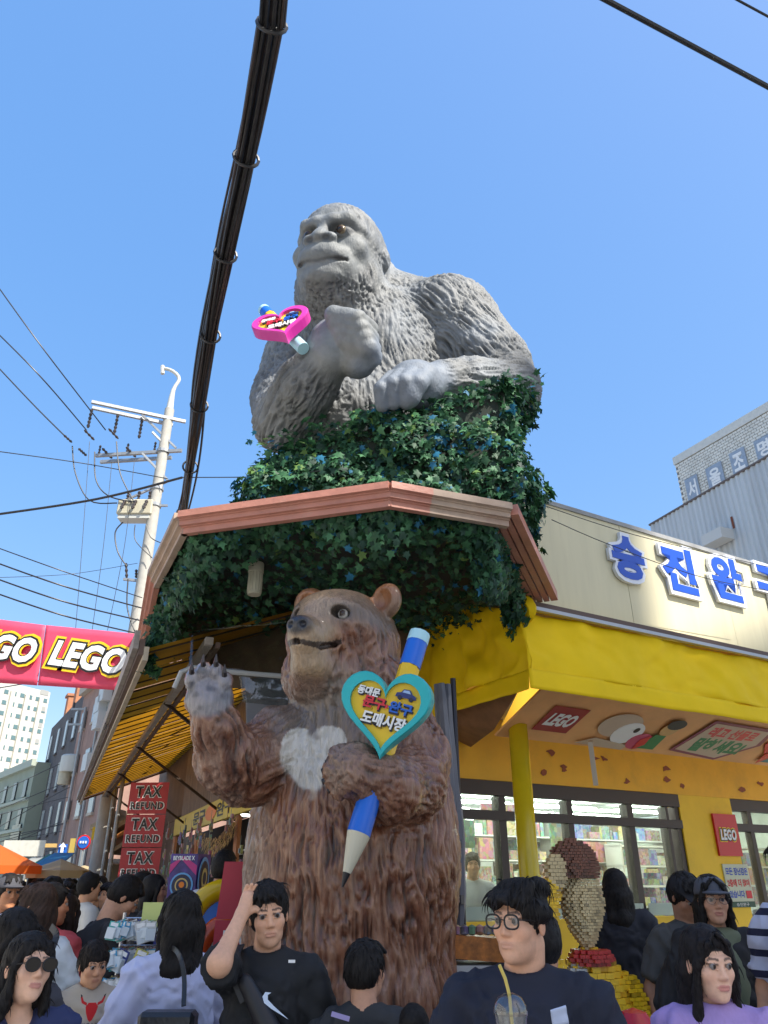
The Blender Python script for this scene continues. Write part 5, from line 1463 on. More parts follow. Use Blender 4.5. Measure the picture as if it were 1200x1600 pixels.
    world_part('body', np_mesh('body', V2, Fq, True, c), root, m)
    # eyes
    for q in (-1, 1):
        e = MB()
        u = 14
        for a in range(u+1):
            pass
        lx = Vector(tuple(HR @ np.array([q*.19, -.472, .148])*.97+hc))
        sp = bpy.data.meshes.new('eye'); bm = bmesh.new(); bmesh.ops.create_uvsphere(bm, u_segments=20, v_segments=14, radius=.055)
        bm.to_mesh(sp); bm.free()
        sp.polygons.foreach_set('use_smooth', [True]*len(sp.polygons))
        fw = Vector(tuple(HR @ np.array([-.1*q-.15, -1, -.15]))).normalized()
        n = len(sp.vertices); Q = np.empty(n*3, np.float32); sp.vertices.foreach_get('co', Q); Q = Q.reshape(-1, 3)
        ca = (Q @ np.array(fw))/.055
        cc = np.tile(np.array([.17, .13, .08], np.float32), (n, 1))
        cc = mixc(cc, (.05, .025, .012), sstep(ca, .60, .70)); cc = mixc(cc, (.005, .005, .005), sstep(ca, .92, .95))
        at_ = sp.attributes.new('col', 'FLOAT_COLOR', 'POINT'); c4 = np.ones((n, 4), np.float32); c4[:, :3] = cc; at_.data.foreach_set('color', c4.ravel())
        sp.transform(Matrix.Translation(lx)); world_part('eye', sp, root, mat('glass_eye', rough=.12, attr='col'))
    return root
build_gorilla()
# ------------------------------------------------------------------ bear statue
def build_bear():
    root = thing('bear_statue', 'tall glossy brown bear statue with a white heart on its chest, one paw raised', 'statue', (-.24, 5.35, 0))
    s = Sculpt()
    P = lambda x, y, Y: np.array(at(x, y, Y), np.float32)
    # trunk and legs
    s.ell((-.24, 5.4, 1.15), (.66, .6, 1.35), .2)
    s.ell((-.20, 5.38, 1.95), (.70, .55, .85), .2)
    s.ell((-.17, 5.36, 2.5), (.56, .46, .55), .2)
    s.cap((-.52, 5.3, .1), (-.50, 5.3, 1.0), .32, .40, .15); s.cap((.06, 5.3, .1), (.05, 5.3, 1.0), .32, .40, .15)
    s.ell((-.54, 5.0, .12), (.26, .42, .14), .1); s.ell((.08, 5.0, .12), (.26, .42, .14), .1)
    # neck and head
    s.ell(P(548, 1085, 5.25), (.36, .33, .38), .15)
    hc = P(532, 1000, 5.2); HR = rotm(3, 6, -25)
    # arm raised (viewer left)
    s.chain([P(440, 1160, 5.2), P(385, 1200, 5.0), P(356, 1185, 4.85)], [.24, .21, .19], .08)
    s.chain([P(356, 1190, 4.85), P(340, 1140, 4.72), P(330, 1105, 4.66)], [.18, .145, .12], .06)
    s.ell(P(327, 1088, 4.64), (.145, .085, .13), .05)
    pads = [(300, 1062), (318, 1050), (338, 1050), (351, 1066)]
    for x, y in pads: s.ell(P(x, y, 4.6), (.042, .05, .062), .015)
    # arm holding the pencil (viewer right)
    s.chain([P(618, 1128, 5.25), P(645, 1185, 5.1), P(645, 1222, 4.92)], [.25, .225, .20], .08)
    s.chain([P(642, 1232, 4.88), P(610, 1232, 4.58), P(560, 1208, 4.47)], [.19, .175, .15], .06)
    s.ell(P(545, 1203, 4.47), (.15, .12, .14), .05)
    for i, (x, y) in enumerate([(522, 1190), (518, 1204), (520, 1219), (528, 1232)]):
        s.chain([P(x+20, y-3, 4.42), P(x+3, y, 4.42), P(x, y+2, 4.5)], [.05, .048, .04], .015)
    # head in its own frame: x right, -y forward, z up
    s.frame(hc, HR, 1.07)
    s.ell((0, .06, .0), (.37, .42, .33), .05)
    s.ell((0, -.08, .1), (.27, .32, .20), .1)
    s.ell((0, .10, -.24), (.41, .42, .26), .08)
    s.ell((0, -.08, -.33), (.27, .26, .12), .06)
    s.cap((0, -.2, -.02), (0, -.43, -.07), .20, .125, .09)
    s.cap((0, -.15, -.13), (0, -.37, -.18), .19, .10, .07)
    s.ell((0, -.26, -.25), (.15, .2, .10), .08)
    s.ell((0, -.515, -.02), (.095, .065, .066), .025)
    for q in (-1, 1):
        s.ell((q*.30, .05, .27), (.120, .07, .125), .03, rot=rotm(0, q*25, q*-15))
        s.ell((q*.29, -.02, .27), (.076, .055, .08), .02, -1, rot=rotm(0, q*25, q*-15))
        s.ell((q*.155, -.31, .105), (.056, .07, .042), .03, -1)
        s.ell((q*.045, -.575, -.02), (.025, .035, .022), .012, -1)
        s.cap((0, -.53, -.12), (q*.10, -.42, -.135), .015, .015, .014, -1)
        s.cap((q*.10, -.42, -.135), (q*.175, -.27, -.085), .015, .012, .014, -1)
        s.cap((q*.08, -.30, .155), (q*.22, -.23, .165), .022, .02, .03)
        s.cap((q*.09, -.33, .05), (q*.22, -.24, .055), .014, .016, .02)
    s.frame()
    V, Fq = s.skin(.0135, fine=(hc-.55, hc+.45, .0095), pad=.06)
    E = edges_of(Fq); V = relax(V, E, 1); N = vnormals(V, Fq)
    H = ((V-hc) @ HR)/1.07
    inhead = (np.linalg.norm(H*np.array([1, .8, 1]), axis=1) < .55).astype(np.float32)
    muz = (1-sstep(H[:, 1]+.25*np.abs(H[:, 0])*2, -.38, -.2))*inhead
    top = sstep(H[:, 2], -.02, .10)*inhead*(1-sstep(H[:, 1], .1, .3))
    def along(a, b, r):
        a, b = np.array(a), np.array(b); ba = b-a
        t = np.clip((V-a) @ ba/(ba@ba), 0, 1)
        return ba, 1-sstep(np.linalg.norm(V-a-t[:, None]*ba, axis=1), r*.9, r*1.3)
    zones = [((.05, 0, -1), None), along(P(450, 1160, 5.2), P(356, 1200, 4.9), .27), along(P(356, 1200, 4.85), P(328, 1100, 4.66), .2),
             along(P(655, 1200, 4.95), P(650, 1100, 5.3), .27), along(P(645, 1236, 4.85), P(550, 1205, 4.45), .24)]
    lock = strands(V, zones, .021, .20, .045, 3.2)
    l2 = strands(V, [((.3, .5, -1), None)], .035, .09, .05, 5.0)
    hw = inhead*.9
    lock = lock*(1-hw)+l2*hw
    def near(c, r): return 1-sstep(np.linalg.norm(V-np.array(c, np.float32), axis=1), r*.85, r*1.12)
    palm = np.maximum(near(P(326, 1078, 4.58), .17), near(P(326, 1055, 4.58), .16))*sstep(-N[:, 1], -.2, .4)
    eyez = sum(np.exp(-(((H[:, 0]-q*.155)/.08)**2+((H[:, 2]-.105)/.06)**2+((H[:, 1]+.27)/.12)**2)) for q in (-1, 1))
    smooth = np.clip(np.maximum.reduce([muz, top*.85, palm, eyez]), 0, 1)
    clump = fbm(V*np.array([1, 1, .45], np.float32), 9, 3)
    V2 = V+N*((lock*.0125+clump*.012)*(1-smooth))[:, None]
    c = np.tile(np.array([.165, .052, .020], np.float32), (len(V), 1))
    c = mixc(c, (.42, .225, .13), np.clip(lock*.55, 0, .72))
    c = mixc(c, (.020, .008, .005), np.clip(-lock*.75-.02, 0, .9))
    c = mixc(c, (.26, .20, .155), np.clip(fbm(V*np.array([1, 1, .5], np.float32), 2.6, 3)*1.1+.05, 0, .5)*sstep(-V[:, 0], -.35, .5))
    # grey-brown airbrushed upper chest
    chest = np.exp(-(((V[:, 0]+.28)/.45)**2+((V[:, 2]-2.68)/.28)**2))*(V[:, 1] < 5.3)
    c = mixc(c, (.17, .145, .12), np.clip(chest*1.0, 0, .75))
    c = mixc(c, (.15, .115, .085), top*.85)
    muz = muz*sstep(H[:, 2], -.36, -.28)
    c = mixc(c, (.36, .25, .15), muz*sstep(-H[:, 2], -.06, .02)*.95)
    c = mixc(c, (.26, .19, .12), muz*sstep(H[:, 2], -.08, .0)*.6)
    for q in (-1, 1):
        ear = np.exp(-(((H[:, 0]-q*.29)/.15)**2+((H[:, 2]-.30)/.15)**2+((H[:, 1]-.05)/.14)**2))
        c = mixc(c, (.32, .13, .05), np.clip(ear*1.5-.3, 0, .9)*inhead)
    c = mixc(c, (.03, .03, .034), np.clip(eyez*1.3-.25, 0, .8)*inhead)
    nose = np.exp(-((H[:, 0]/.105)**2+((H[:, 2]+.02)/.075)**2+((H[:, 1]+.54)/.085)**2))
    c = mixc(c, (.02, .02, .026), np.clip(nose*3-.9, 0, 1)*inhead)
    ml = np.minimum.reduce([np.abs(H[:, 2]+.135-.0*H[:, 1])])
    ax_ = np.abs(H[:, 0]); mz = np.where(ax_ < .1, -.12-.15*ax_, -.135+(ax_-.1)*.67)
    mouth = (np.abs(H[:, 2]-mz) < .016)*(H[:, 1] < -.25)*(ax_ < .185)*inhead
    c = mixc(c, (.03, .018, .015), mouth*.9)
    c = mixc(c, (.24, .24, .26), palm*.85); c = mixc(c, (.07, .07, .08), palm*np.clip(vnoise(V, 28)*1.4, 0, .8))
    # white heart marking
    hx = (V[:, 0]+.45)/.19; hz = (V[:, 2]-2.41)/.195
    ht = (hx*hx+hz*hz-1)**3 - hx*hx*hz**3
    hm = (1-sstep(ht+.08*vnoise(V, 22), -.06, .06))*(np.abs(hx) < 1.3)*(np.abs(hz) < 1.5)*(V[:, 1] < 5.3)*(N[:, 1] < 0)
    arm = near(P(545, 1203, 4.47), .24)
    hm = hm*(1-arm)
    c = mixc(c, (.62, .58, .51), hm*.95)
    c *= (1+.10*fbm(V, 18, 2))[:, None]
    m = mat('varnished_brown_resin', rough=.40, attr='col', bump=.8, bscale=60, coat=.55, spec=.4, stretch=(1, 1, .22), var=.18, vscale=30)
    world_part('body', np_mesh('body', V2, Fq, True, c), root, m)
    for q in (-1, 1):
        lx = Vector(tuple(HR @ np.array([q*.155, -.268, .105])*1.07+hc))
        sp = bpy.data.meshes.new('eye'); bm = bmesh.new(); bmesh.ops.create_uvsphere(bm, u_segments=20, v_segments=14, radius=.038); bm.to_mesh(sp); bm.free()
        sp.polygons.foreach_set('use_smooth', [True]*len(sp.polygons))
        fw = Vector(tuple(HR @ np.array([q*.35-.12, -1, .1]))).normalized()
        n = len(sp.vertices); Q = np.empty(n*3, np.float32); sp.vertices.foreach_get('co', Q); Q = Q.reshape(-1, 3)
        ca = (Q @ np.array(fw))/.038
        cc = np.tile(np.array([.62, .58, .52], np.float32), (n, 1))
        cc = mixc(cc, (.04, .022, .015), sstep(ca, .74, .80))
        at_ = sp.attributes.new('col', 'FLOAT_COLOR', 'POINT'); c4 = np.ones((n, 4), np.float32); c4[:, :3] = cc; at_.data.foreach_set('color', c4.ravel())
        sp.transform(Matrix.Translation(lx)); world_part('eye', sp, root, mat('glass_eye', rough=.12, attr='col'))
    cl = mat('dark_claw', (.025, .02, .02), .3)
    for x, y in pads:
        b = at(x, y-5, 4.58); MB().tube([b, b+Vector((.0, -.03, .035)), b+Vector((0, -.035, .085))], [.02, .016, .003], 8).wbuild('claw', cl, root, True)
    for i, (x, y) in enumerate([(519, 1190), (513, 1203), (514, 1219), (523, 1233)]):
        b = at(x, y, 4.45); MB().tube([b, b+Vector((-.03, -.01, -.005)), b+Vector((-.035, .045, -.02))], [.022, .016, .003], 8).wbuild('claw', cl, root, True)
    return root
build_bear()
# ------------------------------------------------------------------ people
def smat(c, rough=.55): return mat('skin', rough=.5, attr='col', spec=.35, var=.07, vscale=60, bump=.12, bscale=420)
hairm = mat('hair_black', rough=.62, attr='col', spec=.22, bump=.25, bscale=240, stretch=(1, 1, .12))
def cloth_mat(nm, c, rough=.8): return mat('cloth_'+nm, c, rough, var=.06, vscale=10, bump=.06, bscale=220)

def person(label, px, py, Y, body=0, yaw=None, pitch=0, roll=0, skin=(.50, .30, .20), hair='short', hairc=(.012, .010, .009), shirt=(.02, .02, .022), shirtn='black',
           sleeve=.75, pants=(.03, .03, .035), pantn='dark', build=1.0, pose='down', arms=None, lean=(0, 0), base=0.0, res=.0038, group=None, female=False,
           child=False, glasses=None, lips=None, brows=1.0, neck='crew', hands=True, low=False, loc=None, height=None, mouth_open=0, gaze=0.0, folds=1.0, collar=None, cap=None, name='person', extra=None):
    """figure placed by the pixel of its head centre and its distance; body = way the trunk faces (0 = the viewer, + = viewer's right), yaw = head likewise"""
    if yaw is None: yaw = body
    HF = .926
    if loc is None:
        hp = at(px, py, Y); h = (hp.z-base)/HF/1.0
        lx, ly = lean
        root_loc = (hp.x-lx, hp.y-ly, base)
    else: h = height; root_loc = (*loc, base); lx, ly = lean
    k = h/1.72
    if child: kh = .88
    else: kh = 1.0 if not female else .97
    root = thing(name, label, 'person', root_loc, 0, group)
    rb = rotm(0, 0, body); Bn = lambda p: (np.array(p, np.float32) @ rb.T)
    def J(x, y, z):          # body frame -> root frame, with lean growing upwards
        z = z+(.075 if child else .045)*max(0, min(1, (z-1.0)/.3)); p = Bn((x*build*k, y*k, z*k)); f = max(0, min(1, (z-.9)/.7)); return np.array([p[0]+lx*f, p[1]+ly*f, p[2]], np.float32)
    sw = .155 if female else (.172 if not child else .155)
    head = np.array([lx, ly, h*HF], np.float32)+Bn((0, -.015, 0))
    HR = rotm(pitch, roll, 0); HR = rotm(0, 0, yaw) @ HR
    hs = k*kh*.95
    # arms
    A = {}
    default = {-1: (( -.27, .03, 1.12), (-.275, -.07, .88)), 1: ((.27, .03, 1.12), (.275, -.07, .88))}
    for q in (-1, 1):
        e, w = default[q] if not arms or q not in arms else arms[q]
        A[q] = (J(q*sw*.97, .0, 1.35), J(*e), J(*w))
    s = Sculpt()
    s.frame(head, HR, hs)
    s.ell((0, .018, .035), (.074, .092, .083), .02)
    s.ell((0, -.018, -.035), (.057, .066, .080), .03)
    s.ell((0, -.032, -.074), (.038 if female else .046, .043, .034), .03)
    s.ell((0, -.066, -.098), (.018, .014, .012), .025)
    for q in (-1, 1):
        s.ell((q*.036, -.052, -.022), (.027, .026, .026), .02)
        s.cap((q*.012, -.080, .027), (q*.045, -.068, .026), .008, .008, .018)
        s.ell((q*.0305, -.099, .006), (.0160, .014, .0046), .005, -1)
        s.ell((q*.076, .012, -.008), (.008, .017, .028), .01)
    s.cap((0, -.080, .010), (0, -.094, -.026), .0075, .0110, .014)
    for q in (-1, 1): s.ell((q*.0115, -.087, -.031), (.0075, .009, .0065), .008)
    if not low:
        for q in (-1, 1): s.ell((q*.0055, -.098, -.040), (.003, .006, .003), .003, -1)
        s.ell((0, -.0815, -.0570), (.026, .010, .0045), .007)
        s.ell((0, -.0805, -.0670), (.022, .010, .0055), .007)
        for q in (-1, 1): s.cap((0, -.0895, -.0625), (q*.025, -.086, -.0605), .0022+.003*mouth_open, .0020, .003, -1)
        for q in (-1, 1):
            s.cap((q*.015, -.0855, .0135), (q*.046, -.0765, .0160), .0038, .0038, .004)
            s.cap((q*.017, -.085, -.0025), (q*.044, -.0775, -.0005), .003, .003, .004)
    s.frame()
    hb = head+HR @ np.array([0, .034, -.06], np.float32)*hs
    nr = (.044 if female or child else .053)*k*(1+(build-1)*.8)
    s.cap(hb, J(0, .028, 1.40), nr, nr*1.12, .018*k)
    for q in (-1, 1): s.cap(J(0, .02, 1.365), J(q*sw*.85, .012, 1.325), .044*k, .042*k, .04*k)
    s.ell(J(0, 0.01, 1.20), (.12*k, .088*k, .17*k), .08); s.ell(J(0, 0, .98), (.14*k, .11*k, .17*k), .08)
    for q in (-1, 1):
        a, e, w = A[q]
        s.cap(a, e, .044*k, .041*k, .03); s.cap(e, w, .041*k, .026*k, .03)
        s.cap(J(q*.09, 0, .88), J(q*.10, -.02, .48), .075*k, .055*k, .04); s.cap(J(q*.10, -.02, .48), J(q*.10, .02, .09), .052*k, .035*k, .03)
        # hand: palm, four fingers, thumb
        d = w-e; d = d/np.linalg.norm(d); side = np.cross(d, np.array([0, 1, 0], np.float32)); side = side/max(np.linalg.norm(side), 1e-6)
        hd = None
        if arms and q in arms and len(arms[q]) > 2: pass
        palm = w+d*.05*k; nrm = np.cross(side, d)
        s.cap(w, palm+d*.02*k, .026*k, .034*k, .015)
        curl = .55
        for i, (o_, ln_) in enumerate(((-.027, .075), (-.009, .085), (.009, .08), (.026, .065))):
            f0 = palm+side*o_*k+d*.035*k; f1 = f0+(d*.6+nrm*-curl*.6)*ln_*.5*k; f2 = f1+(d*.2-nrm*.8*curl)*ln_*.5*k
            s.chain([f0, f1, f2], [.0098*k, .0088*k, .0075*k], .004)
        t0 = w+side*-.022*k+d*.02*k; t1 = t0+(side*-.7+d*.7)*.035*k; t2 = t1+(d*.9-nrm*.3)*.03*k
        s.chain([t0, t1, t2], [.012*k, .011*k, .0085*k], .008)
    fr_lo = head-.125*hs; fr_hi = head+.125*hs
    V, Fq = s.skin((.014 if res < .0046 else .020) if not low else .026, fine=(fr_lo-np.array([.0, .0, .03]), fr_hi, res*(1 if not child else 1)), pad=.03)
    V = relax(V, edges_of(Fq), 1, .3)
    H = ((V-head) @ HR)/hs
    skin = tuple(np.minimum(np.array(skin)*np.array([1.22, 1.04, .88]), .85))
    c = np.tile(np.array(skin, np.float32), (len(V), 1))
    onh = np.sqrt((H[:, 0]/.10)**2+((H[:, 1]-.01)/.135)**2+((H[:, 2]-.0)/.14)**2) < 1
    sc_ = np.array(skin, np.float32)
    def blobm(cx, cy, cz, rx, ry, rz): return np.exp(-(((H[:, 0]-cx)/rx)**2+((H[:, 1]-cy)/ry)**2+((H[:, 2]-cz)/rz)**2))*onh
    lc = lips or (.36, .11, .09)
    lipm = ((np.abs(H[:, 0]) < .026-.9*np.abs(H[:, 2]+.062))*(H[:, 2] > -.0725)*(H[:, 2] < -.0530)*(H[:, 1] < -.07)*onh).astype(np.float32)
    if not low: c = mixc(c, lc, lipm*(.62 if female else .38))
    for q in (-1, 1):
        c = mixc(c, sc_*np.array([1.05, .86, .82]), np.clip(blobm(q*.04, -.07, -.03, .022, .03, .02)*.4, 0, 1))
        t_ = H[:, 0]*q
        bl = ((t_ > .010)*(t_ < .050)*(np.abs(H[:, 2]-(.0275+.13*(t_-.01)-.0028*((t_ > .038)*(t_-.038)/.004))) < .0042-.04*np.clip(t_-.035, 0, 1))*(H[:, 1] < -.05)*onh)
        c = mixc(c, (.03, .022, .018), bl.astype(np.float32)*.8*brows)
        lash = ((t_ > .013)*(t_ < .048)*(H[:, 2] < .0165)*(H[:, 2] > .0095)*(H[:, 1] < -.06)*onh).astype(np.float32)
        c = mixc(c, (.04, .028, .024), lash*.75)
        c = mixc(c, sc_*np.array([.9, .6, .55]), np.clip(blobm(q*.078, .012, -.005, .01, .02, .03), 0, 1)*.4)
    c = mixc(c, sc_*np.array([1.0, .82, .78]), np.clip(blobm(0, -.10, -.033, .016, .02, .014), 0, 1)*.3)
    c = mixc(c, (.10, .05, .04), (blobm(.0055, -.104, -.041, .004, .01, .003)+blobm(-.0055, -.104, -.041, .004, .01, .003)).clip(0, 1)*.9)
    if hair != 'none': c = mixc(c, hairc, ((H[:, 2] > .052-.25*np.clip(H[:, 1]+.02, 0, .2)*2)*onh*(H[:, 1] > -.085)).astype(np.float32))
    if not female and not child: c = mixc(c, sc_*np.array([.62, .62, .66]), np.clip(((H[:, 2] < -.05)*(H[:, 2] > -.115)*onh*(H[:, 1] < .0)*(1-lipm))*(.22+.1*vnoise(V, 300)), 0, .4))
    c *= (1+.05*fbm(V, 26, 2))[:, None]
    bd = link('body', np_mesh('body', V, Fq, True, c), root, smat(skin))
    # eyes
    if not low:
        for q in (-1, 1):
            sp = bpy.data.meshes.new('eye'); bm = bmesh.new(); r_ = .0125*hs; bmesh.ops.create_uvsphere(bm, u_segments=20, v_segments=16, radius=r_); bm.to_mesh(sp); bm.free()
            n = len(sp.vertices); Q = np.empty(n*3, np.float32); sp.vertices.foreach_get('co', Q); Q = Q.reshape(-1, 3)
            fw = HR @ np.array([math.sin(R(gaze)), -math.cos(R(gaze)), 0], np.float32)
            ca = (Q @ fw)/r_; cc = np.tile(np.array([.26, .23, .21], np.float32), (n, 1)); cc = mixc(cc, (.025, .014, .01), sstep(ca, .76, .83))
            a_ = sp.attributes.new('col', 'FLOAT_COLOR', 'POINT'); c4 = np.ones((n, 4), np.float32); c4[:, :3] = cc; a_.data.foreach_set('color', c4.ravel())
            sp.polygons.foreach_set('use_smooth', [True]*len(sp.polygons))
            sp.transform(Matrix.Translation(V3(head+HR @ np.array([q*.0305, -.0765, .006], np.float32)*hs))); link('eye', sp, root, mat('wet_eye', rough=.35, attr='col', spec=.25))
    # hair
    if hair != 'none':
        g = Sculpt(); g.frame(head, HR, hs)
        top = .012 if hair in ('short', 'bowl') else .010
        g.ell((0, .022, .040), (.082+top*.3, .100+top*.4, .086+top), .02)
        if hair == 'short':
            g.ell((0, .05, .0), (.081, .075, .085), .03)
            g.ell((0, -.155, .0), (.094, .108, .104), .010, -1)
            for q in (-1, 1):
                g.ell((q*.10, -.035, -.075), (.05, .06, .07), .01, -1)
            g.ell((0, .06, -.14), (.12, .12, .075), .02, -1)
            for i in range(9):
                x = -.06+.015*i; g.cap((x*.75+.008, -.03, .108), (x*1.05+.010*math.sin(i*2.1), -.088+.02*abs(x)/.06+.004*(i % 2), .074+.011*math.sin(i*1.7)), .015, .007, .010)
        elif hair == 'fluffy':
            for i in range(40):
                a = i*2.4; z = .02+.085*((i*.618) % 1); r_ = .078*math.sqrt(max(0, 1-((z-.03)/.11)**2))
                g.ell((r_*math.cos(a)*1.0, .022+r_*1.15*math.sin(a), z+.01), (.027, .027, .023), .02)
            g.ell((0, -.155, .0), (.110, .100, .092), .01, -1); g.ell((0, .04, -.155), (.12, .14, .085), .02, -1)
            for q in (-1, 1): g.ell((q*.11, -.03, -.08), (.06, .06, .07), .01, -1)
            for i in range(8):
                x = -.066+.019*i; g.cap((x*.75+.02, -.04, .108), (x, -.090+.008*math.cos(i), .060+.009*math.sin(i*2.3)), .018, .009, .010)
        elif hair == 'bowl':
            g.ell((0, .03, .0), (.082, .085, .085), .02)
            g.cut((0, 0, -.03), (0, -.0, -1), .01); 
            g.ell((0, -.15, -.065), (.085, .10, .088), .006, -1)
        elif hair in ('long', 'bob'):
            L_ = {'long': -.33, 'bob': -.155}[hair]
            g.ell((0, .045, -.02), (.086, .078, .10), .02)
            g.ell((0, -.145, -.022), (.066, .108, .120), .008, -1)
            for q in (-1, 1):
                g.chain([(q*.050, -.055, .078), (q*.073, -.040, .0), (q*.076, -.025, -.08), (q*.082, -.012, L_*.75), (q*.076, -.01, L_)], [.013, .014, .017, .021, .012], .015)
                g.chain([(q*.06, .055, -.04), (q*.065, .065, L_*.6), (q*.06, .06, L_-.02)], [.045, .042, .02], .03)
            g.chain([(0, .08, -.05), (0, .09, L_*.6), (0, .085, L_-.03)], [.055, .05, .025], .04)
            if hair == 'long': 
                for q in (-1, 1): g.chain([(q*.010, -.068, .108), (q*.040, -.083, .078), (q*.062, -.064, .020)], [.008, .007, .005], .008)
        g.frame()
        Vh, Fh = g.skin(.0085 if low else max(res*1.25, .0045), pad=.03)
        Nh = vnormals(Vh, Fh); Hh = ((Vh-head) @ HR)/hs
        if not low or hair == 'long':
            fl_ = HR @ np.array([.15, -.35, -1], np.float32)
            lk = strands(Vh, [(fl_, None)], .0075*hs, .15, .02, 8.0)
            Vh = Vh+Nh*((lk*.0024+.0045*fbm(Vh, 16, 2))*hs)[:, None]
            hc_ = np.tile(np.array(hairc, np.float32), (len(Vh), 1))*(1+.5*np.clip(lk, -1, 1))[:, None]
        else: hc_ = np.tile(np.array(hairc, np.float32), (len(Vh), 1)); Vh = Vh+Nh*(.006*fbm(Vh, 20, 2))[:, None]
        hob = link('hair', np_mesh('hair', Vh, Fh, True, hc_), root, hairm)
        if not low and res < .0052:
            hr_ = random.Random(int(px)); lb = MB(); up_ = HR @ np.array([0, .02, .09])*hs
            for _ in range(260):
                i_ = hr_.randrange(len(Vh)); p_ = V3(Vh[i_]); n_ = V3(Nh[i_])
                if n_.z < -.2: continue
                f_ = V3(fl_)+V3((hr_.gauss(0, .25), hr_.gauss(0, .25), hr_.gauss(0, .15))); f_ = (f_-n_*f_.dot(n_)).normalized()
                P_l = [p_-n_*.004*hs]; stp = .011*hs
                for j in range(4): P_l.append(P_l[-1]+(f_+n_*(.32-.16*j)+V3((0, 0, -.12*j)))*stp)
                lb.tube(P_l, [.0022*hs, .0025*hs, .0020*hs, .0013*hs, .0004*hs], 4)
            lk_ = lb.mesh('loose_locks', True); a_ = lk_.attributes.new('col', 'FLOAT_COLOR', 'POINT'); a_.data.foreach_set('color', np.tile(np.array([*hairc, 1], np.float32), len(lk_.vertices)))
            tag(link('loose_locks', lk_, hob, hairm), kind='stuff')
    if cap is not None:
        g = Sculpt(); g.frame(head, HR, hs); g.ell((0, .018, .045), (.091, .107, .090), .01); g.cut((0, 0, .030), (0, -.08, -1), .004)
        g.ell((0, -.10, .040), (.072, .085, .009), .012); g.frame()
        Vc, Fc = g.skin(.006, pad=.03); link('cap', np_mesh('cap', Vc, Fc, True), root, cloth_mat(*cap))
        if cap[0] == 'capgrey':
            M = frame(V3(head+HR @ np.array([0, -.094, .083], np.float32)*hs), V3(HR @ np.array([1, 0, 0])), V3(HR @ np.array([0, .35, 1])))
            letters('X', M, white, bd, 1, .002, bold=.08, fit=(.032, .026), name='cap_emblem')
    if glasses:
        b = MB(); rr = .023*hs if glasses != 'sun' else .026*hs
        lens = MB()
        for q in (-1, 1):
            c0_ = head+HR @ np.array([q*.034, -.106, .004], np.float32)*hs
            X = HR @ np.array([1, 0, 0]); Zv = HR @ np.array([0, -.1, 1])
            pw_ = .72 if glasses == 'thick' else 1.0; sg_ = lambda v: math.copysign(abs(v)**pw_, v)
            ringp = [V3(c0_+(X*sg_(math.cos(a))*1.10+Zv*sg_(math.sin(a))*.86)*rr) for a in [2*math.pi*i/24 for i in range(25)]]
            b.tube(ringp, .0030*hs if glasses != 'wire' else .0011*hs, 6)
            yv = HR @ np.array([0, -1, 0])
            lens.prism([p+V3(yv)*.0005 for p in ringp[:-1]], V3(yv)*.0012)
            te = [V3(head+HR @ np.array(p, np.float32)*hs) for p in ((q*.059, -.103, .01), (q*.078, -.05, .010), (q*.083, .005, .004))]
            b.tube(te, .0018*hs, 6)
        b.tube([V3(head+HR @ np.array(p, np.float32)*hs) for p in ((-.011, -.107, .008), (0, -.109, .010), (.011, -.107, .008))], .0018*hs, 6)
        fo = b.build('glasses', black if glasses != 'wire' else mat('dark_metal'), root)
        lens.build('lens', mat('sun_lens', (.012, .008, .01), .15, spec=.25) if glasses == 'sun' else thin_glass('spectacle_glass', (.97, .98, .98), .02), fo)
    # shirt
    t = Sculpt()
    inf = .020*k
    t.ell(J(0, 0, 1.24), (.142*build*k+inf, .100*build*k+inf, .18*k), .07); t.ell(J(0, -.005, 1.05), (.145*build*k+inf, .108*build*k+inf, .22*k), .1)
    t.flat(J(0, 0, 1.0), J(0, 0, .80), .145*build*k+inf*.3, .150*build*k+inf*.3, .08)
    for q in (-1, 1): t.cap(J(0, .018, 1.398), J(q*sw*.88, .012, 1.352), .056*k, .054*k, .05*k)
    for q in (-1, 1):
        a, e, w = A[q]
        if sleeve <= 1: t.flat(a+(e-a)*.05, a+(e-a)*sleeve, .056*k, .070*k if not female else .058*k, .05*k); t.cap(a+(e-a)*.04, a+(e-a)*.3, .056*k, .058*k, .05*k)
        else: t.cap(a, e, .066*k, .058*k, .05*k); t.flat(e+(e-w)*.0, e+(w-e)*min(sleeve-1, .95), .056*k, .046*k, .03*k)
    t.cut(J(0, 0, .80), (0, 0, -1), .01)
    ct = J(0, .012, 1.46)
    if neck == 'v': t.chain([J(0, .0, 1.48), J(0, -.10, 1.40), J(0, -.17, 1.26)], [.075*k, .055*k, .012*k], .01, -1)
    else: t.ell(J(0, .004, 1.475 if neck == 'crew' else 1.49), (nr*1.38, nr*1.38, .075*k), .010, -1)
    Vt, Ft = t.skin((.0095 if res < .0046 else .014) if not low else .022, pad=.05)
    if not low:
        Et = edges_of(Ft); Nt = vnormals(Vt, Ft)
        f1 = strands(Vt, [((.35, .2, -1), None)], .07*k, .35, .16, 2.6); f2 = strands(Vt, [((-.6, .3, -.7), None)], .05*k, .22, .1, 3.5)
        nd_ = sstep(np.linalg.norm(Vt-J(0, 0, 1.44), axis=1), .09*k, .17*k)
        Vt = Vt+Nt*((.0115*f1+.0065*f2+.004*fbm(Vt, 9, 2))*folds*nd_)[:, None]
    col_t = None
    link('shirt', np_mesh('shirt', Vt, Ft, True), root, shirt if isinstance(shirt, bpy.types.Material) else cloth_mat(shirtn, shirt))
    pnt = Sculpt(); pnt.ell(J(0, .01, .9), (.155*build*k, .12*build*k, .13*k), .05)
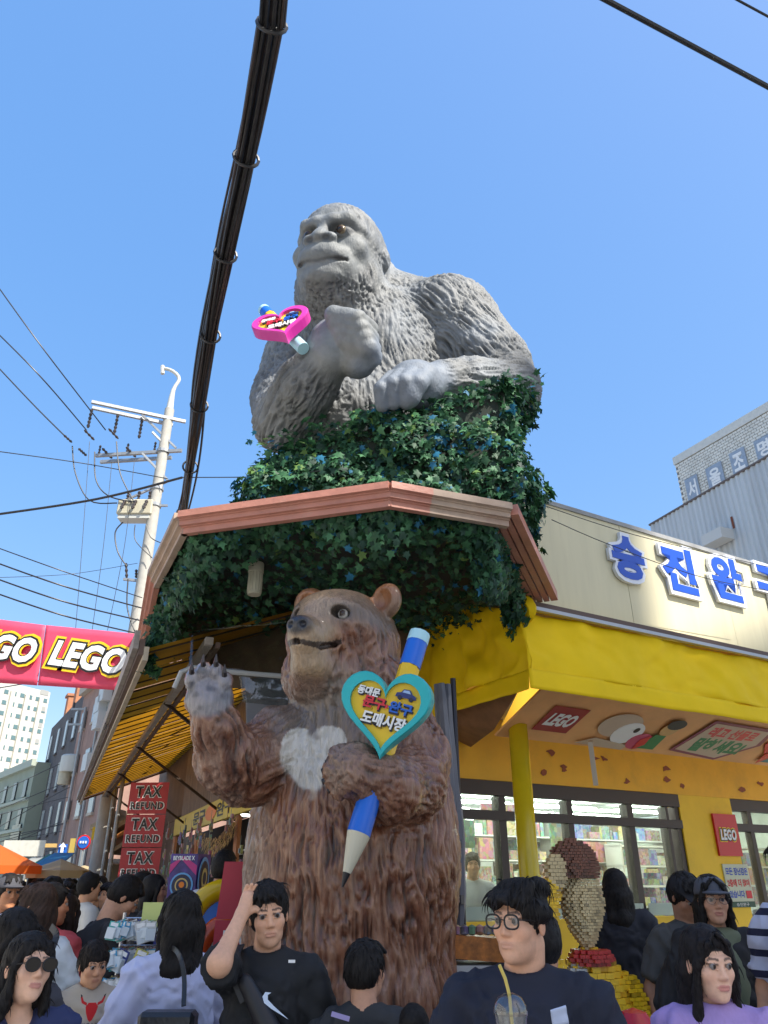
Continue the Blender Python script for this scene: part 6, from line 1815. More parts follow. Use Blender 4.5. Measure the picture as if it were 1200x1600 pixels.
    for q in (-1, 1):
        pnt.cap(J(q*.085, 0, .85), J(q*.10, -.02, .48), .092*k, .075*k, .05); pnt.flat(J(q*.10, -.02, .52), J(q*.10, .02, .06), .074*k, .064*k, .03)
    Vp, Fp = pnt.skin(.025, pad=.04); link('trousers', np_mesh('trousers', Vp, Fp, True), root, cloth_mat(pantn, pants))
    for q in (-1, 1):
        sh = Sculpt(); sh.cap(J(q*.10, .04, .045), J(q*.11, -.13, .035), .048*k, .04*k, .03); sh.cut(J(0, 0, .004), (0, 0, -1), .002)
        Vs, Fs = sh.skin(.02, pad=.03); link('shoe', np_mesh('shoe', Vs, Fs, True), root, mat('shoe_dark', (.04, .04, .045), .5))
    root['k'] = k
    info = dict(root=root, head=head, HR=HR, hs=hs, J=J, A=A, k=k, Bn=Bn, body=bd)
    return info

def lstrap(info, pts, w, m, name='strap', up=(0, -1, 0), th=.006):
    b = MB()
    P = [V3(p) for p in resample([V3(q) for q in pts], 24)]
    for i in range(len(P)-1): b.bar(P[i], P[i+1]+(P[i+1]-P[i])*.15, w, th, up=up)
    return b.build(name, m, info['root'])
def spot(info, px, py, dy=-.16):
    """local point on the front of a figure for a detail seen at a pixel"""
    r = info['root'].location; p = at(px, py, r.y+dy); return p-r

# 1 navy shirt, sunglasses
w1 = person('woman in round sunglasses and open navy shirt at the lower left corner', 42, 1514, 2.9, body=35, yaw=48, pitch=-10, roll=4, skin=(.64, .44, .34), hair='bob', shirt=(.022, .032, .10), shirtn='navyblue', neck='v', sleeve=1.8, female=True, glasses='sun', lips=(.42, .12, .12))
# 2
person('woman with dark parted hair just behind the woman in sunglasses', 20, 1474, 3.25, body=40, yaw=60, pitch=15, hair='bob', skin=(.5, .32, .23), shirt=(.05, .05, .06), shirtn='charcoal', female=True, res=.005)
# 3
w3 = person('long-haired woman in white tee with shoulder strap facing left behind the sunglasses woman', 55, 1418, 4.6, body=-150, yaw=-95, hair='long', hairc=(.03, .017, .012), skin=(.5, .32, .24), shirt=(.55, .60, .63), shirtn='white', female=True, res=.005, sleeve=.7)
# 4
person('man in pink red shirt seen from behind, beside the long-haired woman in white', 80, 1415, 5.2, body=160, yaw=120, hair='short', skin=(.42, .22, .14), shirt=(.50, .075, .085), shirtn='pinkred', res=.006, sleeve=.85)
person('woman with long dark brown hair seen from behind, right of the man in pink red', 101, 1428, 5.4, body=180, yaw=170, hair='long', hairc=(.02, .012, .010), skin=(.45, .27, .19), shirt=(.16, .17, .19), shirtn='greyblue', female=True, res=.006)
# 6 big black tee leaning
person('man in black tee and grey trousers leaning over the toy rack behind the boy', 192, 1403, 5.4, body=125, yaw=110, pitch=35, lean=(.24, .10), hair='short', skin=(.46, .29, .21), shirt=(.012, .012, .014), shirtn='black', pants=(.17, .17, .18), pantn='grey', build=1.12, res=.006,
       arms={1: ((.27, -.12, 1.10), (.27, -.3, .95)), -1: ((-.27, -.12, 1.10), (-.25, -.28, .92))})
# 7 boy
boy = person('young boy in beige tee with a red bull print, hands clasped', 146, 1508, 3.95, body=18, yaw=38, pitch=8, child=True, hair='bowl', hairc=(.014, .010, .008), skin=(.50, .31, .21), shirt=(.42, .37, .29), shirtn='beige', sleeve=.9, pants=(.1, .1, .1), pantn='grey2', build=.98,
       arms={-1: ((-.25, .0, 1.14), (-.05, -.20, 1.02)), 1: ((.25, .0, 1.14), (.04, -.21, 1.02))}, res=.0045)
p = spot(boy, 143, 1576, -.20); M = frame(p+boy['root'].location, V3((1, .25, 0)), V3((0, 0, 1))) @ Matrix.Scale(.72, 4)
def flatpoly(M, pts, m, parent, name, lift=0, th=.003):
    b = MB(); A3 = M.to_3x3(); b.prism([M @ V3((x, y, lift)) for x, y in pts], A3.col[2]*th); return b.wbuild(name, m, parent)
bullc = mat('print_red')
flatpoly(M, [(-.02, .03), (-.035, .01), (-.028, -.02), (-.012, -.055), (.0, -.065), (.012, -.055), (.028, -.02), (.035, .01), (.02, .03)], bullc, boy['root'], 'bull_print', .0)
for q in (-1, 1):
    flatpoly(M, [(q*.03, .015), (q*.06, .03), (q*.07, .06), (q*.062, .065), (q*.05, .04), (q*.03, .03)], bullc, boy['root'], 'bull_print', .001)
    flatpoly(M, [(q*.066, .055), (q*.072, .075), (q*.06, .066)], black, boy['root'], 'bull_print', .002)
letters('CHICAGO', M @ Matrix.Translation((0, -.085, .002)), mat('print_navygrey', (.08, .09, .14), .6), boy['root'], 1, 0, bold=.01, fit=(.17, .03), name='print_lettering')
# 8 woman from behind with bag
w8 = person('woman in pale lavender shirt with very long black hair, seen from behind with black bag', 282, 1437, 3.75, body=-150, yaw=-140, hair='long', skin=(.50, .31, .24), shirt=(.50, .53, .72), shirtn='lavenderwhite', female=True, sleeve=.8, build=1.05,
       arms={-1: ((-.27, -.03, 1.10), (-.24, -.22, 1.02)), 1: ((.26, .0, 1.10), (.27, -.18, .98))})
# 9
person('man in white tee seen from behind before the side stall', 350, 1358, 6.35, body=175, yaw=172, hair='short', skin=(.44, .26, .18), shirt=(.55, .57, .60), shirtn='white2', base=.1, res=.006, build=1.05)
# 10 man with hand in hair
m10 = person('man in black tee running one hand through his hair, black bag across his chest', 420, 1430, 3.5, body=5, yaw=12, pitch=4, roll=-6, hair='short', skin=(.58, .38, .28), shirt=(.010, .011, .013), shirtn='black3', sleeve=.92, build=.96,
       arms={-1: ((-.165, -.25, 1.40), (-.105, -.105, 1.555)), 1: ((.275, .03, 1.12), (.30, -.05, .88))})
bag = m10; Jm = m10['J']
lstrap(m10, [Jm(-.12, .02, 1.44), Jm(-.125, -.09, 1.41), Jm(-.10, -.135, 1.34), Jm(-.06, -.15, 1.28)], .05, mat('bag_black', (.012, .012, .015), .5), 'bag_strap')
sl = Sculpt(); sl.cap(Jm(-.07, -.135, 1.33), Jm(.09, -.16, 1.13), .030, .050, .03); Vb, Fb = sl.skin(.012, pad=.03)
bg = link('sling_bag', np_mesh('sling_bag', Vb, Fb, True), m10['root'], mat('bag_black'))
Mb = frame(spot(m10, 428, 1572, -.30)+m10['root'].location, V3((.62, 0, -.78)), V3((.78, 0, .62)))
flatpoly(Mb, [(-.055, .0), (-.05, -.016), (-.03, -.022), (.0, -.012), (.065, .018), (.0, .0), (-.03, -.006), (-.042, .002), (-.04, .016)], mat('print_paleblue', (.55, .65, .8), .4), m10['root'], 'bag_emblem', 0, .003)
flatpoly(frame(spot(m10, 456, 1502, -.165)+m10['root'].location, V3((1, 0, 0)), Z), [(-.013, -.005), (.013, -.005), (.013, .005), (-.013, .005)], white, m10['root'], 'shirt_emblem', 0, .003)
# 11, 12
m11 = person('boy with short black hair and dark backpack seen from behind before the bear', 572, 1518, 3.45, body=170, yaw=150, hair='short', skin=(.48, .30, .22), shirt=(.03, .032, .035), shirtn='darkgrey', res=.0042)
sl = Sculpt(); J11 = m11['J']; sl.ell(J11(0, .17, 1.15), (.15, .085, .22), .02); Vb, Fb = sl.skin(.015, pad=.03)
bpk = link('backpack', np_mesh('backpack', Vb, Fb, True), m11['root'], mat('bag_black'))
flatpoly(frame(spot(m11, 532, 1588, -.14)+m11['root'].location, V3((1, 0, -.25)), V3((.2, 0, 1))), [(-.035, -.008), (.035, -.008), (.035, .008), (-.035, .008)], mat('print_lilac', (.35, .3, .55), .6), m11['root'], 'label_patch', 0, .004)
person('child with dark hair whose crown just shows at the bottom edge before the bear', 648, 1612, 3.3, body=180, yaw=175, hair='bob', skin=(.5, .32, .24), shirt=(.2, .2, .22), shirtn='grey4', child=True, res=.006)
# 13 glasses man
m13 = person('large man in black-framed glasses and navy tee holding an iced drink', 812, 1442, 2.7, body=-12, yaw=-40, pitch=-2, hair='fluffy', skin=(.62, .40, .30), shirt=(.010, .013, .028), shirtn='darknavy', sleeve=.95, build=1.10, glasses='thick', lips=(.42, .2, .16),
       arms={-1: ((-.27, -.05, 1.08), (-.10, -.30, 1.16)), 1: ((.28, .03, 1.10), (.27, -.12, .9))}, folds=1.2, res=.0036)
# 14
person('person in pale blue shirt mostly hidden behind the man in glasses', 848, 1478, 3.35, body=170, yaw=160, hair='short', shirt=(.42, .52, .72), shirtn='paleblue', res=.006)
# 15
person('woman in long black clothes with tied black hair, seen from behind at the shop door', 962, 1388, 5.6, body=175, yaw=180, hair='long', shirt=(.012, .013, .02), shirtn='black5', pants=(.012, .013, .03), female=True, base=.1, res=.006, sleeve=1.9, build=1.05)
# 16
person('man in black cap and dark grey tee looking down beside the shop window', 1070, 1402, 5.0, body=10, yaw=15, pitch=28, hair='short', cap=('capblack', (.012, .012, .016)), skin=(.34, .2, .14), shirt=(.06, .06, .058), shirtn='darkolivegrey', res=.005, base=.0, sleeve=.8)
# 17
m17 = person('woman in grey cap and round wire glasses, olive tee under a black jacket', 1113, 1407, 4.5, body=-8, yaw=-8, hair='long', cap=('capgrey', (.075, .08, .10)), glasses='wire', skin=(.46, .29, .22), shirt=(.012, .012, .014), shirtn='black6', sleeve=1.9, mouth_open=1, female=True, res=.0042, neck='v', build=1.1)
J17 = m17['J']; sl = Sculpt(); sl.ell(J17(0, -.045, 1.2), (.095, .125, .20), .02); sl.cap(J17(-.05, -.03, 1.38), J17(.05, -.03, 1.38), .05, .05, .06); Vb, Fb = sl.skin(.015, pad=.03)
link('olive_tee', np_mesh('olive_tee', Vb, Fb, True), m17['root'], cloth_mat('olive', (.12, .14, .085)))
# 18
m18 = person('young woman in lilac ribbed sweater with long black hair at the lower right', 1106, 1506, 2.85, body=-5, yaw=8, pitch=4, gaze=14, hair='long', hairc=(.013, .010, .010), skin=(.68, .47, .38), shirt=mat('cloth_lilac', (.44, .30, .62), .85, var=.06, vscale=20, bump=.35, bscale=120, stretch=(6, 6, .4)), sleeve=1.9, female=True, lips=(.55, .13, .14), res=.0034, neck='high')
# 19
stripes = mat('cloth_striped', (.5, .52, .6), .8)
_nt = stripes.node_tree; _tc = _nt.nodes.new('ShaderNodeTexCoord'); _wv = _nt.nodes.new('ShaderNodeTexWave'); _wv.bands_direction = 'Z'; _wv.inputs['Scale'].default_value = 3.6
_cr = _nt.nodes.new('ShaderNodeValToRGB'); _cr.color_ramp.interpolation = 'CONSTANT'; _cr.color_ramp.elements[0].color = (.48, .5, .62, 1); _cr.color_ramp.elements[1].position = .72; _cr.color_ramp.elements[1].color = (.01, .012, .04, 1)
_nt.links.new(_tc.outputs['Object'], _wv.inputs['Vector']); _nt.links.new(_wv.outputs['Fac'], _cr.inputs[0]); _nt.links.new(_cr.outputs[0], _nt.nodes['Principled BSDF'].inputs['Base Color'])
person('tall man in striped tee entering at the right edge, face in profile', 1243, 1358, 3.9, body=-60, yaw=-80, pitch=4, hair='short', skin=(.46, .28, .2), shirt=stripes, res=.0042, sleeve=.8)
# 20
person('shopper standing inside the shop behind the left window', 738, 1353, 9.6, body=10, yaw=0, hair='short', skin=(.4, .25, .18), shirt=(.35, .36, .36), shirtn='grey7', res=.009, low=True, base=.07)
# 21
person('man in dark cap with backlit ear at the far left edge', 12, 1395, 6.3, body=40, yaw=50, hair='short', cap=('capcharcoal', (.06, .06, .07)), skin=(.5, .26, .15), shirt=(.12, .13, .2), shirtn='slate', res=.006)
# three dark figures before the hanging banner
for i, (x, y, YY, f_, lab) in enumerate(((205, 1400, 7.2, False, 'person in black bending over the rack, just right of the leaning man'), (223, 1385, 7.6, True, 'woman in black in front of the lowest panel of the hanging red banner'), (240, 1392, 7.0, True, 'dark-haired person right of the woman in black by the hanging banner'))):
    person(lab, x, y, YY, body=150-30*i, yaw=170-40*i, hair=['short', 'bob', 'bob'][i], shirt=(.012, .012, .014), shirtn='black', female=f_, low=True, res=.008)

# crowd filling the far street: a few low-detail figures, copied with their parts
protos = []
for i, (hr, sh, shn, fem, cp) in enumerate((('short', (.05, .05, .06), 'c0', False, None), ('long', (.5, .5, .48), 'c1', True, None), ('bob', (.12, .16, .3), 'c2', True, None), ('short', (.55, .54, .5), 'c3', False, None),
        ('short', (.1, .1, .1), 'c4', False, ('capbeige', (.5, .42, .28))), ('long', (.3, .12, .1), 'c5', True, None))):
    pr = person('shopper in the dense crowd filling the far street', 0, 0, 0, body=[0, 20, -20, 180, 10, 160][i], hair=hr, hairc=[(.012, .01, .009), (.03, .018, .012), (.014, .01, .009)][i % 3], shirt=sh, shirtn=shn, female=fem, cap=cp, low=True, res=.012,
                group='crowd in the far street', loc=(-4.2-.5*i, 11+i*1.3), height=[1.74, 1.62, 1.66, 1.78, 1.72, 1.6][i], skin=(.5, .3, .2))
    pr['root']['label'] = ['short-haired man in dark top', 'long-haired woman in pale top', 'woman with bobbed hair in blue top', 'short-haired man in white top', 'man in beige cap and black top', 'long-haired woman in reddish top'][i]+' in the dense crowd down the far street'
    protos.append(pr['root'])
def copy_person(src, loc, rz, sc):
    r = src.copy(); COL.objects.link(r); r.location = loc; r.rotation_euler = (0, 0, rz); r.scale = (sc, sc, sc)
    for ch in list(src.children):
        c = ch.copy(); COL.objects.link(c); c.parent = r
        for g_ in list(ch.children):
            d_ = g_.copy(); COL.objects.link(d_); d_.parent = c
    return r
rc_ = random.Random(5)
spots = []
Yc = 7.8
while Yc < 38:
    for j in range(3 if Yc < 14 else 4):
        lo_, hi_ = -.475*Yc, (-.30 if Yc < 14 else -.345)*Yc
        spots.append((rc_.uniform(lo_, hi_), Yc+rc_.uniform(-.4, .4)))
    Yc += .62 if Yc < 20 else 1.1
for n_i, (x, y) in enumerate(spots):
    if (V3((x, y, 0))-V3((PX, PYY, 0))).length < .5: continue
    s_ = rc_.uniform(.96, 1.04)
    copy_person(protos[rc_.randrange(6)], (x, y, 0), rc_.uniform(-.9, .9), s_)
# ------------------------------------------------------------------ pencil and heart boards held by the statues
def pencil_board(name, label, A, Bp, r, heart_c, hx, hy, rimc, size, lines, mats, tipped=True, car=True, th=.10):
    """pencil from A (eraser) to Bp (point) with a framed heart board in front of it"""
    A, Bp = V3(A), V3(Bp); d = (Bp-A); L_ = d.length; d.normalize()
    t = thing(name, label, 'sign', A.lerp(Bp, .5))
    def seg(nm, f0, f1, r0, r1, m, n=12):
        b = MB(); b.tube([A+d*L_*f0, A+d*L_*f1], [r0, r1], n); return b.wbuild(nm, m, t, True)
    pb_, py_, pc_ = mat('pencil_blue', (.012, .13, .60), .3), mat('pencil_yellow', (.80, .50, .012), .3), mat('pencil_cream', (.60, .55, .40), .4)
    seg('eraser', 0, .045, r*1.05, r*1.08, mat('eraser_pale', (.40, .66, .72), .4)); seg('ferrule', .0452, .16, r*1.04, r*1.04, pb_)
    seg('shaft', .1602, .68, r, r, py_, 8)
    if tipped: seg('lower_band', .6802, .825, r*1.02, r*1.02, pb_, 10); seg('wood_cone', .8252, .955, r*1.0, r*.34, pc_); seg('lead_point', .9552, 1.0, r*.33, r*.08, mat('lead_black', (.012, .01, .012), .4))
    else: seg('lower_band', .6802, 1.0, r*1.05, r*1.05, mat('eraser_pale'))
    M = frame(heart_c, hx, hy); A3 = M.to_3x3(); n = A3.col[2]
    def heart(s_):
        out = []
        for k in range(48):
            a = 2*math.pi*k/48; x = 16*math.sin(a)**3; y = 13*math.cos(a)-5*math.cos(2*a)-2*math.cos(3*a)-math.cos(4*a)
            out.append((x/32*s_, (y+2.5)/32*s_*1.02))
        return out
    o = heart(size); i_ = heart(size*.78); i_ = [(x, y+size*.0) for x, y in i_]
    P0 = [M @ V3((x, y, -th)) for x, y in o]; P1 = [M @ V3((x, y, 0)) for x, y in o]; P1b = [M @ V3((x*.965, y*.965, .014)) for x, y in o]
    Q1 = [M @ V3((x, y, .014)) for x, y in i_]; Q0 = [M @ V3((x, y, -.015)) for x, y in i_]
    N_ = 48; b = MB(); ringf = lambda a, c: [(a+k, a+(k+1) % N_, c+(k+1) % N_, c+k) for k in range(N_)]
    b.add(P0+P1+P1b+Q1+Q0, [tuple(range(N_))[::-1]]+ringf(0, N_)+ringf(N_, 2*N_)+ringf(2*N_, 3*N_)+ringf(3*N_, 4*N_))
    b.wbuild('heart_rim', rimc, t)
    b = MB(); b.add([M @ V3((x, y, -.014)) for x, y in i_], [tuple(range(N_))]); b.wbuild('heart_face', mat('heart_yellow', (.80, .52, .012), .35, var=.05), t)
    for txt, x, y, w, h, c, rim_ in lines:
        Mk = M @ Matrix.Translation((x*size, y*size, 0)) @ Matrix.Rotation(R(-9), 4, 'Z')
        if rim_ is not None: letters(txt, Mk @ Matrix.Translation((.004*size/.6, -.008*size/.6, -.006)), rim_, t, 1, .004, bold=.06, shear=.12, fit=(w*size*1.03, h*size*1.08), name='lettering_shadow')
        letters(txt, Mk @ Matrix.Translation((0, 0, .006)), c, t, 1, .004, bold=.035, shear=.12, fit=(w*size, h*size))
    if car:
        k_ = size
        Mk = M @ Matrix.Translation((.22*k_, .225*k_, -.008)) @ Matrix.Rotation(R(-9), 4, 'Z')
        flatpoly(Mk, [(-.115*k_, -.03*k_), (-.105*k_, .012*k_), (-.06*k_, .022*k_), (-.035*k_, .06*k_), (.035*k_, .062*k_), (.07*k_, .02*k_), (.11*k_, .005*k_), (.115*k_, -.03*k_)], mat('car_navy', (.015, .03, .16), .4), t, 'car_body', 0, .012)
        flatpoly(Mk, [(-.045*k_, .024*k_), (-.028*k_, .05*k_), (.028*k_, .052*k_), (.05*k_, .022*k_)], mat('car_window', (.3, .45, .7), .3), t, 'car_window', .0125, .002)
        for q in (-1, 1): flatpoly(Mk, [(q*.062*k_+.024*k_*math.cos(a), -.034*k_+.024*k_*math.sin(a)) for a in [2*math.pi*j/14 for j in range(14)]], mat('car_wheel', (.01, .012, .04), .5), t, 'car_wheel', .0, .016)
    return t
teal = mat('heart_teal', (.01, .42, .44), .35, var=.05); magenta = mat('heart_magenta', (.60, .03, .32), .35, var=.05)
shad = mat('letter_shadow', (.04, .035, .05), .6)
L1 = [('동대문', -.19, .245, .25, .095, white, shad), ('문구', -.12, .125, .25, .125, mat('letter_red', (.62, .02, .04), .4), shad), (',', .02, .09, .03, .05, mat('letter_red'), None), ('완구', .175, .085, .26, .125, mat('letter_cobalt', (.01, .11, .5), .4), shad), ('도매시장', .0, -.055, .50, .14, white, shad)]
pencil_board('pencil_sign', 'giant yellow and blue pencil with teal framed heart board held by the bear', at(656, 990, 4.66), at(535, 1386, 4.36), .066, at(600, 1118, 4.36), V3((1, -.20, -.12)), V3((.12, -.1, 1)), teal, .545, L1, None, th=.11)
pg = at(428, 488, 5.15); 
pencil_board('pencil_sign', 'small pencil with magenta framed heart board held by the gorilla', at(412, 484, 5.5), at(474, 545, 5.22), .055, at(440, 505, 5.15), V3((1, -.1, .33)), V3((-.33, .40, .86)), magenta, .54, L1, None, tipped=False, th=.09)

# ------------------------------------------------------------------ plain toy-brick display figure where a character statue stands
def brick_figure():
    """generic stacked-brick mannequin: no face, plain rounded head"""
    base = at(905, 1600, 5.0); bx0, by0 = at(908, 1400, 5.0).x, 5.0
    t = thing('brick_display_figure', 'plain tan and yellow display figure built of toy bricks before the shop window', 'display figure', (bx0, by0, .1))
    bt = mat('brick_tan', (.55, .42, .21), .4, var=.12, vscale=12); by_ = mat('brick_yellow', (.82, .50, .012), .35, var=.12, vscale=12); bb = mat('brick_brown', (.15, .045, .02), .4, var=.15, vscale=12); bw = mat('brick_white', (.5, .5, .46), .4, var=.1); br = mat('brick_red', (.42, .012, .015), .35); bg = mat('brick_grey', (.14, .12, .1), .5)
    def stack(nm, inside, lo, hi, m, sx=.048, sz=.03):
        b = MB(); o = V3((bx0, by0, 0)); z = lo[2]; r = 0
        while z < hi[2]:
            x = lo[0]-(sx/2 if r % 2 else 0)
            while x < hi[0]:
                y = lo[1]
                while y < hi[1]:
                    c = (x+sx/2, y+sx/2, z+sz/2)
                    if inside(*c) and not (inside(c[0], c[1]-sx, c[2]) and inside(c[0]-sx, c[1], c[2]) and inside(c[0]+sx, c[1], c[2]) and inside(c[0], c[1]+sx, c[2]) and inside(c[0], c[1], c[2]+sz)):
                        j = rnd.uniform(-.0015, .0015); b.box((o.x+x+.001, o.y+y+.001+j, z+.001), (o.x+x+sx-.001, o.y+y+sx-.001+j, z+sz-.001), rnd.choices([0, 1], [9, 1])[0])
                    y += sx
                x += sx
            z += sz; r += 1
        mm = mat(m.name+'_alt', tuple(v*.55 for v in m.node_tree.nodes['Principled BSDF'].inputs['Base Color'].default_value[:3]), .4)
        q = b.wbuild(nm, [m, mm], t); tag(q, kind='stuff'); return q
    E = lambda c, r: (lambda x, y, z: ((x-c[0])/r[0])**2+((y-c[1])/r[1])**2+((z-c[2])/r[2])**2 < 1)
    def capi(a, b_, r): 
        a, b_ = V3(a), V3(b_)
        def f(x, y, z):
            p = V3((x, y, z)); q = b_-a; s_ = max(0, min(1, (p-a).dot(q)/q.dot(q))); return (p-a-q*s_).length < r
        return f
    hz = at(905, 1413, 5.0).z
    stack('head', lambda x, y, z: E((0, 0, hz), (.128-.05*max(0, (hz-z)/.24), .13, .235))(x, y, z), (-.15, -.16, hz-.25), (.15, .16, hz+.25), bt, .024, .016)
    stack('hat_block', lambda x, y, z: E((-.03, 0, hz+.20), (.15, .15, .16))(x, y, z) and z > hz+.14, (-.2, -.2, hz+.14), (.2, .2, hz+.42), bb, .024, .016)
    stack('torso', E((.02, 0, hz-.62), (.22, .15, .40)), (-.25, -.17, hz-1.0), (.25, .17, hz-.22), by_)
    stack('white_panel', lambda x, y, z: E((-.07, -.03, hz-.55), (.11, .16, .25))(x, y, z), (-.2, -.2, hz-.8), (.05, .0, hz-.3), bw, .03, .02)
    stack('collar_block', E((.01, -.03, hz-.27), (.13, .13, .05)), (-.15, -.17, hz-.33), (.15, .12, hz-.2), br, .03, .02)
    stack('raised_arm', lambda x, y, z: capi((-.2, 0, hz-.4), (-.26, -.03, hz-.22), .075)(x, y, z) or capi((-.26, -.03, hz-.22), (-.2, -.1, hz+.10), .065)(x, y, z), (-.36, -.2, hz-.5), (-.08, .1, hz+.14), by_, .03, .02)
    stack('raised_hand', E((-.17, -.11, hz+.17), (.065, .07, .11)), (-.25, -.2, hz+.05), (-.08, -.0, hz+.3), bt, .03, .02)
    stack('lower_arm', lambda x, y, z: capi((.21, 0, hz-.42), (.30, -.03, hz-.68), .075)(x, y, z), (.1, -.15, hz-.8), (.42, .1, hz-.32), by_, .03, .02)
    stack('lower_hand', E((.2, -.1, hz-.84), (.10, .09, .12)), (.08, -.2, hz-.98), (.32, .0, hz-.7), bt, .03, .02)
    stack('legs', lambda x, y, z: abs(x) < .17 and abs(y) < .12 and abs(x) > .02, (-.18, -.13, .1), (.18, .13, hz-.9), mat('brick_blue', (.03, .07, .2), .4), .06, .04)
brick_figure()

# ------------------------------------------------------------------ toy box, inflatable, rack of packs, held things
tb0 = thing('toy_carton', 'large purple and blue toy carton with ring pictures on top of the display', 'box', at(290, 1400, 6.9).xy.to_3d())
a = at(258, 1420, 6.9); c = at(310, 1334, 6.9); e = at(328, 1336, 7.15)
xv = V3((c.x-a.x, 0, 0)); zv = Z*(c.z-a.z); yv = V3((e.x-c.x, .30, 0))
b = MB(); b.obox(V3((a.x, 6.9, a.z)), xv, yv, zv); b.wbuild('carton', mat('carton_purple', (.07, .035, .20), .35, var=.5, vscale=9), tb0)
Mf = frame(V3((a.x, 6.895, a.z))+xv*.5+zv*.5, xv, zv); wv, hv_ = xv.length, zv.length
def circ(x, y, r, n=22, ys=1): return [(x+r*math.cos(2*math.pi*k/n), y+r*ys*math.sin(2*math.pi*k/n)) for k in range(n)]
flatpoly(Mf, [(-.5*wv, .12*hv_), (-.1*wv, .4*hv_), (.5*wv, .1*hv_), (.5*wv, .28*hv_), (.0, .46*hv_), (-.5*wv, .3*hv_)], mat('print_magenta', (.5, .03, .2), .4), tb0, 'print_band', 0, .002)
for x, y, r, cc, l in ((0, -.08, .42, 'b', .002), (0, -.08, .36, 'k', .004), (0, -.08, .24, 'y', .006), (0, -.08, .19, 'k', .008), (0.01, -.07, .10, 'o', .010)):
    flatpoly(Mf, circ(x*wv, y*hv_, r*wv, ys=1), {'b': mat('print_lightblue', (.12, .35, .65), .3), 'k': mat('print_dark', (.02, .02, .05), .4), 'y': mat('print_gold', (.55, .42, .15), .4), 'o': mat('badge_orange')}[cc], tb0, 'print_ring', l, .002)
letters('BEYBLADE X', Mf @ Matrix.Translation((-.0*wv, .42*hv_, .006)), white, tb0, 1, 0, bold=.03, fit=(wv*.8, hv_*.08))
Ms_ = frame(V3((c.x+.004, 6.895, a.z))+yv*.5+zv*.5, yv, zv)
for r, cc in ((.42, 'print_lightblue'), (.34, 'print_dark'), (.2, 'print_gold'), (.12, 'print_dark')):
    flatpoly(Ms_, circ(0, .05*hv_, r*yv.length, ys=1.3), mat(cc), tb0, 'print_ring', .004+.003*(.42-r)*10, .002)
disp = thing('display_table', 'cloth covered display table under the purple toy carton', 'table', V3((a.x+.2, 7.1, 0)))
b = MB(); b.box((a.x-.05, 6.85, 0), (a.x+.75, 7.5, a.z-.002)); b.wbuild('cloth_cover', mat('cloth_blue', (.04, .05, .22), .7, var=.2), disp)
b = MB(); b.box((a.x-.07, 6.83, a.z-.04), (a.x+.77, 7.52, a.z-.003)); b.wbuild('table_top', mat('table_grey', (.2, .2, .2), .5), disp)
# light blue ribbon stripe from the carton
# inflatable ring with rocket disc
inf = thing('inflatable_toy', 'yellow and blue inflatable with a rocket picture leaning by the bear', 'inflatable toy', at(345, 1470, 5.7).xy.to_3d())
ic = at(350, 1455, 6.0); Mi = frame(ic, V3((1, .2, 0)), V3((.1, .25, 1))); A3 = Mi.to_3x3()
ringp = [Mi @ V3((.25*math.cos(q), .27*math.sin(q), 0)) for q in [2*math.pi*k/28 for k in range(29)]]
b = MB(); b.tube(ringp, .075, 12, caps=False); b.wbuild('ring', mat('vinyl_yellow', (.72, .48, .01), .2), inf, True)
flatpoly(Mi, circ(0, 0, .22), mat('vinyl_blue', (.01, .13, .5), .25), inf, 'disc', .0, .02)
flatpoly(Mi, [(-.2, -.09), (-.12, -.12), (.12, .08), (.17, .16), (.08, .13), (-.16, -.02)], mat('vinyl_orange', (.7, .2, .03), .3), inf, 'rocket', .022, .006)
flatpoly(Mi, [(-.2, -.09), (-.15, -.12), (-.02, -.0), (-.07, .04), (-.17, -.03)], white, inf, 'rocket_tail', .03, .005)
ic2 = at(348, 1505, 5.9); M2_ = frame(ic2, V3((1, .2, 0)), V3((.0, .15, 1)))
inf2 = thing('inflatable_ring', 'orange red inflatable ring under the rocket inflatable', 'inflatable toy', (ic2.x, 5.9, 0))
b = MB(); b.tube([M2_ @ V3((.17*math.cos(q), .24*math.sin(q), 0)) for q in [2*math.pi*k/28 for k in range(29)]], .06, 12, caps=False); b.wbuild('ring', mat('vinyl_red', (.6, .09, .02), .22), inf2, True)
flatpoly(M2_, circ(0, 0, .14, ys=1.3), mat('vinyl_pale', (.45, .4, .3), .3), inf2, 'disc', 0, .01)
low_ = thing('low_display_stand', 'low stand stacked with boxed toys under the inflatables', 'display stand', at(345, 1560, 5.8).xy.to_3d()); q0 = at(318, 1560, 5.75)
b = MB(); b.box((q0.x, 6.1, 0), (q0.x+.5, 6.5, q0.z-.18)); b.wbuild('stand', mat('cloth_blue'), low_)
# rack with hanging packs
rk = thing('toy_rack', 'wire rack thick with hanging toy packs beside the boy', 'rack', at(225, 1520, 4.9).xy.to_3d())
ra = at(186, 1436, 4.9); rb_ = at(250, 1436, 4.9); wr = mat('chrome_wire', (.5, .52, .55), .25, metal=.8)
b = MB()
for x in (ra.x, rb_.x): b.tube([(x, 5.0, 0), (x, 5.0, ra.z+.03)], .012, 8)
for k in range(7):
    z = ra.z-.14*k; b.tube([(ra.x, 5.0, z), (rb_.x, 5.0, z)], .006, 6)
    for j in range(7): x = ra.x+(rb_.x-ra.x)*(j+.5)/7; b.tube([(x, 5.0, z), (x, 4.78, z-.01)], .003, 5)
b.wbuild('wire_frame', wr, rk)
pkm = []
cols_ = [(.05, .3, .5), (.5, .52, .5), (.08, .4, .35), (.5, .45, .1), (.03, .05, .2), (.55, .55, .55)]
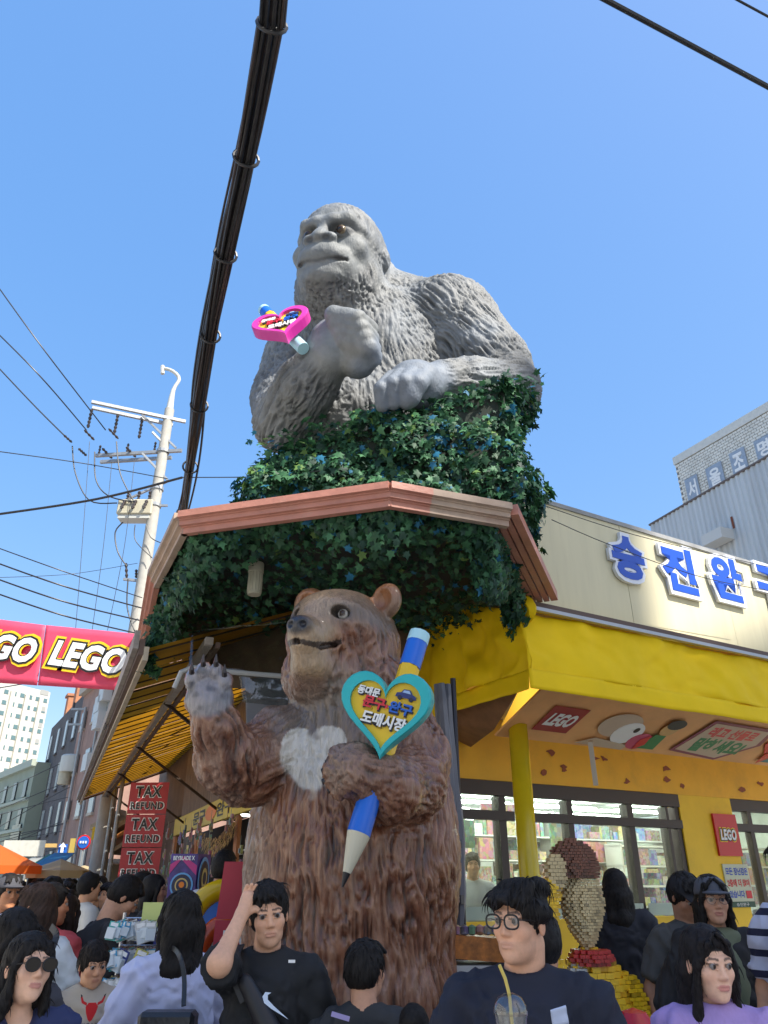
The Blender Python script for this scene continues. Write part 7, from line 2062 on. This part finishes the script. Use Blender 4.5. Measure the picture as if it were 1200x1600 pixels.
for i, cc in enumerate(cols_):
    b = MB(); b.box((-.028, 0, -.085), (.028, .003, .0), 0); b.box((-.022, -.022, -.08), (.022, 0, -.03), 1); b.box((-.02, -.002, -.022), (.02, 0, -.006), 2)
    me = b.mesh('hanging_pack'); [me.materials.append(m_) for m_ in (mat('card_%d' % i, cc, .4), mat('blister_clear', (.55, .62, .66), .08, spec=.8), white)]; pkm.append(me)
rr_ = random.Random(9)
for k in range(7):
    for j in range(7):
        for q in range(3):
            if rr_.random() < .15: continue
            x = ra.x+(rb_.x-ra.x)*(j+.5)/7; z = ra.z-.14*k
            o = bpy.data.objects.new('hanging_pack', rr_.choice(pkm)); COL.objects.link(o)
            o.location = (x+rr_.uniform(-.006, .006), 4.80+.06*q, z-.008); o.rotation_euler = (rr_.uniform(-.25, .1), rr_.uniform(-.35, .35), rr_.uniform(-.5, .5)); s_ = rr_.uniform(.9, 1.35); o.scale = (s_, s_, s_)
            ci_ = pkm.index(o.data); tag(o, '%s carded pack hanging in the %s row of the wire toy rack' % (['blue', 'grey', 'teal', 'yellow', 'dark blue', 'white'][ci_], ['top', 'second', 'third', 'fourth', 'fifth', 'sixth', 'lowest'][k]), 'toy pack', 'packs hanging on the wire rack')
yt = at(238, 1428, 4.9); b = MB(); b.box((yt.x-.06, 4.9, yt.z-.07), (yt.x+.06, 4.91, yt.z+.06)); tag(b.build('price_card', mat('card_lime', (.55, .6, .2), .6)), 'lime green price card standing on top of the wire rack', 'card')
# handbag of the woman seen from behind
hb_ = at(268, 1590, 3.52); bagm = mat('bag_leather', (.014, .016, .02), .35, bump=.2, bscale=60)
hbg = thing('shoulder_bag', 'black leather shoulder bag on the woman in the lavender shirt', 'bag', (hb_.x, 3.5, hb_.z-.1))
b = MB(); b.box((hb_.x-.11, 3.42, hb_.z-.2), (hb_.x+.11, 3.52, hb_.z+.03)); b.wbuild('bag_body', bagm, hbg, bevel=.015)
b = MB(); pts = resample([at(287, 1572, 3.45), at(288, 1530, 3.50), at(283, 1500, 3.52), at(274, 1484, 3.60), at(262, 1480, 3.72)], 20)
for i in range(19): b.bar(pts[i], pts[i+1]+(pts[i+1]-pts[i])*.15, .018, .006, up=(0, -1, 0))
b.wbuild('strap', bagm, hbg)
b = MB(); pts = resample([at(60, 1530, 4.12), at(78, 1490, 4.10), at(88, 1462, 4.14), at(80, 1448, 4.22)], 16)
for i in range(15): b.bar(pts[i], pts[i+1]+(pts[i+1]-pts[i])*.15, .03, .006, up=(0, -1, 0))
tag(b.build('shoulder_strap', mat('bag_black')), 'dark strap over the shoulder of the long-haired woman in white', 'strap')
# iced drink
dc = at(798, 1585, 2.18); cup = thing('iced_drink', 'clear domed plastic cup with yellow straw held by the man in glasses', 'drink', (dc.x, dc.y, dc.z-.1))
pl_ = thin_glass('cup_plastic', (.86, .88, .9), .12)
b = MB(); b.lathe([(.030, -.14), (.040, -.01), (.0415, .0)], dc, 20); b.wbuild('cup', pl_, cup, True)
b = MB(); b.lathe([(.0425, .0), (.043, .006), (.040, .02), (.030, .036), (.012, .044)], dc, 20); b.wbuild('dome_lid', pl_, cup, True)
b = MB(); b.lathe([(.027, -.135), (.036, -.03)], dc, 16); b.wbuild('coffee', mat('iced_coffee', (.10, .045, .02), .1), cup, True)
b = MB(); b.tube([dc+V3((.004, 0, -.1)), dc+V3((.0, 0, .04)), dc+V3((-.008, 0, .075)), dc+V3((-.022, -.01, .105))], .0042, 8); b.wbuild('straw', mat('straw_yellow', (.65, .5, .12), .35), cup, True)
pa_ = at(874, 1590, 2.3); sk = thing('folded_tissue', 'crumpled white tissue and small card before the man in glasses', 'tissue', pa_)
cloth('tissue', pa_+V3((-.02, 0, -.015)), pa_+V3((.022, 0, -.01)), pa_+V3((-.024, -.01, .018)), pa_+V3((.016, -.01, .03)), 8, 8, .006, mat('tissue_white', (.55, .6, .75), .7), sk, 5, 40)
rb2 = at(992, 1597, 3.6); b = MB(); b.lathe([(.0, -.05), (.06, -.04), (.075, 0), (.05, .035), (.0, .05)], rb2, 14); tag(b.build('red_parcel', mat('parcel_red', (.5, .01, .02), .25), smooth=True), 'shiny red parcel at the bottom edge below the display figure', 'parcel')
# orange snack counter and goods left of the man in glasses
oc = at(745, 1480, 5.4); oct_ = thing('orange_display_box', 'orange printed display box with snacks in front of the shop window', 'box', (oc.x, 5.4, 0))
b = MB(); b.obox(V3((oc.x-.18, 5.4, oc.z-.06)), V3((.42, 0, -.03)), V3((0, .3, 0)), Z*.13); b.wbuild('box', mat('orange_print', (.42, .14, .02), .4, var=.5, vscale=20), oct_)
b = MB(); b.box((oc.x-.2, 5.4, 0), (oc.x+.3, 5.75, oc.z-.1)); b.wbuild('stand', mat('shelf_white'), oct_)
for k in range(7):
    b = MB(); c_ = V3((oc.x-.12+.05*k, 5.45, oc.z+.09)); b.lathe([(.0, -.03), (.03, -.02), (.03, .02), (.0, .035)], c_, 8); b.wbuild('snack', rnd.choice([goods[6], goods[0], goods[8]]), oct_, True)
# pale half moon in the day sky
mo = at(445, 388, 1400); bm = bmesh.new(); bmesh.ops.create_uvsphere(bm, u_segments=16, v_segments=10, radius=5.5); me = bpy.data.meshes.new('moon'); bm.to_mesh(me); bm.free()
